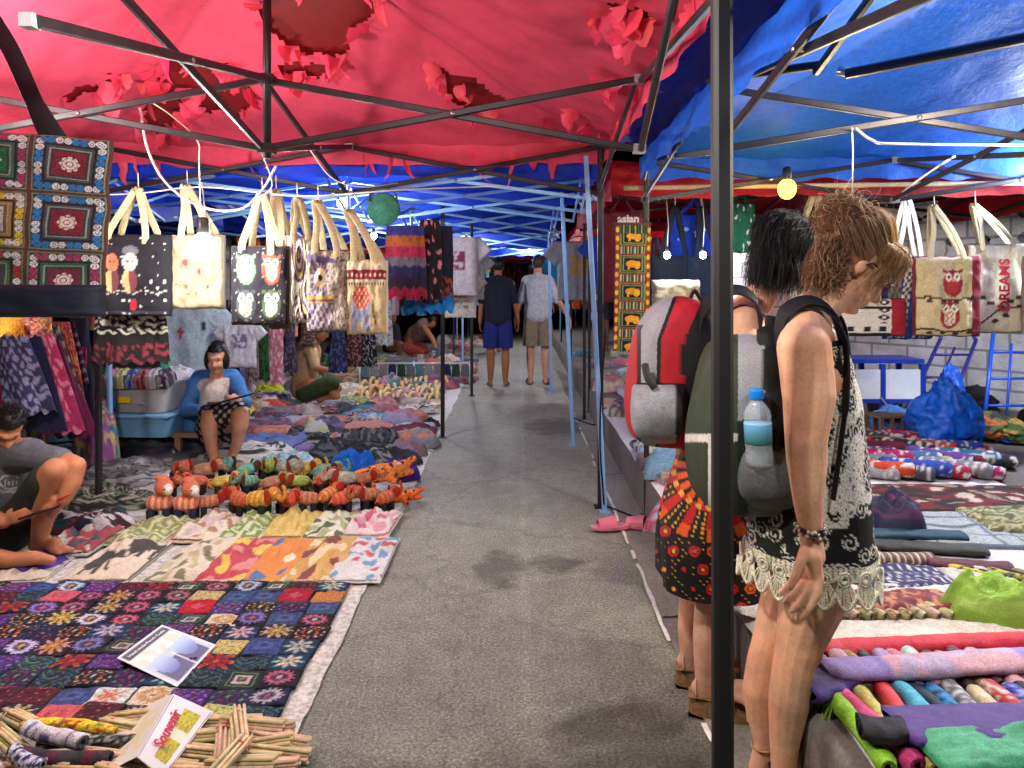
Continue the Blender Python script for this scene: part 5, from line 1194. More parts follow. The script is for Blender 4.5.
# bundles of wooden sticks
WOODM = painted('pale_bamboo', .55, 0, (90, .2), .2, 30)
def bundle(n, L, r, seed, tie=True):
    mb = MB(); q = random.Random(seed); k = 0
    for i in range(n):
        a = q.uniform(0, 2*PI); d = r*1.9*math.sqrt(i/1.6) if i else 0; th = i*2.4
        x, z = d*math.cos(th), d*math.sin(th)*.75; l = L*q.uniform(.95, 1.03)
        c = rndcol((200, 178, 140), 12, q)
        mb.tube([(x, -l/2, z), (x+q.uniform(-.002, .002), 0, z), (x+q.uniform(-.002, .002), l/2, z)], [r, r, r*.85], 7, True, c)
    return mb
bq = random.Random(3)
bl = [(186, 738, .03, 1.6), (199, 752, .03, 1.45), (222, 742, .05, .35), (238, 728, .09, .42), (246, 756, .03, 1.5), (258, 744, .04, 1.62), (262, 730, .03, 1.5), (275, 752, .03, 1.55), (240, 764, .05, 1.5), (262, 768, .04, 1.6), (222, 764, .09, -.3), (196, 772, .03, 1.5), (276, 740, .04, 1.5), (228, 722, .03, 1.6), (252, 724, .06, 1.5),
      (118, 740, .04, 1.5), (112, 758, .04, 1.45), (132, 728, .03, 1.5), (150, 742, .03, 1.6), (160, 765, .03, 1.5), (90, 772, .04, 1.6), (20, 720, .06, .95), (8, 742, .05, 1.0), (40, 764, .05, 1.4), (70, 778, .05, 1.5), (140, 716, .04, 1.5), (130, 775, .06, 1.5)]
bl0 = None
for i, (px, py, z, rz) in enumerate(bl):
    p = G(px, py, z); 
    lb = ('tied bundle of pale wooden sticks, %s of the pile right of the souvenir card' % ORD[i]) if i < 15 else ('tied bundle of pale wooden sticks, %s of the pile left of the souvenir card' % ORD[i-15])
    e = empty('stick_bundle', p, lb, 'stick bundle', 'bundles of wooden sticks at the front', rz)
    e.rotation_euler.x = bq.uniform(-.15, .15)
    bundle(9, .20, .0055, i).build('sticks', WOODM, e)
    MB().tube([(math.cos(a)*.020, .07, math.sin(a)*.015) for a in [k*PI/8 for k in range(17)]], .002, 5, False, (200, 60, 50) if i % 3 else (220, 214, 200)).build('tie', FABS, e)
# wrapped pencil-case rolls at the bottom left
for i, (px, py, z, rz, L, r, fn, nm) in enumerate(((68, 735, .05, 1.45, .30, .018, pal_noise([(226, 200, 40), (236, 214, 60), (200, 60, 40), (60, 130, 70), (230, 206, 50)], 7, 1), 'yellow'), (95, 748, .04, 1.5, .32, .016, pal_noise([(36, 38, 40), (120, 124, 124), (30, 32, 34), (170, 172, 170)], 12, 3), 'black and grey'),
        (55, 742, .06, 1.05, .22, .024, flower((206, 206, 214), (110, 110, 150), (150, 150, 180), 8, .4, 4), 'white and lilac printed'), (60, 762, .04, 1.45, .3, .022, stripes([(60, 52, 60), (90, 34, 52), (50, 46, 54)], 9), 'charcoal and maroon'), (28, 764, .05, 1.3, .14, .02, pal_noise([(30, 44, 92), (200, 204, 220)], 8, 4), 'navy and white'))):
    p = G(px, py, z); put(tuber(L, r, fn, 14, 30, i), 'wrapped_roll', FAB, p.x, p.y, p.z, rz, '%s cloth-wrapped roll among the sticks at the lower left' % nm, 'roll', 'cloth-wrapped rolls among the sticks')

def card(name, corners, z3, paint, label, cat, nu=40, nv=40, bendz=.0):
    """printed card through four world corners a, b, c, d (u along a-b, v along a-d)"""
    a, b, c, d = [Vector(k) for k in corners]; o = (a+b+c+d)/4; nn = (b-a).cross(d-a).normalized(); mb = MB()
    def pos(u, v): return a*(1-u)*(1-v)+b*u*(1-v)+c*u*v+d*(1-u)*v-o+nn*bendz*math.sin(PI*u)
    mb.grid(nu, nv, lambda u, v: pos(u, v)+nn*.001, paint); mb.grid(nu, nv, lambda u, v: pos(u, v)-nn*.001, (215, 215, 212))
    ob = mb.build(name, CARD, at=o); tag(ob, label, cat); return ob, o, a, b, c, d, nn
def c_sign(u, v):
    if min(u, 1-u) < .03 or min(v, 1-v) < .03: return (216, 216, 222)
    if u < .20: return (84, 88, 98)
    x, y = u, v
    for (cx, cy) in ((.62, .28), (.62, .74)):
        r = math.hypot((x-cx)/.20, (y-cy)/.17)
        if r < 1: return mixc((176, 200, 226), (112, 124, 178), sstep(-.2, .25, x-cx))
    if abs(y-.52) < .012 and x > .5: return (210, 212, 220)
    if x > .60 and .08 < y < .9: return (92, 96, 124)
    if x < .45: return (198, 206, 190) if nz(u*7, v*7) > 0 else (214, 218, 214)
    return (180, 196, 206)
A = G(117, 658, .05); B = G(177, 687, .03); Cc = G(216, 645, .035); D = G(162, 625, .06)
ob, o, a, b_, c, d, nn = card('leaflet', (A, B, Cc, D), 0, c_sign, 'glossy leaflet lettered Hand made lying on the rows of purses', 'leaflet')
if nn.z < 0: nn = -nn
ax = (d-a).normalized(); ay = nn.cross(ax)
tm = MB(); ctr = (a+d)/2+(b_-a)*.115-o+nn*.0022
add_text(tm, 'Hand made Pouch Cushi', .019, Matrix.Translation(ctr)@Matrix((ax, ay, nn)).transposed().to_4x4(), (232, 232, 236), .01)
tm.build('printed_lettering', CARD, ob, smooth=False)
# folded souvenir card standing like a roof
RT, RB_ = G(173, 694, .13), G(137, 757, .12)
FT = G(213, 712, .05); FB = G(163, 778, .04)
def c_sou(u, v):
    if min(u, 1-u) < .02 or min(v, 1-v) < .02: return (222, 220, 224)
    if min(u, 1-u) < .055 or min(v, 1-v) < .035: return (40, 42, 60) if min(u-.03, .97-u) < .018 or min(v-.02, .98-v) < .012 else (222, 220, 224)
    if .40 < u < .82 and .12 < v < .88:
        k = nz(u*9, v*9, 3)+.6*nz(u*20, v*20, 1)
        if abs(v-.5) < .07: return (206, 212, 190)
        return (176, 150, 62) if k > .15 else ((190, 190, 60) if k > -.2 else (134, 146, 70))
    return (218, 216, 224)
se = empty('souvenir_card', (RT+FB)/2, 'folded white card lettered Souvenir standing on the stick bundles', 'card'); se.location.z = .03; so = se.location.copy()
def panel(a, b_, c, d, paint, nm):
    mb = WB(); nn = (b_-a).cross(d-a).normalized()
    if nn.z < 0: nn = -nn
    for s_, pt in ((1, paint), (-1, (210, 210, 208))): mb.grid(60, 60, lambda u, v: a*(1-u)*(1-v)+b_*u*(1-v)+c*u*v+d*(1-u)*v+nn*.001*s_, pt)
    return mb.build(nm, CARD, se), nn
pn, nn = panel(RT, FT, FB, RB_, c_sou, 'front_panel')
ax = (RT-RB_).normalized(); ay = nn.cross(ax); tm = WB()
add_text(tm, 'Souvenir', .046, Matrix.Translation((RT+RB_)/2+(FT-RT)*.27+nn*.0025)@Matrix((ax, ay, nn)).transposed().to_4x4(), (176, 52, 74), .02); tm.build('printed_lettering', CARD, pn, smooth=False)
panel(RT, G(150, 704, .04), G(100, 776, .03), RB_, lambda u, v: (206, 206, 168) if .15 < u < .85 and .15 < v < .85 and nz(u*6, v*6) > -.2 else (214, 214, 208), 'rear_panel')

# folded blankets: two tiers
def scroll(base, c1, c2, s=1., seed=0.):
    def f(u, v):
        k = math.sin(u*7*s+2*math.sin(v*9*s+seed))+math.sin(v*11*s+2.2*math.sin(u*6*s+seed*1.7))
        return c1 if k > .9 else (c2 if k < -1.05 else base)
    return f
def elephants(u, v):
    for (cx, cy, s) in ((.30, .35, .22), (.72, .62, .22), (.28, .82, .15)):
        x, y = (u-cx)/s, (v-cy)/s*.8
        if x*x/.8+y*y/.35 < 1 or (.6 < x < 1.25 and -.1 < y < .55 and (x-.9)**2+(y-.2)**2 < .16) or (abs(abs(x)-.45) < .16 and -.95 < y < 0) or (abs(x-1.2-.15*math.sin(y*4)) < .1 and -.8 < y < .2): return (36, 34, 34)
    return (206, 196, 176) if nz(u*8, v*8) > -.5 else (186, 170, 146)
def tiles(c0, c1, c2, nx=4, ny=5):
    def f(u, v):
        x, y = (u*nx) % 1-.5, (v*ny) % 1-.5; m = max(abs(x), abs(y)); 
        return c0 if m > .40 else (c1 if m > .2 else (c2 if m > .1 else c0))
    return f
BL = [  # px, py (near end, centre), rear px, py, half width m, painter, sides, label
    ('front', (8, 583), (60, 545), .17, lambda u, v: (196, 188, 172) if nz(u*7, v*7, 2) > -.25 else (150, 138, 120), 'beige blanket in front of the crouching person, leftmost of the front tier'),
    ('front', (92, 583), (150, 540), .17, elephants, 'cream blanket with black elephants in the front tier of blankets'),
    ('front', (168, 584), (225, 540), .14, scroll((206, 200, 176), (96, 96, 66), (176, 164, 120), 1.3, 1), 'beige blanket with olive lozenges beside the elephant blanket'),
    ('front', (216, 585), (262, 540), .125, scroll((176, 40, 60), (216, 190, 70), (206, 120, 130), 1., 2), 'crimson and yellow blanket in the front tier'),
    ('front', (262, 585), (298, 540), .125, scroll((214, 120, 44), (52, 96, 156), (232, 220, 190), .9, 3), 'orange blue and cream blanket in the front tier'),
    ('front', (308, 585), (338, 540), .13, scroll((196, 152, 76), (110, 44, 40), (226, 206, 160), 1., 4), 'ochre and maroon leaf-patterned blanket in the front tier'),
    ('front', (352, 584), (376, 540), .14, scroll((206, 212, 220), (86, 146, 190), (190, 70, 84), 1.5, 5), 'white blanket with blue and red marks nearest the lane'),
    ('rear', (60, 558), (112, 524), .15, scroll((150, 44, 52), (40, 60, 90), (200, 190, 180), 1.4, 6), 'red blue and white folded cloth behind the elephant blanket'),
    ('rear', (128, 548), (176, 520), .17, tiles((206, 206, 170), (112, 130, 62), (176, 184, 120), 4, 5), 'cream blanket with olive green squares in the rear tier'),
    ('rear', (190, 545), (232, 518), .14, scroll((216, 206, 186), (156, 104, 80), (196, 180, 190), 1.3, 7), 'cream blanket with tan swirls in the rear tier'),
    ('rear', (237, 543), (268, 517), .13, tiles((206, 216, 176), (96, 132, 60), (190, 206, 150), 2, 5), 'pale green blanket with dark green ovals in the rear tier'),
    ('rear', (281, 542), (306, 516), .125, lambda u, v: (212, 186, 96) if nz(u*9, v*9, 5) > -.1 else (196, 166, 76), 'plain mustard yellow blanket in the rear tier'),
    ('rear', (322, 542), (342, 516), .125, scroll((216, 222, 196), (60, 74, 52), (150, 164, 120), 1.1, 8), 'white blanket with dark green scrolls in the rear tier'),
    ('rear', (364, 541), (382, 516), .135, scroll((222, 206, 210), (196, 76, 110), (216, 150, 166), 1.2, 9), 'pink and white swirled blanket in the rear tier nearest the lane')]
for i, (tier, n_, f_, hw, fn, lb) in enumerate(BL):
    z = .012; a = G(*n_, z); c = G(*f_, z); d = c-a; L = d.length*1.02; m_ = (a+c)/2; ang = math.atan2(d.y, d.x)-PI/2
    col = fn(.1, .2); fn0 = fn; fn = (lambda fn0: lambda u, v: mixc(fn0(u, v), (206, 198, 176), .22))(fn0); sd = [mixc(col, (240, 236, 220), .5), fn(.5, .5), mixc(col, (40, 34, 30), .5), (206, 198, 176)]
    hh = .026 if tier == 'front' else .036
    put(slab(hw*1.86, L, hh*(1.25 if i % 2 else .95), fn, 44, 60, side=sd, seed=i*2.3, wav=1.2, rim=4), 'folded_blanket', CANV, m_.x, m_.y, z+.001*i, ang, lb, 'blanket', 'folded blankets in two tiers')
put(heap(.2, .12, .05, pal_noise([(60, 34, 120), (82, 46, 150)], 3, 1), seed=4), 'crumpled_cloth', FABS, *G(30, 566, .01), 0, 'crumpled purple cloth under the foot of the crouching person', 'cloth')

# stuffed toys
def toy_elephant(striped=True, lb0='PROTO'):
    e = empty('toy_elephant', (0, 0, 0), lb0, 'toy elephant'); f = Fig()
    f.chain([(Vector((-.045, 0, .11)), .048), (Vector((.02, 0, .115)), .052)]); f.ell(Vector((.085, 0, .150)), (.042, .038, .042))
    f.chain([(Vector((.11, 0, .14)), .022), (Vector((.145, 0, .12)), .017), (Vector((.168, 0, .14)), .014), (Vector((.165, 0, .18)), .011), (Vector((.15, 0, .2)), .010)])
    f.chain([(Vector((-.09, 0, .12)), .008), (Vector((-.11, .01, .09)), .006)])
    def pt(v, c): return (236, 200, 170) if math.sin(v.x*170) > .35 and v.x < .05 else (214, 150, 110)
    f.build('body', e, (220, 160, 120), .006, 2, TOY, pt if striped else (lambda v, c: (232, 214, 196) if nz(v.x*22, v.y*22, v.z*22) > .22 else (206, 186, 160)))
    for sx, sy in ((-1, -1), (-1, 1), (1, -1), (1, 1)): MB().lathe([(.021, 0), (.022, .01), (.024, .08), (.012, .09)], 12, (sx*.04-.012, sy*.03, 0), (30, 34, 56)).build('leg', TOY, e)
    for sy in (-1, 1): MB().ell((.07, sy*.042, .148), (.034, .009, .044), (0, 0, sy*.5), 14, 8, (190, 60, 50)).build('ear', TOY, e)
    for sy in (-1, 1): MB().ell((.112, sy*.026, .163), .006, nu=8, nv=6, col=(245, 245, 240)).build('eye', TOY, e)
    return e
def toy_monkey():
    e = empty('toy_monkey', (0, 0, 0), 'PROTO2', 'toy monkey'); f = Fig()
    f.chain([(Vector((-.03, 0, .105)), .05), (Vector((.03, 0, .105)), .05)]); f.ell(Vector((.03, -.02, .20)), (.055, .052, .052)); f.cap(Vector((.0, 0, .13)), .035, Vector((.03, -.01, .17)), .035)
    f.ell(Vector((.01, 0, .25)), (.04, .035, .02))
    f.build('body', e, (200, 110, 80), .006, 2, TOY, lambda v, c: (236, 180, 150) if math.sin(v.x*170) > .2 and v.z < .15 else (206, 116, 84))
    MB().ell((.062, -.052, .195), (.034, .026, .036), (0, 0, -.7), 16, 10, (238, 234, 228)).build('face', TOY, e)
    for k in (-1, 1): MB().ell((.066+k*.012, -.078+k*.008, .205), .005, nu=8, nv=6, col=(20, 18, 18)).build('eye', TOY, e)
    for sx, sy in ((-1, -1), (-1, 1), (1, -1), (1, 1)): MB().lathe([(.02, 0), (.022, .01), (.024, .07), (.012, .08)], 12, (sx*.045, sy*.03, 0), (26, 32, 62)).build('leg', TOY, e)
    return e
def toy_lizard():
    e = empty('toy_crocodile', (0, 0, 0), 'PROTO3', 'toy crocodile'); f = Fig()
    f.chain([(Vector((-.16, .02, .03)), .012), (Vector((-.08, 0, .035)), .03), (Vector((.04, 0, .045)), .042), (Vector((.11, .01, .05)), .032), (Vector((.17, .02, .07)), .018), (Vector((.2, .02, .085)), .015)])
    f.chain([(Vector((.11, .01, .035)), .026), (Vector((.19, .02, .03)), .014)])
    for sx, sy in ((-.05, -1), (-.05, 1), (.06, -1), (.06, 1)): f.chain([(Vector((sx, 0, .035)), .02), (Vector((sx+.02, sy*.05, .02)), .014), (Vector((sx+.045, sy*.06, .012)), .012)])
    f.build('body', e, (226, 130, 60), .006, 2, TOY, lambda v, c: (34, 26, 24) if nz(v.x*60, v.y*60, v.z*30) > .34 else (232, 140, 70))
    for sy in (-1, 1): MB().ell((.12, sy*.024+.01, .078), .008, nu=8, nv=6, col=(240, 240, 236)).build('eye', TOY, e)
    return e
P1, P2, P3, P4 = toy_elephant(), toy_monkey(), toy_lizard(), toy_elephant(False, 'PROTO4')
tq = random.Random(17)
def placetoy(proto, px, py, z, rz, lb, cat, col, sc2=1., first=[]):
    p = G(px+tq.uniform(-3, 3), py+tq.uniform(-2, 2), z); sc2 *= tq.uniform(.82, 1.)
    if proto.name not in first:
        first.append(proto.name); LABELS.pop(proto['label'], None); proto.location = p; proto.rotation_euler.z = rz; proto.scale = (sc2,)*3; tag(proto, lb, cat, 'stuffed toys in a long row behind the blankets')
        for k in [proto]+list(proto.children): k.color = (*col, 1)
        return proto
    return dupe(proto, p.x, p.y, p.z, rz, lb, cat, 'stuffed toys in a long row behind the blankets', color=col, scale=sc2)
TC = {'teal': (.25, .95, 1.), 'orange': (1., .62, .32), 'red': (1., .34, .26), 'green': (.62, 1., .25), 'yellow': (1., .95, .25), 'brown': (.72, .45, .36), 'pale grey': (.75, .9, .95), 'rust': (.8, .34, .2)}
for k_ in TC: TC[k_] = tuple(x*.8 for x in TC[k_])
for i, (px, c) in enumerate(zip((160, 188), ('brown', 'orange'))): placetoy(P2, px, 519, .02, .1, 'striped stuffed toy monkey with a white face, %s from left end of the toy row' % ORD[i], 'toy monkey', (1, .9, .85), .98)
row = [(214, 517, 'brown'), (240, 515, 'rust'), (263, 517, 'yellow'), (285, 514, 'red'), (306, 515, 'brown'), (326, 512, 'orange'), (346, 514, 'red'), (366, 511, 'brown'), (386, 510, 'rust')]
for i, (px, py, c) in enumerate(row): placetoy(P1, px, py, .03, tq.uniform(-1.3, 1.3)+(PI if i % 3 == 1 else 0), '%s striped stuffed elephant, %s from the left in the front toy row' % (c, ORD[i]), 'toy elephant', TC[c], tq.uniform(.78, 1.)*1.0)
row = [(170, 500, 'brown'), (196, 498, 'red'), (222, 500, 'yellow'), (248, 499, 'teal'), (274, 500, 'brown'), (298, 499, 'green'), (322, 499, 'red'), (345, 497, 'pale grey'), (366, 497, 'rust')]
for i, (px, py, c) in enumerate(row): placetoy(P4 if i % 3 else P1, px, py-4, .10, tq.uniform(-1, 1)+(PI if i % 2 else 0), '%s stuffed elephant, %s from the left in the middle toy row' % (c, ORD[i]), 'toy elephant', TC[c], .85)
row = [(182, 486, 'red'), (204, 484, 'brown'), (224, 482, 'teal'), (246, 484, 'teal'), (266, 482, 'green'), (288, 484, 'pale grey'), (306, 484, 'yellow'), (326, 486, 'teal')]
for i, (px, py, c) in enumerate(row): placetoy(P4, px, py, .07, tq.uniform(-1.2, 1.2), '%s stuffed elephant with raised trunk, %s from the left in the rear toy row' % (c, ORD[i]), 'toy elephant', TC[c], .95)
row = [(232, 490, 'teal'), (258, 489, 'pale grey'), (282, 490, 'green'), (312, 491, 'teal'), (336, 490, 'brown'), (214, 489, 'yellow'), (296, 474, 'yellow'), (246, 472, 'green')]
for i, (px, py, c) in enumerate(row): placetoy(P3, px, py, .10, tq.uniform(-.5, .9), '%s stuffed crocodile lying over the toys, %s of the crocodiles' % (c, ORD[i]), 'toy crocodile', tuple(min(1, k) for k in TC[c]), .85)
placetoy(P3, 372, 483, .06, .5, 'large orange stuffed crocodile with black spots at the lane end of toys', 'toy crocodile', (1, .9, .8), 1.6)
placetoy(P3, 392, 503, .03, .2, 'orange and red stuffed crocodile at the right end nearest the lane', 'toy crocodile', (1, .55, .4), 1.1)

# cloth piles beyond the toys: each one its own object
DK = [(28, 30, 36), (44, 46, 54), (18, 20, 26), (80, 86, 92)]
piles = [  # px, py, rx, ry, h, painter, label
    (128, 478, .36, .26, .10, pal_noise([(96, 96, 92), (130, 130, 126), (60, 60, 58), (150, 150, 148)], 4, 2), 'crumpled grey plastic wrapping left of the toy monkeys'),
    (108, 505, .3, .14, .09, pal_noise([(34, 38, 34), (110, 120, 104), (24, 28, 26), (150, 150, 140)], 6, 3), 'dark green and grey bundled cloth by the crouching person'),
    (92, 530, .28, .12, .10, stripes([(190, 186, 190), (60, 30, 44), (24, 70, 78), (120, 30, 34), (30, 34, 66)], 12, 0, .2), 'stack of white teal and maroon cloths beside the vendor'),
    (165, 455, .34, .3, .16, pal_noise([(26, 28, 34), (44, 46, 52), (60, 64, 70)], 3, 5), 'black plastic bag slumped below the storage boxes'),
    (250, 458, .42, .22, .10, pal_noise([(196, 196, 190), (210, 210, 204), (60, 62, 66)], 5, 7, .7), 'white cloth with black specks heaped behind the toys'),
    (290, 466, .22, .12, .08, pal_noise([(150, 190, 200), (180, 206, 210), (120, 170, 186)], 4, 9), 'pale aqua crumpled cloth behind the rear toy row'),
    (345, 458, .36, .2, .12, pal_noise(DK, 5, 11, .8), 'dark heaped blanket with grey stripes in front of maroon cloth'),
    (388, 463, .26, .16, .09, stripes([(30, 34, 38), (44, 50, 54), (120, 126, 126), (28, 32, 34)], 14, 0, .2), 'dark striped cloth with white edge beside the lane'),
    (340, 430, .30, .16, .06, pal_noise(DK+[(20, 60, 66)], 5, 12, .8), 'black and teal patterned scarf heap left of the maroon cloth'),
    (290, 478, .16, .08, .10, pal_noise([(40, 110, 70), (30, 60, 52)], 4, 14), 'small dark green cloth tucked behind the toys'),
    (352, 470, .16, .07, .12, pal_noise([(20, 90, 190), (30, 110, 214)], 4, 15), 'bright blue folded cloth behind the orange toys'),
    (402, 478, .14, .12, .10, pal_noise([(58, 34, 120), (74, 46, 140)], 4, 16), 'violet cloth under the orange crocodile by the lane'),
    (262, 442, .30, .14, .05, pal_noise([(66, 74, 110), (150, 156, 180), (40, 46, 70)], 8, 17, .8), 'blue and white ikat scarf beside the pale blue cloth'),
    (228, 415, .26, .2, .12, pal_noise([(222, 200, 60), (230, 214, 90), (210, 160, 60)], 3, 18), 'yellow plastic bags heaped behind the seated person'),
    (262, 408, .30, .2, .10, stripes([(226, 140, 110), (226, 206, 190), (240, 226, 214), (210, 90, 80)], 12, 0, .3), 'pink and cream striped bags left of the kneeling person'),
    (292, 420, .3, .14, .04, pal_noise([(66, 70, 110), (140, 146, 176), (50, 54, 84)], 9, 19, .8), 'indigo and white patterned scarf on the sheet'),
    (318, 412, .3, .14, .05, pal_noise([(176, 60, 60), (220, 206, 196), (60, 56, 66)], 8, 20, .8), 'red and white scarf laid on the pale sheet'),
    (372, 418, .24, .14, .06, pal_noise([(200, 196, 190), (34, 34, 38), (150, 40, 50)], 8, 21, .9), 'black white and red tops heaped by the dark post'),
    (420, 413, .2, .12, .07, pal_noise([(220, 218, 214), (200, 198, 196), (30, 30, 34)], 6, 22, .7), 'white garments with a black top beside the lane'),
    (430, 428, .10, .08, .06, pal_noise([(24, 24, 28), (60, 60, 66)], 4, 23), 'small black folded item at the sheet edge'),
    (150, 445, .3, .2, .34, pal_noise([(206, 180, 90), (120, 170, 110), (60, 90, 160), (180, 60, 70), (110, 150, 90)], 3.5, 24, .7), 'multicoloured floral cloth bundle below the storage boxes'),
    (115, 440, .2, .2, .34, pal_noise([(40, 60, 120), (56, 80, 140), (34, 44, 90)], 3, 25), 'blue quilted bag left of the floral bundle'),
    (98, 470, .15, .15, .5, pal_noise([(80, 150, 100), (206, 120, 110), (60, 110, 150), (214, 190, 120), (150, 90, 150)], 4, 26, .8), 'stuffed green pink and blue sack behind the crouching person'),
    (62, 440, .24, .2, .62, pal_noise([(84, 160, 110), (96, 90, 160), (206, 196, 120), (190, 80, 90), (70, 140, 150)], 3.4, 27, .8), 'tall stuffed green and violet sack right of the vendor'),
    (262, 476, .12, .06, .02, pal_noise([(206, 110, 140), (220, 130, 160)], 3, 28), 'pink cloth on the ground beside the stool'),
]
for i, (px, py, rx, ry, h, fn, lb) in enumerate(piles):
    p = G(px, py, .01); put(heap(rx, ry, h, fn, 60, 26, seed=i*1.7+.3, rough=.5), 'heaped_cloth' if 'bag' not in lb and 'sack' not in lb else 'stuffed_bag', FAB if 'plastic' not in lb else PLAS, p.x, p.y, p.z+.001*i, 0, lb, 'cloth' if 'bag' not in lb and 'sack' not in lb else 'bag')
for i, (px, py, w_, d_, h, rz, fn, lb) in enumerate((
    (412, 440, .42, .46, .07, .1, pal_noise([(92, 30, 52), (100, 34, 58)], 3, 1), 'plain maroon folded cloth beside the dark post'),
    (272, 448, .55, .5, .06, -.1, pal_noise([(92, 106, 156), (100, 114, 164)], 3, 2), 'plain pale blue folded cloth left of the striped blanket'),
    (310, 440, .4, .5, .06, .1, pal_noise(DK, 7, 3, .9), 'folded dark patterned scarf right of the pale blue cloth'),
    (370, 448, .5, .4, .10, .15, stripes([(30, 34, 38), (56, 62, 66), (24, 28, 32), (96, 100, 104)], 22, 0, .1), 'folded black and grey striped blanket in front of maroon cloth'))):
    p = G(px, py, .012); put(slab(w_, d_, h, fn, 40, 40, seed=i*3., wav=.6, side=[(200, 200, 196), fn(.5, .5), (30, 30, 34)]), 'folded_cloth', FAB, p.x, p.y, p.z+.03, rz, lb, 'cloth')

# carved ladles and tusk-shaped trinkets in rows, and little bowls
hornp = MB(); hornp.tube(smoothpath([(-.07, 0, .01), (-.035, .01, .07), (.02, .012, .095), (.07, .004, .05), (.085, 0, .01)], 4), [.012, .014, .016, .018, .019, .020, .021, .021, .02, .02, .019, .018, .016, .013, .012, .010, .006], 8, True, (214, 192, 140))
ivory = painted('carved_bone', .5, 0, (60, .2), .25, 30, objcol=True)
h0 = None; hq_ = random.Random(9); n = 0
for r_i, (py, x0, x1) in enumerate(((402, 350, 440), (397, 360, 444), (392, 352, 448), (387, 366, 452), (382, 376, 456))):
    px = x0; k = 0
    while px < x1 and k < 19:
        p = G(px, py, .012+.012*(r_i % 2)); col = tuple(min(1, q) for q in ((.95, .95, .9) if hq_.random() > .2 else (1, .62, .5)))
        lb = 'curved cream wooden hook, %s from the left in the %s row behind scarves' % (ORD[k], ORD[r_i])
        if h0 is None: h0 = hornp.build('carved_hook', ivory, at=p, rz=hq_.uniform(1, 2)); tag(h0, lb, 'carved hook', 'carved wooden hooks set out in rows')
        else: dupe(h0, p.x, p.y, p.z, hq_.uniform(.9, 2.2), lb, 'carved hook', 'carved wooden hooks set out in rows', color=col, scale=hq_.uniform(.9, 1.35))
        px += hq_.uniform(5, 8); k += 1
CIV = [(214, 200, 150), (200, 184, 140), (190, 90, 76), (150, 150, 110), (226, 214, 176)]
for i in range(16):
    px, py = 340+(i % 8)*13+hq_.uniform(-3, 3), 398+(i//8)*8+hq_.uniform(-2, 2); p = G(px, py, .012); c = CIV[i % 5]
    mb = MB().lathe([(.03, 0), (.07, .012), (.085, .035), (.075, .034), (.03, .012), (.0, .010)], 14, col=c)
    put(mb, 'small_bowl', ivory, p.x, p.y, p.z, 0, 'small shallow %s bowl, %s of the group before the carved hooks' % (('cream', 'tan', 'coral', 'olive', 'ivory')[i % 5], ORD[i]), 'bowl', 'small bowls set out before the hooks')
for i, (px, py, rx, ry, h, fn, lb) in enumerate(((330, 395, .5, .25, .12, stripes([(214, 206, 186), (186, 176, 150), (226, 220, 206)], 8, 0, .4), 'cream folded canvas in front of the kneeling person'), (352, 380, .5, .3, .18, pal_noise([(150, 110, 84), (206, 150, 120), (96, 90, 76), (180, 176, 150)], 5, 2, .7), 'brown and coral heap of carved goods right of the kneeling person'),
        (338, 362, .22, .2, .3, pal_noise([(20, 100, 190), (40, 130, 214)], 3, 3), 'bright blue plastic bag beside the kneeling person'), (330, 372, .26, .2, .26, tiles((60, 90, 70), (120, 150, 120), (40, 60, 44), 8, 8), 'green chequered cloth bag in front of the kneeling person'), (300, 375, .16, .14, .24, pal_noise([(60, 40, 46), (180, 170, 160)], 8, 4), 'black handbag with pale motif beside the kneeling person'),
        (270, 395, .22, .16, .14, pal_noise([(206, 214, 40), (190, 200, 50)], 3, 5), 'lime yellow toy-like cloth bundle on the sheet'), (235, 395, .3, .2, .34, pal_noise([(190, 186, 206), (160, 160, 190), (206, 200, 214)], 3, 6), 'pale lilac plastic bag behind the seated person'), (350, 352, .5, .3, .3, pal_noise([(60, 110, 170), (30, 40, 70), (150, 60, 80), (90, 120, 150)], 4, 7, .8), 'blue and dark bags heaped behind the kneeling person'))):
    p = G(px, py, .01); put(heap(rx, ry, h, fn, 50, 22, seed=40+i*1.7, rough=.5), 'stuffed_bag' if 'bag' in lb else 'heaped_cloth', PLAS if 'plastic' in lb else FAB, p.x, p.y, p.z, 0, lb, 'bag' if 'bag' in lb else 'cloth')
# low rail hung with small pouches
rl = empty('display_rail', (G(425, 385).x, 10.2, 0), 'low pale rail hung with small pouches across the left goods', 'rail')
for z in (.30, .16): MB().tube([(-.9, 0, z), (.62, 0, z)], .012, 8, True, (190, 200, 196)).build('crossbar', PLAS, rl)
for x in (-.9, -.15, .62): MB().tube([(x, 0, 0), (x, 0, .33)], .014, 8, True, (190, 200, 196)).build('leg', PLAS, rl)
for i in range(12):
    c = [(70, 110, 116), (120, 122, 124), (110, 110, 112), (30, 32, 70), (32, 60, 42), (90, 90, 96)][i % 6]
    o = slab(.11, .02, .17, lambda u, v: c, 10, 6, wav=.1).build('hanging_pouch', FAB, at=(rl.location.x-.82+i*.125, 10.17, .12)); tag(o, 'small %s pouch hanging on the low rail, %s from the left' % (('teal', 'grey', 'ash grey', 'navy', 'dark green', 'slate')[i % 6], ORD[i]), 'pouch', 'pouches hanging on the low rail')
far = random.Random(31)
FC = [('orange', (220, 90, 40)), ('lime', (170, 190, 60)), ('crimson', (170, 30, 60)), ('navy', (30, 36, 70)), ('white', (214, 214, 210)), ('pink', (214, 120, 140)), ('teal', (30, 110, 120)), ('grey', (120, 122, 126)), ('brown', (110, 76, 56)), ('black', (26, 26, 30)), ('violet', (90, 60, 130)), ('cream', (210, 200, 172)), ('sky blue', (90, 150, 200)), ('salmon', (216, 120, 100))]
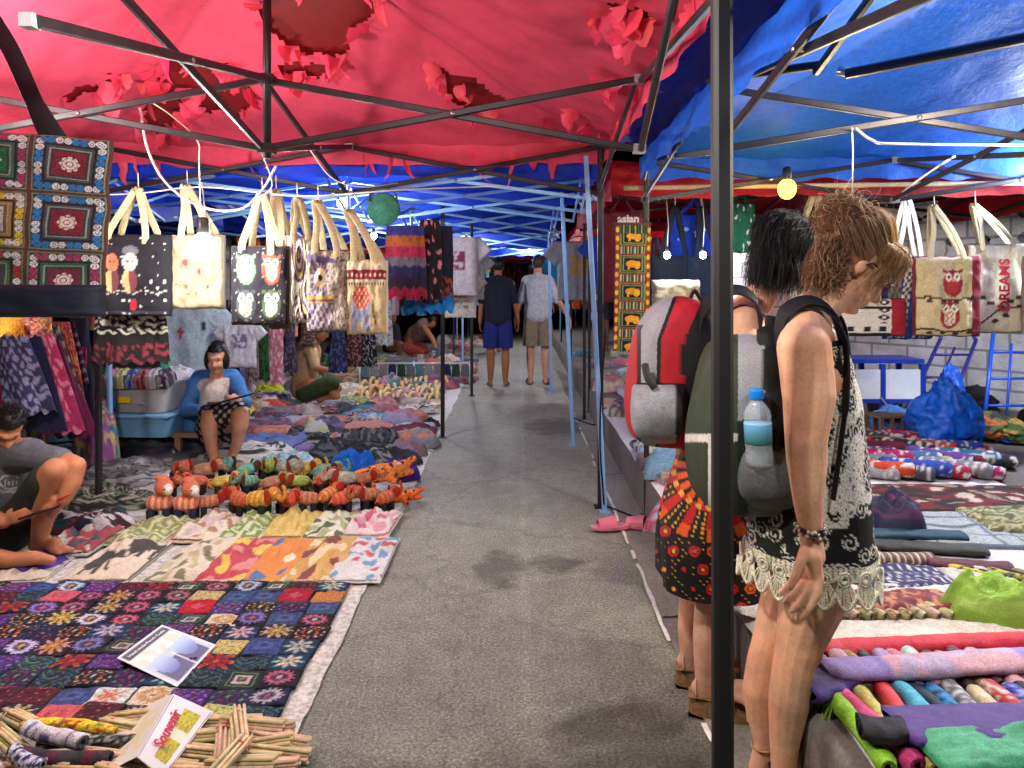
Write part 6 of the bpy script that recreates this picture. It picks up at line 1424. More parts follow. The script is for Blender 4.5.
def farrow(y0, y1, xa, xb, n, z, side, where):
    for i in range(n):
        nm, c = far.choice(FC); nm2, c2 = far.choice(FC); c, c2 = mixc(c, (150, 152, 160), .4), mixc(c2, (190, 190, 188), .4); x = far.uniform(xa, xb); y = y0+(y1-y0)*(i+.5)/n; s = far.uniform(.12, .26)
        lb = '%s and %s cloth %s, %s from near end' % (nm, nm2, where, ORD[i])
        if far.random() < .5: m_ = heap(s, s*.8, far.uniform(.06, .18), pal_noise([c, c, c2], 4, i, .7), 24, 10, seed=i+y0)
        else: m_ = slab(s*2, s*1.5, far.uniform(.04, .10), pal_noise([c, c2, c], 6, i, .6), 16, 16, seed=i+y0)
        put(m_, 'folded_cloth', FAB, x, y, z, far.uniform(-.5, .5), lb, 'cloth', 'folded cloths '+where)
farrow(9.4, 10.1, -1.9, -.9, 8, .01, 'l', 'behind the carved hooks')
farrow(10.5, 13.4, -1.5, -.85, 16, .01, 'l', 'left of the far lane')
farrow(10.5, 14, -3.2, -1.6, 18, .01, 'l', 'deep in the far left stall')
farrow(13.5, 20, -1.9, -.9, 16, .01, 'l', 'at the far left end')
farrow(7.2, 10.2, -3.9, -2.4, 16, .01, 'l', 'behind the kneeling person')

farrow(6.1, 9.0, -2.5, -.95, 30, .012, 'l', 'on the mid left sheet')
farrow(5.9, 7.4, -1.5, -.88, 12, .012, 'l', 'on the sheet by the lane edge')
# ---------------------------------------------------------------- hanging bags
CREAM = (190, 178, 138)
def blob(u, v, cx, cy, rx, ry): return ((u-cx)/rx)**2+((v-cy)/ry)**2
def owl(u, v, cx, cy, s, body, wing, eye=(226, 220, 196), belly=(206, 196, 170)):
    """owl figure or None"""
    x, y = (u-cx)/s, (v-cy)/s
    for k in (-1, 1):
        r = math.hypot(x-.36*k, y-.45)
        if r < .12: return (24, 20, 20)
        if r < .30: return eye
    if abs(x) < .10 and .12 < y < .30: return (206, 140, 60)
    if (x/.52)**2+((y+.18)/.62)**2 < 1: return belly if math.sin(x*16)*math.sin(y*16+x*3) > -.2 else body
    if (x/.85)**2+(y/1.0)**2 < 1: return wing
    for k in (-1, 1):
        if .3 < x*k < .82 and .75 < y < .75+.45*(x*k-.2): return wing
    return None
def c_snow(u, v):
    base = (26, 26, 34)
    for (cx, c2, hat) in ((.28, (190, 96, 60), (40, 34, 44)), (.52, (170, 172, 176), (96, 100, 108))):
        r = blob(u, v, cx, .66, .095, .11)
        if r < 1: return (30, 24, 24) if min(math.hypot(u-cx+.03, v-.67), math.hypot(u-cx-.03, v-.67)) < .013 else mixc(c2, (220, 190, 160), .3)
        if blob(u, v, cx, .80, .10, .06) < 1: return hat
        if blob(u, v, cx, .44, .10, .15) < 1: return (206, 176, 120) if u < cx else (110, 60, 66)
    if blob(u, v, .55, .14, .05, .07) < 1: return (178, 36, 54)
    x, y = u*13, v*13; fx, fy = x % 1-.5, y % 1-.5; h = nz(math.floor(x)*1.7, math.floor(y)*2.3, 2)
    if h > .05 and math.hypot(fx, fy) < (.22 if h > .3 else .12): return (200, 204, 206)
    if abs(v-.30-.02*math.sin(u*20)) < .008 and u > .1: return (180, 176, 170)
    if v < .06: return (60, 60, 70)
    return base
def c_flow(u, v):
    for (cx, cy, r_) in ((.3, .62, .12), (.55, .5, .08), (.3, .3, .06), (.7, .3, .05), (.5, .22, .04), (.62, .7, .06)):
        x, y = u-cx, v-cy; r = math.hypot(x, y); t = math.atan2(y, x)
        if r < r_*(.6+.4*abs(math.cos(t*2.5))): return (176, 66, 76) if r < r_*.4 else (150, 126, 110)
    if abs(v-(.2+.3*u+.1*math.sin(u*14))) < .008: return (110, 90, 70)
    return (172, 158, 126)
def c_owls4(u, v):
    for (cx, cy, b_, w_) in ((.28, .70, (196, 180, 150), (90, 120, 90)), (.72, .70, (214, 140, 90), (190, 70, 50)), (.28, .26, (206, 120, 70), (60, 70, 74)), (.72, .26, (190, 190, 180), (70, 90, 70))):
        c = owl(u, v, cx, cy, .19, b_, w_)
        if c: return c
    return (170, 160, 150) if nz(u*40, v*40) > .5 else (30, 26, 34)
def c_bigowl(u, v):
    b_ = (160, 148, 128) if nz(u*26, v*26, 2) > -.12 else (96, 84, 92)
    r = math.hypot(u-.33, (v-.66)*1.1)
    if r < .05: return (24, 20, 26)
    if r < .13: return (226, 210, 170)
    if r < .20: return (90, 76, 110) if math.sin(math.atan2(v-.66, u-.33)*16) > 0 else (170, 150, 150)
    if u < .62 and .36 < v < .44: return (190, 150, 70) if math.sin(v*160) > 0 else (90, 76, 110)
    if blob(u, v, .3, .25, .34, .3) < 1: return (100, 88, 130) if math.sin(u*50)*math.sin(v*50+u*8) > 0 else (180, 168, 160)
    if v > .84 and u < .7 and abs(v-.9+.1*u) < .05: return (84, 70, 104)
    return b_
def c_eleph(u, v):
    if v > .86 or (.70 < v < .73): return (200, 190, 160)
    if .73 <= v <= .86: return (126, 30, 40) if math.hypot((u*9) % 1-.5, (v-.795)*9) > .22 else (214, 190, 170)
    if .66 < v < .69: return (90, 60, 50) if math.sin(u*90) > 0 else (200, 190, 160)
    x, y = u-.42, v-.36
    if blob(u, v, .38, .50, .20, .16) < 1: return (184, 60, 40) if math.sin(u*60)*math.sin(v*60) > -.2 else (220, 180, 150)
    if blob(u, v, .36, .36, .24, .20) < 1 or (abs(u-.22) < .07 and .05 < v < .3) or (abs(u-.5) < .07 and .05 < v < .3): return (130, 140, 164)
    if abs(u-.66-.25*(.4-v)) < .014 and .12 < v < .4: return (110, 90, 80)
    return (184, 168, 128)
def c_paisley(u, v):
    for (cx, cy, s) in ((.35, .78, .28), (.6, .38, .3), (.3, .1, .2)):
        r = math.hypot((u-cx)/s, (v-cy)/s*.75)
        if r < 1: return ((196, 180, 110), (70, 54, 80), (214, 206, 190), (110, 80, 130))[int(r*7) % 4]
    return (206, 198, 184)
def c_tworeds(u, v):
    for (cx, cy, b_) in ((.55, .66, (150, 40, 52)), (.5, .27, (150, 44, 50))):
        c = owl(u, v, cx, cy, .17, b_, (140, 36, 46), belly=(176, 60, 66) if cy > .5 else (214, 204, 184))
        if c: return c
        if abs(v-(cy-.19)-.02*math.sin(u*9)) < .012: return (50, 36, 34)
        for k in range(4):
            if blob(u, v, .2+.2*k, cy-.22+.03*math.sin(k*3), .05, .02) < 1: return (60, 44, 40)
    if u > .84: return (120, 36, 50)
    return CREAM if v < .95 else (196, 188, 160)
def c_dream(u, v):
    for (a, b_, k) in ((.15, .16, .0), (.4, .22, .5), (.62, .30, 1.)):
        if abs(v-(.10+.28*u)+.03*math.sin(u*9)) < .014 and u > .02: return (52, 36, 32)
    for (cx, cy) in ((.12, .28), (.22, .40), (.34, .34), (.5, .30), (.66, .36), (.8, .40), (.42, .14), (.6, .2)):
        if blob(u, v, cx, cy, .06, .025) < 1: return (60, 40, 36)
    return (206, 200, 172)
def c_navyband(u, v):
    for x0, sl in ((.35, .25), (.80, .10)):
        d = abs(u-(x0+sl*(v-.5)))
        if d < .075: return (196, 190, 186) if (math.sin(v*70) > .1) == (d < .035) else (60, 56, 66)
        if d < .085: return (220, 214, 206)
    if blob(u, v, .12, .62, .14, .3) < 1: return (120, 106, 90) if math.sin(u*60)*math.sin(v*40) > 0 else (70, 70, 70)
    if v < .14 and math.sin(u*26) > .5: return (190, 206, 190)
    return (22, 54, 116)
def c_bw(u, v):
    if u > .84: return (150, 34, 50)
    if v < .10 or (.72 < v < .78): return (24, 24, 28)
    if v < .34: return (26, 26, 30) if math.sin(u*44) > .2 and .14 < v < .26 else (206, 202, 190)
    if u > .70: return (28, 26, 30) if abs(math.hypot(u-.77, (v*5 % 1-.5)*.12)-.035) < .012 else (208, 204, 192)
    return (206, 202, 190)
def tote(px0, px1, pt, pb, Y, fn, label, apex=None, strap=CREAM, gus=None, depth=.05, yaw=0., n=70, tilt=0., group=None, strapw=.034, mat=None, drop=None, one=False):
    a, b_ = P(px0-2, pt-2, Y), P(px1+2, pb+3, Y); w, h = b_.x-a.x, a.z-b_.z
    e = empty('tote_bag', ((a.x+b_.x)/2, Y, b_.z), label, 'bag', group, yaw)
    mb = slab(w, h, depth, fn, n, n, side=[gus or mixc(fn(.5, .96), (60, 50, 46), .3)], seed=px0*.13, wav=.25, rim=14)
    o = mb.build('bag_body', mat or CANV, e); o.rotation_euler = (PI/2, tilt, 0); o.location = (0, 0, h/2)
    bk = slab(w*.98, h*.98, depth*.5, lambda u, v: gus or fn(.5, .96), 20, 20, seed=px0*.2, wav=.3).build('back_panel', mat or CANV, e); bk.rotation_euler = (PI/2, tilt, PI); bk.location = (0, .001, h/2)
    ap = apex if apex else ((px0+px1)/2, pt-55)
    A = P(ap[0], ap[1], Y)-e.location; A = Matrix.Rotation(-yaw, 3, 'Z')@A
    for s_, yy in ((0, -depth*.9), (1, depth*.45)):
        if one and s_: continue
        mb = MB(); k = .24*w; o1 = .012*(1 if s_ else -1)
        pts = smoothpath([(-k+o1, yy, h-.05), (-k+o1, yy, h+.01), (-k*.55+A.x*.45, yy*.7, h+(A.z-h)*.55), (A.x-.012, yy*.3, A.z-.01), (A.x, yy*.3, A.z), (A.x+.012, yy*.3, A.z-.01), (k*.6+A.x*.4, yy*.7, h+(A.z-h)*.5), (k+o1, yy, h+.01), (k+o1, yy, h-.05)], 5)
        ribbon(mb, pts, strapw, .004, (1, .25, 0), strap); mb.build('strap', CANV, e)
    mb = MB(); mb.tube(smoothpath([A+Vector((0, 0, -.012)), A+Vector((.008, 0, -.002)), A+Vector((.002, 0, .02)), A+Vector((0, 0, .09))], 4), .0025, 6, True, (200, 200, 196)); mb.build('hook', PLAS, e)
    return e
G1 = 'tote bags hanging in a row on the left'
tote(97, 172, 237, 313, 3.85, c_snow, 'black tote bag with snowflakes and two snow figures and pale straps', (138, 190), gus=(30, 30, 38), group=G1, yaw=-.08)
tote(177, 222, 237, 306, 3.95, c_flow, 'cream tote bag with faded red flowers behind the bright bulb', (187, 187), gus=(206, 200, 180), group=G1, depth=.09, yaw=.25)
tote(236, 288, 248, 322, 3.8, c_owls4, 'black tote bag with four coloured owls', (262, 195), gus=(76, 70, 46), group=G1, depth=.07, yaw=.1)
tote(272, 290, 238, 326, 4.0, lambda u, v: (84, 78, 52), 'olive green narrow bag behind the four-owl tote', (276, 192), gus=(84, 78, 52), group=G1, depth=.05)
tote(287, 312, 238, 320, 3.9, c_paisley, 'white tote bag with purple and yellow paisley seen half turned', (297, 200), gus=(180, 176, 170), group=G1, depth=.10, yaw=.5)
tote(311, 350, 252, 329, 3.75, c_bigowl, 'speckled grey tote bag with one big violet owl', (318, 203), gus=(60, 48, 48), group=G1, depth=.10, yaw=.12)
tote(350, 386, 262, 331, 3.75, c_eleph, 'beige tote bag with red border and blue elephant', (350, 212), gus=(206, 196, 170), group=G1, depth=.08, yaw=.08)
G2 = 'bags hanging over the right hand stall'
tote(917, 972, 258, 333, 4.5, c_tworeds, 'cream tote bag with two red owls beside the wall', (934, 207), gus=(116, 34, 50), group=G2, depth=.10, yaw=-.25)
dt = tote(966, 1021, 246, 330, 4.62, c_dream, 'beige tote bag lettered DREAMS with a branch', (975, 205), gus=(150, 140, 120), group=G2, depth=.07, yaw=-.06)
tm = MB(); MT = Matrix.Translation((.005, -.112, .30))@Matrix(((0, -1, 0), (0, 0, -1), (1, 0, 0))).to_4x4()
add_text(tm, 'DREAMS', .085, MT, (176, 34, 44), .03); tm.build('printed_lettering', CANV, dt, smooth=False)
tote(1022, 1075, 258, 330, 4.45, c_flow, 'cream bag with dark branch pattern cut by the right picture edge', (1034, 200), gus=(140, 120, 110), group=G2, yaw=.1)
tote(884, 926, 258, 336, 4.7, c_navyband, 'bright navy bag with woven bands left of the red owl bag', (906, 200), gus=(18, 44, 100), group=G2, depth=.09, strap=(206, 206, 196))
tote(800, 902, 300, 333, 4.62, c_bw, 'black and white woven bag with crimson end behind the blonde head', (835, 195), gus=(30, 28, 32), group=G2, depth=.06, strap=CREAM)
tote(792, 828, 236, 300, 4.9, lambda u, v: (206, 202, 190), 'plain pale bag hanging behind the two heads', (816, 190), gus=(190, 186, 170), group=G2)
tote(652, 696, 258, 330, 5.6, lambda u, v: (9, 17, 30), 'very dark navy bag with triangular strap by the elephant panel', (675, 208), gus=(18, 30, 48), group=G2, strap=(12, 18, 32), strapw=.04, yaw=.02)
tote(690, 726, 258, 300, 5.55, lambda u, v: (8, 20, 40), 'dark bag with navy strap right beside the black pole', (701, 209), gus=(16, 36, 64), group=G2, strap=(12, 18, 40), strapw=.05)
tote(672, 716, 216, 262, 5.9, lambda u, v: (24, 66, 190) if nz(u*7, v*5, 2) < .42 else (190, 200, 220), 'bright blue shirt-like bag with white marks behind navy straps', (694, 200), gus=(24, 60, 170), group=G2, strap=(24, 60, 170))
mg = tote(604, 640, 214, 300, 5.1, lambda u, v: (92, 24, 46), 'maroon bag with white lettering behind the elephant panel', (622, 196), gus=(80, 20, 40), group=G2, strap=(80, 20, 40), strapw=.012)
tm = MB(); add_text(tm, 'asian', .075, Matrix.Translation((.03, -.095, .57))@Matrix.Rotation(PI/2, 4, 'X'), (216, 206, 214), .04); tm.build('printed_lettering', CANV, mg, smooth=False)
tote(728, 752, 205, 250, 5.7, lambda u, v: (24, 92, 70) if nz(u*8, v*8, 4) < .4 else (200, 206, 190), 'dark green printed bag right of the black pole', (742, 192), gus=(20, 70, 54), group=G2, strap=(20, 60, 50))
cu = slab(.33, .33, .12, lambda u, v: (196, 188, 158) if math.sin(v*120+3*nz(u*6, v*3)) > -.7 else (172, 164, 136), 30, 40, wav=.2)
cu = cu.build('cushion', CANV, at=P(675, 303, 5.25)); cu.rotation_euler = (PI/2, 0, 0); tag(cu, 'ribbed cream cushion hanging under the dark navy bag', 'cushion')
# elephant panel
def c_panel(u, v):
    if u < .12 or u > .88:
        k = (v*14) % 1; return (206, 186, 60) if math.hypot((u-(.06 if u < .5 else .94))/.045, (k-.5)/.3) < 1 else ((150, 40, 40) if nz(u*30, v*60) > -.2 else (60, 80, 40))
    if v > .93: return stripes([(30, 60, 50), (160, 150, 60), (40, 30, 44), (40, 90, 80)], 24, 0)(u, v)
    k = (v*4.6+.15) % 1
    if k > .66: return stripes([(26, 50, 50), (150, 150, 70), (30, 26, 34), (40, 90, 80), (180, 180, 170)], 26, 0)(u, k) if .70 < k < .96 else (130, 40, 40)
    m = max(abs(u-.5)/.38, abs(k-.32)/.33)
    if m > .98: return (140, 50, 44)
    if m > .86: return (110, 130, 70)
    if m > .74: return (26, 28, 30)
    if m > .66: return (120, 140, 110)
    if blob(u, k, .48, .34, .17, .12) < 1 or blob(u, k, .62, .30, .10, .15) < 1 or (abs(u-.40) < .03 and .14 < k < .3): return (216, 160, 40)
    return (24, 24, 28)
ep = empty('wall_hanging', P(632, 352, 4.3), 'narrow embroidered panel with golden elephants hanging by the right stall post', 'wall hanging')
o = slab(.205, .735, .012, c_panel, 70, 220, wav=.8).build('panel_cloth', FAB, ep); o.rotation_euler = (PI/2, .02, 0); o.location = (0, 0, .37)
MB().tube([(-.11, 0, .745), (.11, 0, .745)], .008, 8, True, (90, 60, 40)).build('hanging_rod', FAB, ep)
MB().tube([(-.1, 0, .75), (0, 0, .83), (.1, 0, .75)], .003, 6, True, (30, 30, 34)).build('cord', FAB, ep)
# bamboo pole carrying the right bags
bm = MB(); a, b_ = P(624, 188, 4.47), P(1100, 182, 4.47)
bm.tube([a+(b_-a)*(k/24)-a for k in range(25)], [.014+.002*(k % 4 == 0) for k in range(25)], 10, True, (186, 170, 134)); bo = bm.build('bamboo_pole', CANV, at=a); tag(bo, 'long horizontal bamboo pole under the back edge of the right blue canopy', 'pole')
bm = WB(); pts = [P(-200, 192, 3.9), P(98, 195, 3.85), P(200, 187, 3.85), P(300, 196, 3.8), P(400, 190, 3.75), P(500, 186, 4.3)]; bm.tube(smoothpath(pts, 6), .004, 6, True, (190, 190, 186)); bo = bm.build('hanging_line', PLAS, at=pts[0]); tag(bo, 'thin pale line from which the left row of tote bags hangs', 'line')
def cable(pts, r, col, label, nm='cable', mat=PLAS):
    w_ = WB(); pts = [Vector(p) for p in pts]; w_.tube(smoothpath(pts, 8), r, 6, True, col); o = w_.build(nm, mat, at=pts[0]); return tag(o, label, 'cable')
cable([P(140, 108, 3.3), P(148, 150, 3.3), P(168, 185, 3.3), P(203, 207, 3.35), P(240, 209, 3.35), P(262, 190, 3.3), P(276, 166, 3.2)], .0055, (222, 222, 218), 'thick white cable looping down above the bright bulb')
cable([P(148, 100, 3.1), P(172, 116, 3.1), P(197, 140, 3.2), P(199, 165, 3.4), P(201, 235, 3.6)], .003, (190, 180, 160), 'thin cord leading from the truss down to the bright bulb')
cable([P(261, 150, 3.1), P(272, 185, 3.3), P(258, 198, 3.6)], .0028, (210, 200, 196), 'thin pinkish cord under the centre post of red tent')
cable([P(310, 150, 3.6), P(332, 178, 3.7), P(362, 187, 3.8), P(398, 183, 4.0)], .0028, (200, 200, 190), 'thin wire sagging right of the centre post')
cable([P(852, 128, 2.75), P(853, 160, 3.2), P(852, 196, 4.4)], .003, (200, 206, 214), 'thin white cord hanging straight from the blue tent crossing')
cable([P(855, 128, 2.6), P(872, 140, 2.6), P(900, 144, 2.55), P(1080, 146, 2.4)], .0045, (214, 216, 216), 'white cable running right under the blue canopy')
cable([P(955, 156, 2.6), P(930, 172, 2.8), P(902, 192, 4.3)], .004, (196, 200, 206), 'grey rope slanting down to the bamboo pole end')
cable([P(604, 505, 4.45), P(600, 440, 4.5), P(602, 380, 4.5), P(606, 330, 4.5)], .006, (18, 18, 20), 'black cable climbing the dark tent leg beside the lane')
cable([G(604, 505, .01), G(622, 512, .01), G(640, 518, .01), G(652, 514, .01)], .006, (18, 18, 20), 'black cable lying on the concrete strip near the pink sandals')
cable([G(574, 418, .01), G(590, 424, .01), G(601, 425, .01)], .010, (20, 20, 22), 'black cable crossing the strip by the pale blue leg')
cable([P(645, 180, 4.3), P(650, 160, 4.2), P(655, 152, 4.1)], .004, (206, 206, 206), 'short white rope tied near the left corner of blue tent')
cable([P(884, 372, 5.7), P(878, 392, 5.6), P(893, 412, 5.4), P(897, 425, 5.3)], .006, (120, 130, 140), 'grey cable drooping behind the scarf stall below the blue table')

# embroidered square bag at the top left
def c_emb(u, v):
    nx, ny = 3, 3; cx, cy = int(clamp(u*nx, 0, 2.99)), int(clamp(v*ny, 0, 2.99)); x, y = (u*nx) % 1-.5, (v*ny) % 1-.5; m = max(abs(x), abs(y))
    P_ = {(2, 2): ((40, 120, 190), (70, 70, 76), (122, 34, 54)), (2, 1): ((40, 120, 190), (70, 72, 84), (130, 34, 58)), (1, 2): ((160, 50, 100), (60, 96, 74), (40, 110, 70)), (1, 1): ((206, 190, 60), (156, 120, 60), (200, 196, 200)), (2, 0): ((160, 50, 100), (50, 90, 70), (110, 40, 60)), (1, 0): ((170, 50, 60), (70, 100, 60), (60, 60, 70))}
    c1, c2, c3 = P_.get((cx, cy), ((60, 120, 160), (90, 60, 80), (160, 60, 70)))
    if m > .475: return (86, 50, 44)
    if m > .455: return (110, 130, 110)
    if m > .33:      # ring of curled dots
        n_ = 8; t = ((x if abs(y) > abs(x) else y)/.42+1)/2*n_; ft = t % 1-.5; q_ = (m-.395)/.06; r = math.hypot(ft*1.05, q_*.55)
        al = (int(t)//2) % 2
        if r < .5: return ((206, 208, 212) if al else c1) if not (.18 < r < .27) else mixc(c1, (30, 30, 40), .5)
        return mixc(c2, (20, 20, 26), .3)
    if m > .30: return (30, 32, 36)
    if m > .26: return c2
    if m > .235: return (140, 150, 146)
    if m > .20: return mixc(c2, (30, 30, 34), .4)
    r = math.hypot(x, y); t = math.atan2(y, x)
    if r < .13*(.75+.25*abs(math.cos(t*4))) and not (.035 < r < .05) and not (.09 < r < .10): return (206, 204, 196)
    return c3 if nz(x*60, y*60) > -.2 else mixc(c3, (20, 20, 20), .4)
eb = empty('embroidered_bag', P(2, 308, 2.25), 'large bag of embroidered squares in blue pink and yellow hanging at the upper left', 'bag', rz=.18)
o = slab(.64, .53, .035, c_emb, 300, 260, wav=.35, rim=30).build('bag_body', painted('embroidered_felt_fine', .8, .2, (420, .5), .12, 90, wrinkle=.6), eb); o.rotation_euler = (PI/2, .045, 0); o.location = (-.02, 0, .27)
mb = MB(); ribbon(mb, smoothpath([(.16, -.02, .50), (.10, -.02, .62), (.03, -.01, .78), (-.05, 0, .92), (-.1, 0, 1.05)], 5), [.075, .07, .066, .062, .058]+[.05]*30, .006, (1, 0, .2), (18, 20, 26)); mb.build('strap', FABS, eb)
nb = slab(.42, .095, .06, lambda u, v: (20, 26, 44), 40, 16, wav=.1).build('padded_bag', FABS, at=P(30, 301, 2.15)); nb.rotation_euler = (PI/2, .0, .1); tag(nb, 'dark navy padded bag edge hanging just below the embroidered squares', 'bag')
# round green bag, skirts, dresses
gb = empty('round_bag', P(383, 226, 3.9), 'round green woven bag hanging above the striped skirt', 'bag')
MB().lathe([(.001, 0), (.078, .0), (.087, .006), (.087, .02), (.078, .026), (.03, .027), (.012, .034), (.001, .035)], 32, (0, .03, .09), (52, 118, 96), (PI/2, 0, 0)).build('bag_body', FAB, gb)
MB().tube(smoothpath([(-.075, 0, .13), (-.06, 0, .18), (0, 0, .2), (.06, 0, .18), (.075, 0, .13)], 5), .006, 6, True, (36, 80, 66)).build('handle', FAB, gb)
def hang(px0, px1, pt, pb, Y, fn, label, cat='cloth', nm='hanging_cloth', folds=5, amp=.02, flare=.0, skew=0., n=(44, 40), yaw=0., mat=FAB, group=None, closed=True):
    """gathered cloth hanging down: a closed fluted tube, narrow at the top"""
    a, b_ = P(px0, pt, Y), P(px1, pb, Y); w, h = b_.x-a.x, a.z-b_.z; mb = MB(); sd = px0*.37
    def pos(u, v):
        t = 2*PI*u; ww = w/2*(1-flare+flare*v); f = 1+(amp/(w/2))*math.sin(t*folds+sd+1.5*math.sin(v*3+sd))*(.3+.7*v)
        dp = min(.10, w*.28)*(.5+.5*v)
        return Vector((ww*math.cos(t)*f+skew*h*v, dp*math.sin(t)*f, h*(1-v)+.012*math.sin(t*folds*2+sd)*v))
    mb.grid(n[0]*2, n[1], pos, lambda u, v: fn(abs(2*u-1) if u > .5 else 1-2*u, 1-v) if False else fn((.5+.5*math.cos(2*PI*u)), 1-v), wrapu=True)
    o = mb.build(nm, mat, at=((a.x+b_.x)/2, Y, b_.z), rz=yaw); return tag(o, label, cat, group)
def c_skirt(u, v): 
    k = [(140, 20, 60), (30, 24, 44), (30, 26, 70), (90, 90, 110), (150, 30, 70), (150, 80, 40), (40, 44, 120)]
    return k[int(clamp(v*7, 0, 6))] if nz(u*30, v*10) > -.4 else mixc(k[int(clamp(v*7, 0, 6))], (20, 20, 30), .5)
hang(384, 426, 226, 298, 4.2, c_skirt, 'banded skirt of crimson navy and orange stripes beneath the green bag', 'skirt', 'skirt', 7, .02, .15, group='skirts and dresses hanging by the lane')
hang(418, 442, 220, 302, 4.4, lambda u, v: (206, 130, 150) if nz(u*7, v*14, 3) > .35 else (24, 22, 30), 'black dress with pink flowers right of the banded skirt', 'dress', 'dress', 5, .015, .2, group='skirts and dresses hanging by the lane')
hang(404, 452, 300, 312, 4.5, lambda u, v: (20, 120, 200), 'bright blue hem hanging below the dark dresses', 'skirt', 'skirt', 7, .01, .1, group='skirts and dresses hanging by the lane')
hang(436, 454, 226, 308, 4.7, lambda u, v: (20, 120, 200) if v < .15 else ((150, 80, 50) if v < .4 and nz(u*8, v*20) > 0 else (22, 26, 54)), 'dark blue dress with orange band beside the dark post', 'dress', 'dress', 4, .012, .2, group='skirts and dresses hanging by the lane')
def c_black(u, v): return (206, 206, 186) if nz(u*14, v*16, 2) > .05 and v > .5 else ((120, 40, 54) if nz(u*20, v*9, 7) > .1 and v < .35 else (24, 22, 24))
hang(94, 168, 305, 362, 4.0, c_black, 'black skirt with cream leaf print and maroon hem below the snowflake bag', 'skirt', 'skirt', 8, .02, .1)
# shirts for sale
def shirt(px, pt, Y, s, col, label, mark=None, group='t-shirts hanging on the left stalls', yaw=0.):
    p = P(px, pt, Y); e = empty('hanging_shirt', (p.x, Y, p.z-.62*s), label, 't-shirt', group, yaw)
    def fn(u, v):
        if mark and mark(u, v): return mark(u, v)
        return col
    o = slab(.44*s, .60*s, .03, fn, 30, 36, seed=px*.3, wav=.9).build('shirt_body', FAB, e); o.rotation_euler = (PI/2, 0, 0); o.location = (0, 0, .31*s)
    for k in (-1, 1):
        o = slab(.17*s, .20*s, .028, lambda u, v: col, 12, 12, seed=px+k, wav=.6).build('sleeve', FAB, e); o.rotation_euler = (PI/2, -k*.75 if k > 0 else .75, 0); o.location = (k*.24*s, .004, .49*s)
    MB().tube(smoothpath([(-.14*s, .0, .60*s), (0, 0, .66*s), (.14*s, 0, .60*s)], 4)+[], .005, 6, True, (60, 60, 64)).build('hanger', PLAS, e)
    return e
mk = lambda c, c2=None: (lambda u, v: (c if (.3 < u < .72 and .45 < v < .75 and nz(u*9, v*12, 3) > -.05) else (c2 if c2 and .25 < u < .75 and .2 < v < .4 and nz(u*11, v*14, 5) > 0 else None)))
shirt(456, 236, 7.2, .95, (206, 200, 210), 'white t-shirt with plum print above other tops by the dark post', mk((130, 50, 90)))
shirt(467, 252, 7.6, .8, (216, 216, 216), 'small plain white t-shirt right of the plum-print one', mk((60, 60, 70)), yaw=.2)
shirt(460, 272, 7.4, .75, (210, 206, 200), 'white top with faint red rows under the plum print', mk((176, 120, 110), (150, 150, 150)))
shirt(475, 264, 9.3, .55, (180, 196, 140), 'pale lime t-shirt hanging just left of the navy walker', mk((60, 110, 90)))
shirt(190, 302, 7.0, 1.2, (200, 222, 236), 'pale aqua shirt with red mark behind the white glowing bulb', lambda u, v: (190, 50, 50) if blob(u, v, .35, .62, .05, .08) < 1 else ((60, 60, 90) if blob(u, v, .75, .7, .04, .07) < 1 else None))
shirt(240, 322, 6.9, .7, (206, 206, 214), 'pale lilac top hanging behind the seated person', mk((120, 110, 150)))
rg2 = 't-shirts hanging over the right stalls'
shirt(579, 240, 8.2, 1.1, (150, 152, 166), 'grey t-shirt with ochre print right of the pale blue leg', mk((196, 146, 50)), rg2)
shirt(553, 258, 10.8, .9, (24, 110, 150), 'teal t-shirt hanging beyond the white haired walker', None, rg2)
shirt(612, 236, 7.0, .9, (30, 50, 150), 'royal blue t-shirt behind the maroon bag', None, rg2)
# drapes at the left edge
def c_bat(a, b_, s=14): return lambda u, v: b_ if math.sin(u*s*2+3*nz(u*5, v*9))*math.sin(v*s*2.6+2*nz(u*6, v*4, 3)) > .15 else a
GL = 'wraps and bags hanging at the left edge'
for a in ((-12, 32, 328, 412, 2.9, c_bat((46, 48, 84), (130, 132, 168)), 'indigo batik wrap bag hanging at the left edge', .25), (8, 46, 334, 430, 3.0, lambda u, v: (24, 26, 60), 'plain dark navy lining hanging beside the indigo batik', .2),
          (24, 58, 332, 432, 3.1, c_bat((170, 50, 100), (214, 130, 160), 11), 'magenta pink patterned wrap left of the floral one', .25), (30, 66, 340, 436, 3.25, lambda u, v: (96, 22, 62), 'plum coloured wrap lining hanging slanted', .3),
          (36, 62, 325, 400, 3.3, c_bat((40, 44, 42), (120, 124, 110), 12), 'grey green floral wrap hanging behind the pink one', .25), (44, 74, 322, 412, 3.4, pal_noise([(150, 34, 40), (196, 130, 90), (120, 30, 40), (170, 60, 50)], 9, 3), 'red wrap with tan flowers in the middle of the left rack', .15),
          (58, 80, 330, 385, 3.5, stripes([(44, 34, 62), (130, 110, 140), (60, 30, 50)], 18, 1), 'dark striped wrap hanging right of the red one', .12), (66, 92, 318, 425, 3.6, lambda u, v: (190, 40, 50) if nz(u*9, v*12) > .45 else (30, 28, 54), 'dark indigo skirt with small red motifs by the black post', .0),
          (-20, 12, 345, 440, 3.3, lambda u, v: (130, 26, 36), 'plain red wrap glimpsed at the far left edge', .05)):
    a = a[:4]+(a[4]+1.45,)+a[5:]; hang(*a[:6], a[6], 'wrap', 'hanging_wrap', 4, .02, .3, skew=a[7], group=GL)
hang(-14, 22, 316, 334, 2.85, lambda u, v: (226, 160, 50), 'yellow orange cloth strip under the padded bag', 'cloth', folds=3, amp=.006)
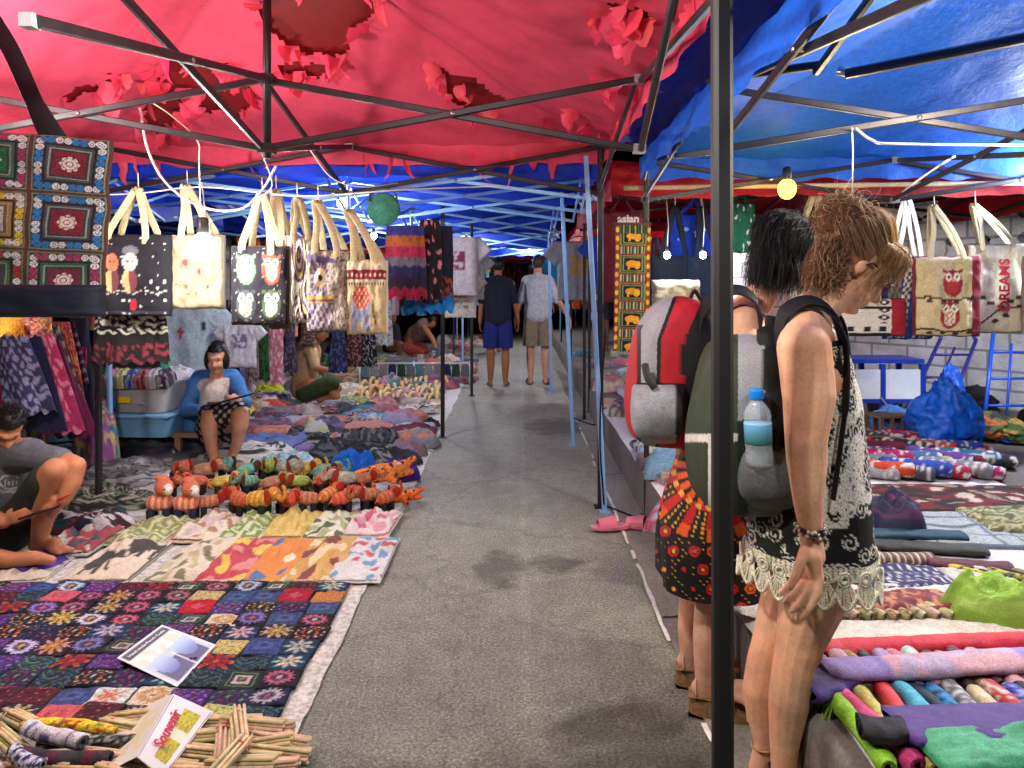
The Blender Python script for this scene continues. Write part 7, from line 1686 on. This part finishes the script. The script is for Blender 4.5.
hang(20, 50, 315, 334, 2.9, pal_noise([(190, 40, 60), (40, 120, 110), (206, 150, 60), (120, 40, 90)], 5, 2), 'small multicoloured cloth strip right of the yellow one', 'cloth', folds=3, amp=.006)
# garments and cloths behind the seated vendor
GB = 'garments hanging behind the left vendors'
bgq = random.Random(77)
for i, (x0, x1, t, b_, c, c2, nm) in enumerate(((222, 238, 300, 372, (34, 34, 44), (120, 116, 120), 'black and grey'), (246, 258, 318, 385, (150, 120, 124), (60, 50, 56), 'mauve grey'), (256, 268, 316, 380, (40, 96, 44), (24, 40, 30), 'dark green'), (266, 284, 318, 384, (206, 120, 140), (230, 200, 206), 'pink'), (284, 296, 322, 372, (60, 50, 70), (110, 100, 120), 'slate'), (212, 226, 320, 350, (196, 214, 226), (150, 180, 210), 'pale blue'),
        (330, 346, 330, 372, (40, 40, 70), (80, 90, 150), 'indigo'), (346, 362, 328, 366, (70, 30, 44), (150, 110, 100), 'wine red'), (362, 376, 330, 366, (24, 24, 30), (150, 150, 150), 'black and white'), (300, 316, 322, 345, (90, 60, 50), (150, 130, 110), 'brown'), (376, 392, 300, 345, (206, 206, 200), (150, 150, 160), 'white'))):
    hang(x0, x1, t, b_, 7.3+.12*i, (lambda c, c2: lambda u, v: c2 if nz(u*7, v*16, c[0]) > .15 else c)(c, c2), '%s patterned garment hanging behind the left vendors, %s along the rack' % (nm, ORD[i]), 'garment', 'hanging_garment', 4, .02, .2, group=GB)
def rack(x0, x1, y, z0, z1, n, where, seed, dy=0.):
    q_ = random.Random(seed)
    for i in range(n):
        nm, c = q_.choice(FC); nm2, c2 = q_.choice(FC); t = (i+.5)/n; x = x0+(x1-x0)*t; yy = y+dy*t; w_ = abs(x1-x0+dy)/n*.55; zb = z0+q_.uniform(0, .35)
        mb = MB(); h = z1-zb; sd = q_.random()*9; f1 = (lambda c, c2, sd: lambda u, v: rndcol(c2 if nz(u*6+sd, v*9, sd) > .1 else c, 4, q_))(c, c2, sd)
        mb.grid(24, 12, lambda u, v: Vector((w_*(.75+.25*v)*math.cos(2*PI*u)*(1+.14*math.sin(2*PI*u*5+sd)), .07*math.sin(2*PI*u)*(1+.14*math.sin(2*PI*u*5+sd)), h*(1-v))), f1, True)
        o = mb.build('hanging_garment', FAB, at=(x, yy, zb), rz=math.atan2(dy, x1-x0) if dy else 0); tag(o, '%s garment with %s hanging %s, %s along' % (nm, nm2, where, ORD[i]), 'garment', 'garments hanging '+where)
rack(-5.6, -2.5, 8.9, .75, 1.95, 16, 'at the back left stalls', 1)
rack(-3.3, -1.3, 12.4, .8, 1.9, 14, 'in the far left stall', 2)
rack(.95, 2.4, 8.6, .8, 1.95, 10, 'over the right goods', 3)
rack(1.15, 3.2, 11.6, .9, 1.95, 14, 'in the far right stall', 4)
rack(-1.9, -.7, 17, .8, 2.0, 10, 'at the far lane end', 5)
rack(.9, 2.6, 15, .8, 2.0, 10, 'at the far right lane end', 6)
rack(-6.6, -4.2, 6.6, .7, 1.95, 12, 'deep behind the left edge stall', 7)
rack(-1.6, 1.4, 22, .5, 2.0, 18, 'across the end of the lane', 8)
structure(MB().box((0, 26, 1.6), (40, .3, 3.2), col=(60, 60, 66)).build('wall', concrete_mat('far_wall_render', (.06, .06, .07), (.12, .12, .13)), smooth=False))
# ---------------------------------------------------------------- right stall, on the raised pavement
TZ = .285
def T(px, py, z=TZ): return G(px, py, z)
cl = MB()
def clp(u, v):
    y = 1.38+v*5.2; x0 = .748+.045*(1-sstep(.08, .22, v))+.016*nz(v*9, 2); x1 = 2.66+.04*nz(v*7, 5); x = x0+(x1-x0)*u
    z = TZ+.003+.008*max(0, nz(u*16, v*40, 3)); 
    if u < 1e-6 and True: z = TZ-.02; x = x0-.014
    return (x, y, z)
cl.grid(60, 160, clp, lambda u, v: (206, 206, 212) if v > .16 else (196, 198, 200))
tag(cl.build('stall_sheet', painted('cotton_sheet', .8, .2, (200, .3), .1, 6, wrinkle=5.)), 'pale sheet covering the raised pavement under the scarves', 'sheet')
wc = heap(.11, .13, .012, lambda u, v: (214, 214, 210), 40, 12, seed=2); put(wc, 'crumpled_cloth', FAB, .80, 2.55, TZ+.006, 0, 'white cloth corner at the stall edge behind the lace tunic', 'cloth')
mv = slab(.16, .5, .05, lambda u, v: (122, 40, 74), 16, 30, wav=.4); put(mv, 'folded_cloth', FAB, .83, 3.0, TZ+.005, .1, 'mauve folded cloth at the stall edge between the two pairs of legs', 'cloth')
def speck(c, c2, s=10, th=.2, sd=0): return lambda u, v: c2 if nz(u*s+sd, v*s*2.4, sd) > th else c
RA = [('lime green', (130, 190, 40), (150, 206, 60)), ('magenta', (196, 52, 120), (206, 80, 140)), ('pale yellow', (206, 196, 110), (180, 170, 90)), ('coral red', (214, 58, 66), (220, 80, 84)), ('sky cyan', (70, 170, 200), (100, 190, 214)), ('dark teal', (20, 44, 60), (30, 60, 76)), ('azure', (26, 130, 190), (20, 30, 50)), ('grey paisley', (96, 96, 104), (190, 190, 190)), ('sand', (196, 180, 146), (206, 196, 166)), ('red patterned', (176, 44, 50), (206, 190, 180)), ('royal blue patterned', (36, 40, 150), (140, 150, 206)), ('black', (22, 22, 28), (40, 44, 54)), ('scarlet', (196, 30, 40), (206, 50, 56)), ('silver white', (190, 190, 190), (150, 150, 156)), ('pale olive', (190, 190, 130), (150, 160, 90)), ('yellow green', (190, 196, 90), (110, 130, 60)), ('turquoise', (60, 170, 160), (100, 190, 180)), ('violet', (90, 60, 140), (110, 80, 160)), ('orange', (220, 120, 50), (226, 140, 70)), ('navy', (30, 36, 80), (44, 50, 100))]
x = .805
for i, (nm, c, c2) in enumerate(RA+[('aqua', (80, 160, 170), (200, 210, 210)), ('mustard', (190, 150, 50), (210, 180, 90))]):
    r = .024+.0025*math.sin(i*2.1); put(tuber(.33, r, speck(c, c2, 9, .15, i), 14, 26, i*1.3, .012), 'scarf_roll', SILK, x, 1.80+.012*math.sin(i*3), TZ+.004, .05+.05*math.sin(i*1.7), '%s rolled scarf, %s from the left in the front row of rolls' % (nm, ORD[i]), 'scarf', 'rolled scarves in the front row'); x += r*2.02
RB = [('pearl grey', (176, 176, 186)), ('olive grey', (110, 108, 90)), ('dusty pink', (196, 160, 170)), ('golden brown', (150, 124, 70)), ('dark green', (34, 46, 40)), ('lilac', (166, 140, 196)), ('rose', (206, 120, 140)), ('pale aqua', (190, 214, 206)), ('dark brown', (56, 34, 34)), ('tan', (190, 150, 110)), ('wine', (90, 34, 50)), ('pale pink', (214, 160, 166)), ('blush', (214, 176, 170)), ('umber', (110, 76, 60)), ('camel', (196, 160, 110)), ('chestnut', (80, 46, 40)), ('silver lilac', (170, 160, 180)), ('charcoal', (44, 36, 44)), ('pistachio', (170, 186, 110)), ('plum', (70, 34, 60))]
x = .82
for i, (nm, c) in enumerate(RB):
    r = .022+.002*math.sin(i*1.3); put(tuber(.19, r, speck(c, mixc(c, (230, 220, 210), .4), 8, .25, i), 14, 20, i*2.3, .008), 'scarf_roll', SILK, x, 2.055+.01*math.sin(i*2), TZ+.004, .16+.05*math.sin(i*2.7), '%s rolled scarf, %s from the left in the second row of rolls' % (nm, ORD[i]), 'scarf', 'rolled scarves in the second row'); x += r*2.03
x = 1.06
for i in range(20):
    r = .019; c = rndcol((196, 180, 140), 12); put(tuber(.10, r, speck(c, (110, 80, 60), 7, .35, i), 12, 10, i, .004), 'scarf_roll', SILK, x, 2.42, TZ+.01, .5, 'small beige rolled scarf, %s from the left in the third row of rolls' % ORD[i], 'scarf', 'small beige rolls in the third row'); x += r*2.3
def along(px0, px1, py, hgt, wdt, fn, label, roll=True, z=TZ, nm='scarf', dz=0, mat=SILK, py1=None, seed=0):
    a, b_ = T(px0, py, z), T(px1, py1 or py, z); L = (b_-a).length; m_ = (a+b_)/2; ang = math.atan2((b_-a).y, (b_-a).x)
    mb = tuber(L, hgt/2, lambda u, v: fn(v, u), 20, 60, seed or py*.1, .012, sw=wdt/hgt-1) if roll else slab(wdt, L, hgt, lambda u, v: fn(v, u), 24, 70, seed=py*.3, wav=.6)
    return put(mb, nm, mat, m_.x, m_.y, z+dz, ang-PI/2, label, 'scarf')
along(822, 1120, 692, .05, .10, lambda u, v: (150, 130, 196) if u < .2 or u > .62 else ((206, 160, 170) if nz(u*12, v*4) > 0 else (190, 170, 200)), 'lilac silk scarf with pink and orange centre laid across the rolls', dz=.035, py1=672)
along(800, 850, 705, .05, .12, lambda u, v: (70, 46, 120), 'deep purple scarf end at the front left of the rolls', dz=.02, py1=690)
along(822, 1110, 660, .055, .075, lambda u, v: (206, 40, 58) if nz(u*8, v*3, 2) > -.2 else (216, 66, 80), 'long coral red rolled scarf behind the lilac one', dz=.0, py1=650)
along(812, 1100, 640, .018, .16, lambda u, v: (216, 212, 200), 'off-white fringed scarf lying behind the red roll', False, dz=.004, py1=628)
for k in range(26):
    pass
fr = MB()
for k in range(40):
    y0 = -.09+.18*k/40; fr.tube(smoothpath([(0, y0, .012), (-.03+R.uniform(-.01, .01), y0+R.uniform(-.01, .01), .022), (-.055, y0+R.uniform(-.02, .02), .006)], 3), .0012, 4, True, (220, 216, 206))
p = T(826, 645); put(fr, 'fringe', FABS, p.x, p.y, TZ+.02, 0, 'white thread fringe at the left end of the off-white scarf', 'fringe')
along(850, 955, 612, .03, .17, lambda u, v: (120, 34, 40) if nz(u*14, v*6, 2) < .12 else (186, 130, 90), 'burgundy brocade scarf with gold scrolls', False, dz=.02, py1=610)
along(845, 1000, 596, .02, .12, lambda u, v: (214, 212, 206), 'plain white scarf behind the burgundy brocade', False, dz=.005, py1=596)
put(heap(.20, .13, .11, speck((134, 176, 60), (150, 190, 80), 3, 0), 90, 40, seed=8.2, rough=.5), 'crumpled_scarf', FABS, *T(1000, 618, TZ), 0, 'crumpled lime green scarf on the right of the white scarf', 'scarf')
along(845, 950, 583, .03, .20, lambda u, v: (206, 206, 214) if math.sin(u*70+2*math.sin(v*20)) > .55 and math.sin(v*34) > -.3 else (28, 34, 84), 'indigo ikat cloth with white arrow marks', False, dz=.005)
along(945, 1010, 580, .02, .16, lambda u, v: (186, 188, 182), 'pale grey folded scarf right of the indigo ikat', False, dz=.006)
for i in range(9):
    p = T(972+i*13, 577+i*1.0); c = ((200, 180, 60), (20, 20, 24), (120, 130, 60))[i % 3]; put(tuber(.16, .013, speck(c, (20, 20, 22), 5, .1, i), 10, 14, i, .004), 'thin_scarf_roll', FABS, p.x, p.y, TZ+.006, .75, 'thin black and yellow rolled scarf, %s of the slanted set' % ORD[i], 'scarf', 'thin slanted scarf rolls')
along(872, 932, 563, .045, .07, lambda u, v: (96, 76, 76) if (u*9) % 1 > .3 else ((206, 200, 190) if (u*9) % 1 > .12 else (170, 140, 60)), 'grey rolled blanket end with white diamond bands', dz=.0)
along(925, 1012, 566, .038, .08, lambda u, v: (84, 24, 46), 'wine red long rolled blanket behind the ikat', dz=.0, py1=572)
along(870, 985, 551, .04, .09, lambda u, v: (44, 50, 44), 'dark olive rolled blanket behind the wine one', dz=.005, py1=556)
along(868, 964, 542, .04, .09, lambda u, v: (20, 62, 84), 'dark teal folded blanket behind the olive one', dz=.012, py1=543)
put(heap(.17, .16, .16, speck((26, 30, 64), (70, 34, 76), 3, .1), 80, 36, seed=3.3, rough=.45), 'crumpled_cloth', FABS, *T(888, 528, TZ), 0, 'crumpled navy and purple cloth beside the lace tunic', 'cloth')
def c_chk(u, v): return (96, 112, 130) if min((u*7) % 1, (v*4) % 1) < .12 else (168, 180, 186)
p = T(968, 532); put(slab(.62, .46, .02, c_chk, 60, 60, wav=.6), 'checked_cloth', FAB, p.x, p.y, TZ+.006, -.1, 'grey checked cloth spread on the pale stall sheet', 'cloth')
p = T(1030, 527); put(slab(.5, .34, .03, pal_noise([(120, 130, 90), (180, 176, 140), (90, 96, 60)], 7, 3), 40, 30, wav=.6), 'patterned_cloth', FAB, p.x, p.y, TZ+.02, -.1, 'olive green patterned cloth at the right of the checked one', 'cloth')
def c_mat(u, v): return ((150, 130, 110), (50, 42, 40), (110, 44, 40), (196, 186, 166))[int(clamp(2+2.4*nz(u*10, v*7, 3)+.6*math.sin(u*22+v*6), 0, 3.9))] if .03 < u < .97 and .06 < v < .94 else (26, 24, 24)
p = T(958, 501); put(slab(1.0, .5, .02, c_mat, 90, 60, wav=.5), 'patterned_mat', FAB, p.x, p.y, TZ+.006, -.03, 'brown and cream woven mat with animal figures behind the checked cloth', 'mat')
SC = [('orange red', (196, 70, 40)), ('black and white', (70, 70, 76)), ('royal blue', (40, 70, 160)), ('crimson', (160, 34, 60)), ('grey lace', (120, 122, 126)), ('magenta', (170, 30, 90)), ('burnt orange', (200, 100, 40)), ('steel blue', (60, 100, 140)), ('lime and white', (170, 180, 90)), ('violet', (96, 60, 130)), ('wine', (96, 26, 46)), ('teal', (24, 90, 110)), ('charcoal', (44, 44, 48)), ('silver', (150, 152, 158))]
sq = random.Random(4)
for i in range(34):
    nm, c = SC[i % 14]; row, k = divmod(i, 9); py = (447, 456, 467, 478)[row]; px = (866, 864, 862, 862)[row]+k*(9+row*3)+sq.uniform(-3, 3)
    p = T(px, py); put(tuber(.36, .042, (lambda c, i: lambda u, v: (206, 206, 206) if nz(v*16, u*5, i) > .22 and i % 3 != 2 else c)(c, i*1.1), 14, 24, i, .02, .3), 'scarf_roll', FAB, p.x, p.y, TZ+.004+.02*(k % 2), 1.15+sq.uniform(-.25, .25), '%s bundled scarf, %s from left in the %s row beneath blue bags' % (nm, ORD[k], ('farthest', 'third', 'second', 'nearest')[row]), 'scarf', 'bundled scarves beneath the blue bags')
# drapes over the very front of the stall
along(893, 1120, 756, .04, .15, lambda u, v: (74, 50, 124) if u < .6 else (90, 64, 110), 'purple scarf drooping across the front row of rolls', dz=.055, py1=745)
along(930, 1130, 786, .03, .14, lambda u, v: (64, 150, 110), 'sea green scarf at the bottom right corner', False, dz=.06, py1=778)
along(858, 905, 757, .05, .08, lambda u, v: (16, 16, 22), 'black scarf end beside the purple one', dz=.05, py1=762)
fr = MB()
for k in range(70):
    a_ = R.uniform(-.05, .05); fr.tube(smoothpath([(0, a_, .03), (-.03+R.uniform(-.01, .01), a_+R.uniform(-.02, .02), .01), (-.045+R.uniform(-.02, .01), a_+R.uniform(-.03, .03), -.05-R.uniform(0, .04))], 3), .0012, 4, True, (150, 176, 80))
p = T(838, 706); put(fr, 'fringe', FABS, p.x-.005, p.y, TZ+.02, 0, 'lime thread fringe hanging over the pavement edge', 'fringe')
# goods farther along the raised pavement
farrow(3.3, 4.7, .82, 1.05, 9, TZ, 'r', 'along the pavement edge')
farrow(4.5, 7.2, .86, 1.7, 26, TZ, 'r', 'on the pavement behind the dark leg')
for i, (px, py, w_, d_, fn, lb) in enumerate(((640, 392, .5, 1.3, lambda u, v: (206, 208, 216), 'white sheet spread on the raised pavement behind the backpack'), (655, 455, .26, .4, lambda u, v: (30, 34, 80) if nz(u*9, v*9, 2) > .05 else (206, 204, 200), 'navy and white patterned scarf below the red backpack'), (648, 437, .2, .25, lambda u, v: (120, 26, 34), 'dark red folded cloth below the red backpack'), (628, 414, .2, .3, pal_noise([(60, 60, 76), (150, 150, 160), (90, 60, 90)], 6, 1), 'grey violet folded cloth at the pavement edge'))):
    p = T(px, py); put(slab(w_, d_, .05, fn, 30, 40, wav=.7, seed=i), 'folded_cloth', FAB, p.x, p.y, TZ+.006+.02*i, .05, lb, 'cloth')
farrow(7.2, 12, .9, 2.2, 26, TZ, 'r', 'on the raised pavement farther on')
# low table with white panels and blue frame, crate, bags, hand trucks
tb = empty('low_table', P(872, 386, 5.75), 'low blue framed table with white panels behind the blonde head', 'table'); tb.location.z = TZ
BM = solid('blue_enamel', (20, 52, 150), .4, .1, (100, .1), .15)
MB().box((0, 0, .52), (.62, .36, .03)).build('tabletop', BM, tb, smooth=False)
for x_ in (-.16, .14): MB().box((x_, -.19, .35), (.26, .012, .22)).build('front_panel', solid('white_panel', (190, 196, 206), .5), tb, smooth=False)
for x_ in (-.31, -.01, .29):
    MB().box((x_, -.185, .25), (.035, .035, .5)).build('leg', BM, tb, smooth=False); MB().box((x_, .16, .25), (.035, .035, .5)).build('leg', BM, tb, smooth=False)
MB().box((0, -.20, .225), (.62, .02, .03)).build('rail', BM, tb, smooth=False)
pt = MB().ell((0, 0, .0), (.10, .10, .14), None, 20, 12, (24, 24, 28)); o = pt.build('black_pot', PLAS, at=P(880, 372, 5.95)); tag(o, 'round black pot standing under the low blue table', 'pot'); o.location.z = TZ+.14
cr = empty('wooden_crate', P(889, 415, 5.3), 'small slatted wooden crate under the low blue table', 'crate', rz=.2); cr.location.z = TZ
WD = solid('old_crate_wood', (104, 78, 56), .8, 0, (40, .4), .25)
MB().box((0, 0, .165), (.28, .2, .015)).build('lid', WD, cr, smooth=False); MB().box((0, 0, .01), (.28, .2, .02)).build('base', WD, cr, smooth=False)
for x_ in (-.13, -.045, .045, .13):
    for y_ in (-.09, .09): MB().box((x_, y_, .09), (.022, .02, .14)).build('slat', WD, cr, smooth=False)
def sack(rx, ry, h, fn, seed=0., n=(90, 60), am=.24, tie=False):
    mb = MB()
    def pos(u, v):
        t = 2*PI*u; b_ = PI*(v-.5); q_ = Vector((math.cos(b_)*math.cos(t), math.cos(b_)*math.sin(t), math.sin(b_)))
        k = 1+am*noise.fractal(q_*1.6+Vector((seed, seed*.7, 0)), .7, 2.1, 5)+am*.5*abs(nz(q_.x*5+seed, q_.y*5, q_.z*4))+am*.25*abs(nz(q_.x*12+seed, q_.y*12, q_.z*9))
        z = q_.z*h/2*k+h/2
        s_ = 1-.25*sstep(.55, 1., z/h)
        return Vector((q_.x*rx*k*s_, q_.y*ry*k*s_, max(0, z-.06*h)))
    mb.grid(n[0], n[1], pos, fn, wrapu=True); return mb
BP = painted('thin_blue_polythene', .22, 0, (50, .3), .15, 9, wrinkle=7.)
for i, (px, py, rx, ry, h, c, lb) in enumerate(((945, 449, .21, .18, .46, (16, 92, 206), 'big bright blue plastic bag, largest of the blue bags by the wall'), (893, 434, .15, .13, .22, (70, 130, 206), 'smaller pale blue plastic bag left of the big blue one'), (950, 436, .12, .1, .5, (20, 80, 190), 'blue plastic bag top behind the big blue bag'), (918, 432, .12, .1, .24, (40, 34, 70), 'dark violet plastic bag between the two blue bags'))):
    p = T(px, py); put(sack(rx, ry, h, (lambda c: lambda u, v: c)(c), i*3.1+1), 'plastic_bag', BP, p.x, p.y, TZ+.003, 0, lb, 'bag')
for px, py, rx, h, c, lb in ((990, 440, .13, .20, [(190, 100, 60), (90, 110, 60), (60, 60, 70)], 'orange and green bag beside the hand truck'), (1012, 442, .12, .16, [(60, 90, 50), (160, 130, 60)], 'green printed bag at the right picture edge'), (975, 418, .16, .26, [(24, 24, 28), (40, 40, 46)], 'black bag behind the big blue plastic bag')):
    p = T(px, py); put(sack(rx, rx, h, pal_noise(c, 4, 2), px*.1), 'stuffed_bag', FAB, p.x, p.y, TZ+.003, 0, lb, 'bag')
def truck(pb, pt, Y, wpx, mt, label, lean):
    a = P(pb[0], pb[1], Y); e = empty('hand_truck', (a.x, Y, TZ), label, 'hand truck'); w_ = wpx/F*Y/2; top = P(pt[0], pt[1], Y+lean)-Vector(e.location); d = top-Vector((0, 0, .12))
    B = Vector((0, 0, .10)); M_ = lambda t: B+(top-B)*t
    for k in (-1, 1): MB().tube([B+Vector((k*w_, 0, 0)), top+Vector((k*w_*.9, 0, 0))], .014, 10).build('side_tube', mt, e)
    MB().tube(smoothpath([top+Vector((-w_*.9, 0, 0)), top+Vector((-w_*.6, .02, .06)), top+Vector((w_*.6, .02, .06)), top+Vector((w_*.9, 0, 0))], 5), .014, 10).build('handle', mt, e)
    for t in (.2, .5, .8): MB().tube([M_(t)+Vector((-w_, 0, 0)), M_(t)+Vector((w_, 0, 0))], .010, 8).build('rung', mt, e)
    MB().tube([M_(.1), M_(.9)], .009, 8).build('centre_bar', mt, e)
    MB().box((0, -.12, .02), (w_*2, .24, .008)).build('toe_plate', mt, e, smooth=False)
    for k in (-1, 1):
        wh = MB().lathe([(.02, -.02), (.085, -.02), (.10, -.012), (.10, .012), (.085, .02), (.02, .02)], 20, (k*(w_+.03), .05, .10), (22, 22, 24), (0, PI/2, 0)).build('wheel', PLAS, e)
truck((925, 415), (958, 340), 5.6, 42, solid('violet_blue_enamel', (44, 44, 130), .4, .1, (100, .1), .2), 'violet blue hand truck leaning on the wall behind the plastic bags', .25)
truck((1006, 425), (1012, 335), 5.3, 44, solid('bright_blue_enamel', (24, 80, 200), .4, .1, (100, .1), .2), 'bright blue hand truck leaning on the wall at the right', .25)
# pink sandals on the lane edge
def slipper(px, py, rz, label):
    p = G(px, py); e = empty('slip_on_sandal', (p.x, p.y, .012), label, 'sandal', 'pair of pink slip-on sandals', rz)
    def outl(t): 
        x_ = math.cos(t)*.125; return x_, math.sin(t)*(.042+.010*math.cos(t))
    mb = MB(); mb.grid(32, 6, lambda u, v: (outl(2*PI*u)[0]*(1-abs(2*v-1)**6*.08), outl(2*PI*u)[1]*(1-abs(2*v-1)**6*.08), v*.022+.010*max(0, -math.cos(2*PI*u))*v), (200, 110, 130), True)
    mb.add([(outl(2*PI*k/32)[0]*.93, outl(2*PI*k/32)[1]*.93, .021+.009*max(0, -math.cos(2*PI*k/32))) for k in range(32)], [tuple(range(32))], (206, 130, 146)); mb.build('sole', PLAS, e)
    mb = MB(); mb.grid(12, 20, lambda u, v: (-.02+u*.10, .050*math.cos(PI*v)*(1-.25*u), .018+(.055-.02*u)*math.sin(PI*v)**.7), (206, 112, 134)); mb.grid(12, 20, lambda u, v: (-.02+u*.10, .046*math.cos(PI*v)*(1-.25*u), .016+(.050-.02*u)*math.sin(PI*v)**.7), (150, 60, 84)); mb.build('upper_band', PLAS, e)
slipper(612, 531, .12+PI, 'pink slip-on sandal lying nearer the lane, left one of the pair'); slipper(641, 530, -.35+PI, 'pink slip-on sandal nearer the raised pavement, right one of the pair')
# storage boxes under the black skirt
def box(px0, px1, pt, pb, Y, col, lidc, label, alpha):
    a, b_ = P(px0, pt, Y), P(px1, pb, Y); w_, h = b_.x-a.x, a.z-b_.z; e = empty('storage_box', ((a.x+b_.x)/2, Y+.2, b_.z), label, 'storage box', rz=-.08)
    mb = MB(); mb.grid(32, 8, lambda u, v: (w_/2*(.9+.1*v)*math.copysign(abs(math.cos(2*PI*u))**.35, math.cos(2*PI*u)), .2*(.9+.1*v)*math.copysign(abs(math.sin(2*PI*u))**.35, math.sin(2*PI*u)), h*.86*v), col, True)
    mb.build('box_body', solid('box_plastic_%d' % col[0], col, .25, bump=None, alpha=alpha), e)
    MB().lathe([(.01, 0), (.6, 0), (.62, .01), (.62, .02), (.55, .03), (.01, .03)], 4, rot=(0, 0, PI/4)).build('lid', solid('lid_plastic_%d' % lidc[0], lidc, .3, bump=None), e, smooth=False).scale = (w_*1.15, .5, 1.)
    e.children[-1].location = (0, 0, h*.86)
    sack(w_*.42, .16, h*.8, pal_noise([(190, 190, 186), (120, 130, 140), (170, 150, 140)], 5, px0), px0).build('contents', FAB, e)
    return e
e1 = box(100, 172, 415, 438, 5.7, (110, 170, 214), (120, 180, 220), 'pale blue storage box at the bottom of the stack of two', .75)
e2 = box(108, 167, 382, 413, 5.7, (206, 210, 212), (206, 210, 214), 'clear storage box with yellow sticker on top of the blue one', .5)
MB().box((-.09, -.205, .10), (.10, .004, .045), col=(226, 206, 30)).build('sticker', CARD, e2, smooth=False)
for i, (px, c, nm) in enumerate(((113, (206, 130, 150), 'pink and yellow'), (124, (190, 190, 120), 'pale olive'), (135, (50, 70, 140), 'dark blue'), (146, (140, 44, 54), 'wine red'), (156, (180, 180, 190), 'silver'), (166, (60, 50, 70), 'dark violet'))):
    o = slab(.11, .16, .10, speck(c, mixc(c, (230, 230, 210), .5), 5, .1, i), 16, 16, wav=.3).build('cloth_pouch', FAB, at=P(px, 384, 5.75)); o.rotation_euler = (.35, 0, 0); tag(o, '%s pouch standing on the clear storage box, %s from the left' % (nm, ORD[i]), 'pouch', 'pouches on the clear storage box')
for px, py, rx, h, c, lb in ((180, 440, .2, .45, (60, 150, 170), 'teal plastic tub standing left of the seated person'), (178, 402, .2, .3, (206, 206, 210), 'white plastic bag on the teal tub'), (163, 392, .1, .25, (60, 170, 130), 'small turquoise bag behind the clear storage box')):
    p = G(px, 448, .0); p.y = 6.2; p.x = (px-520)/F*6.2; zz = P(px, py, 6.2).z; put(sack(rx, rx*.8, h, (lambda c: lambda u, v: c)(c), px), 'plastic_bag' if 'bag' in lb else 'plastic_tub', BP if 'bag' in lb else PLAS, p.x, p.y, zz, 0, lb, 'bag' if 'bag' in lb else 'tub')
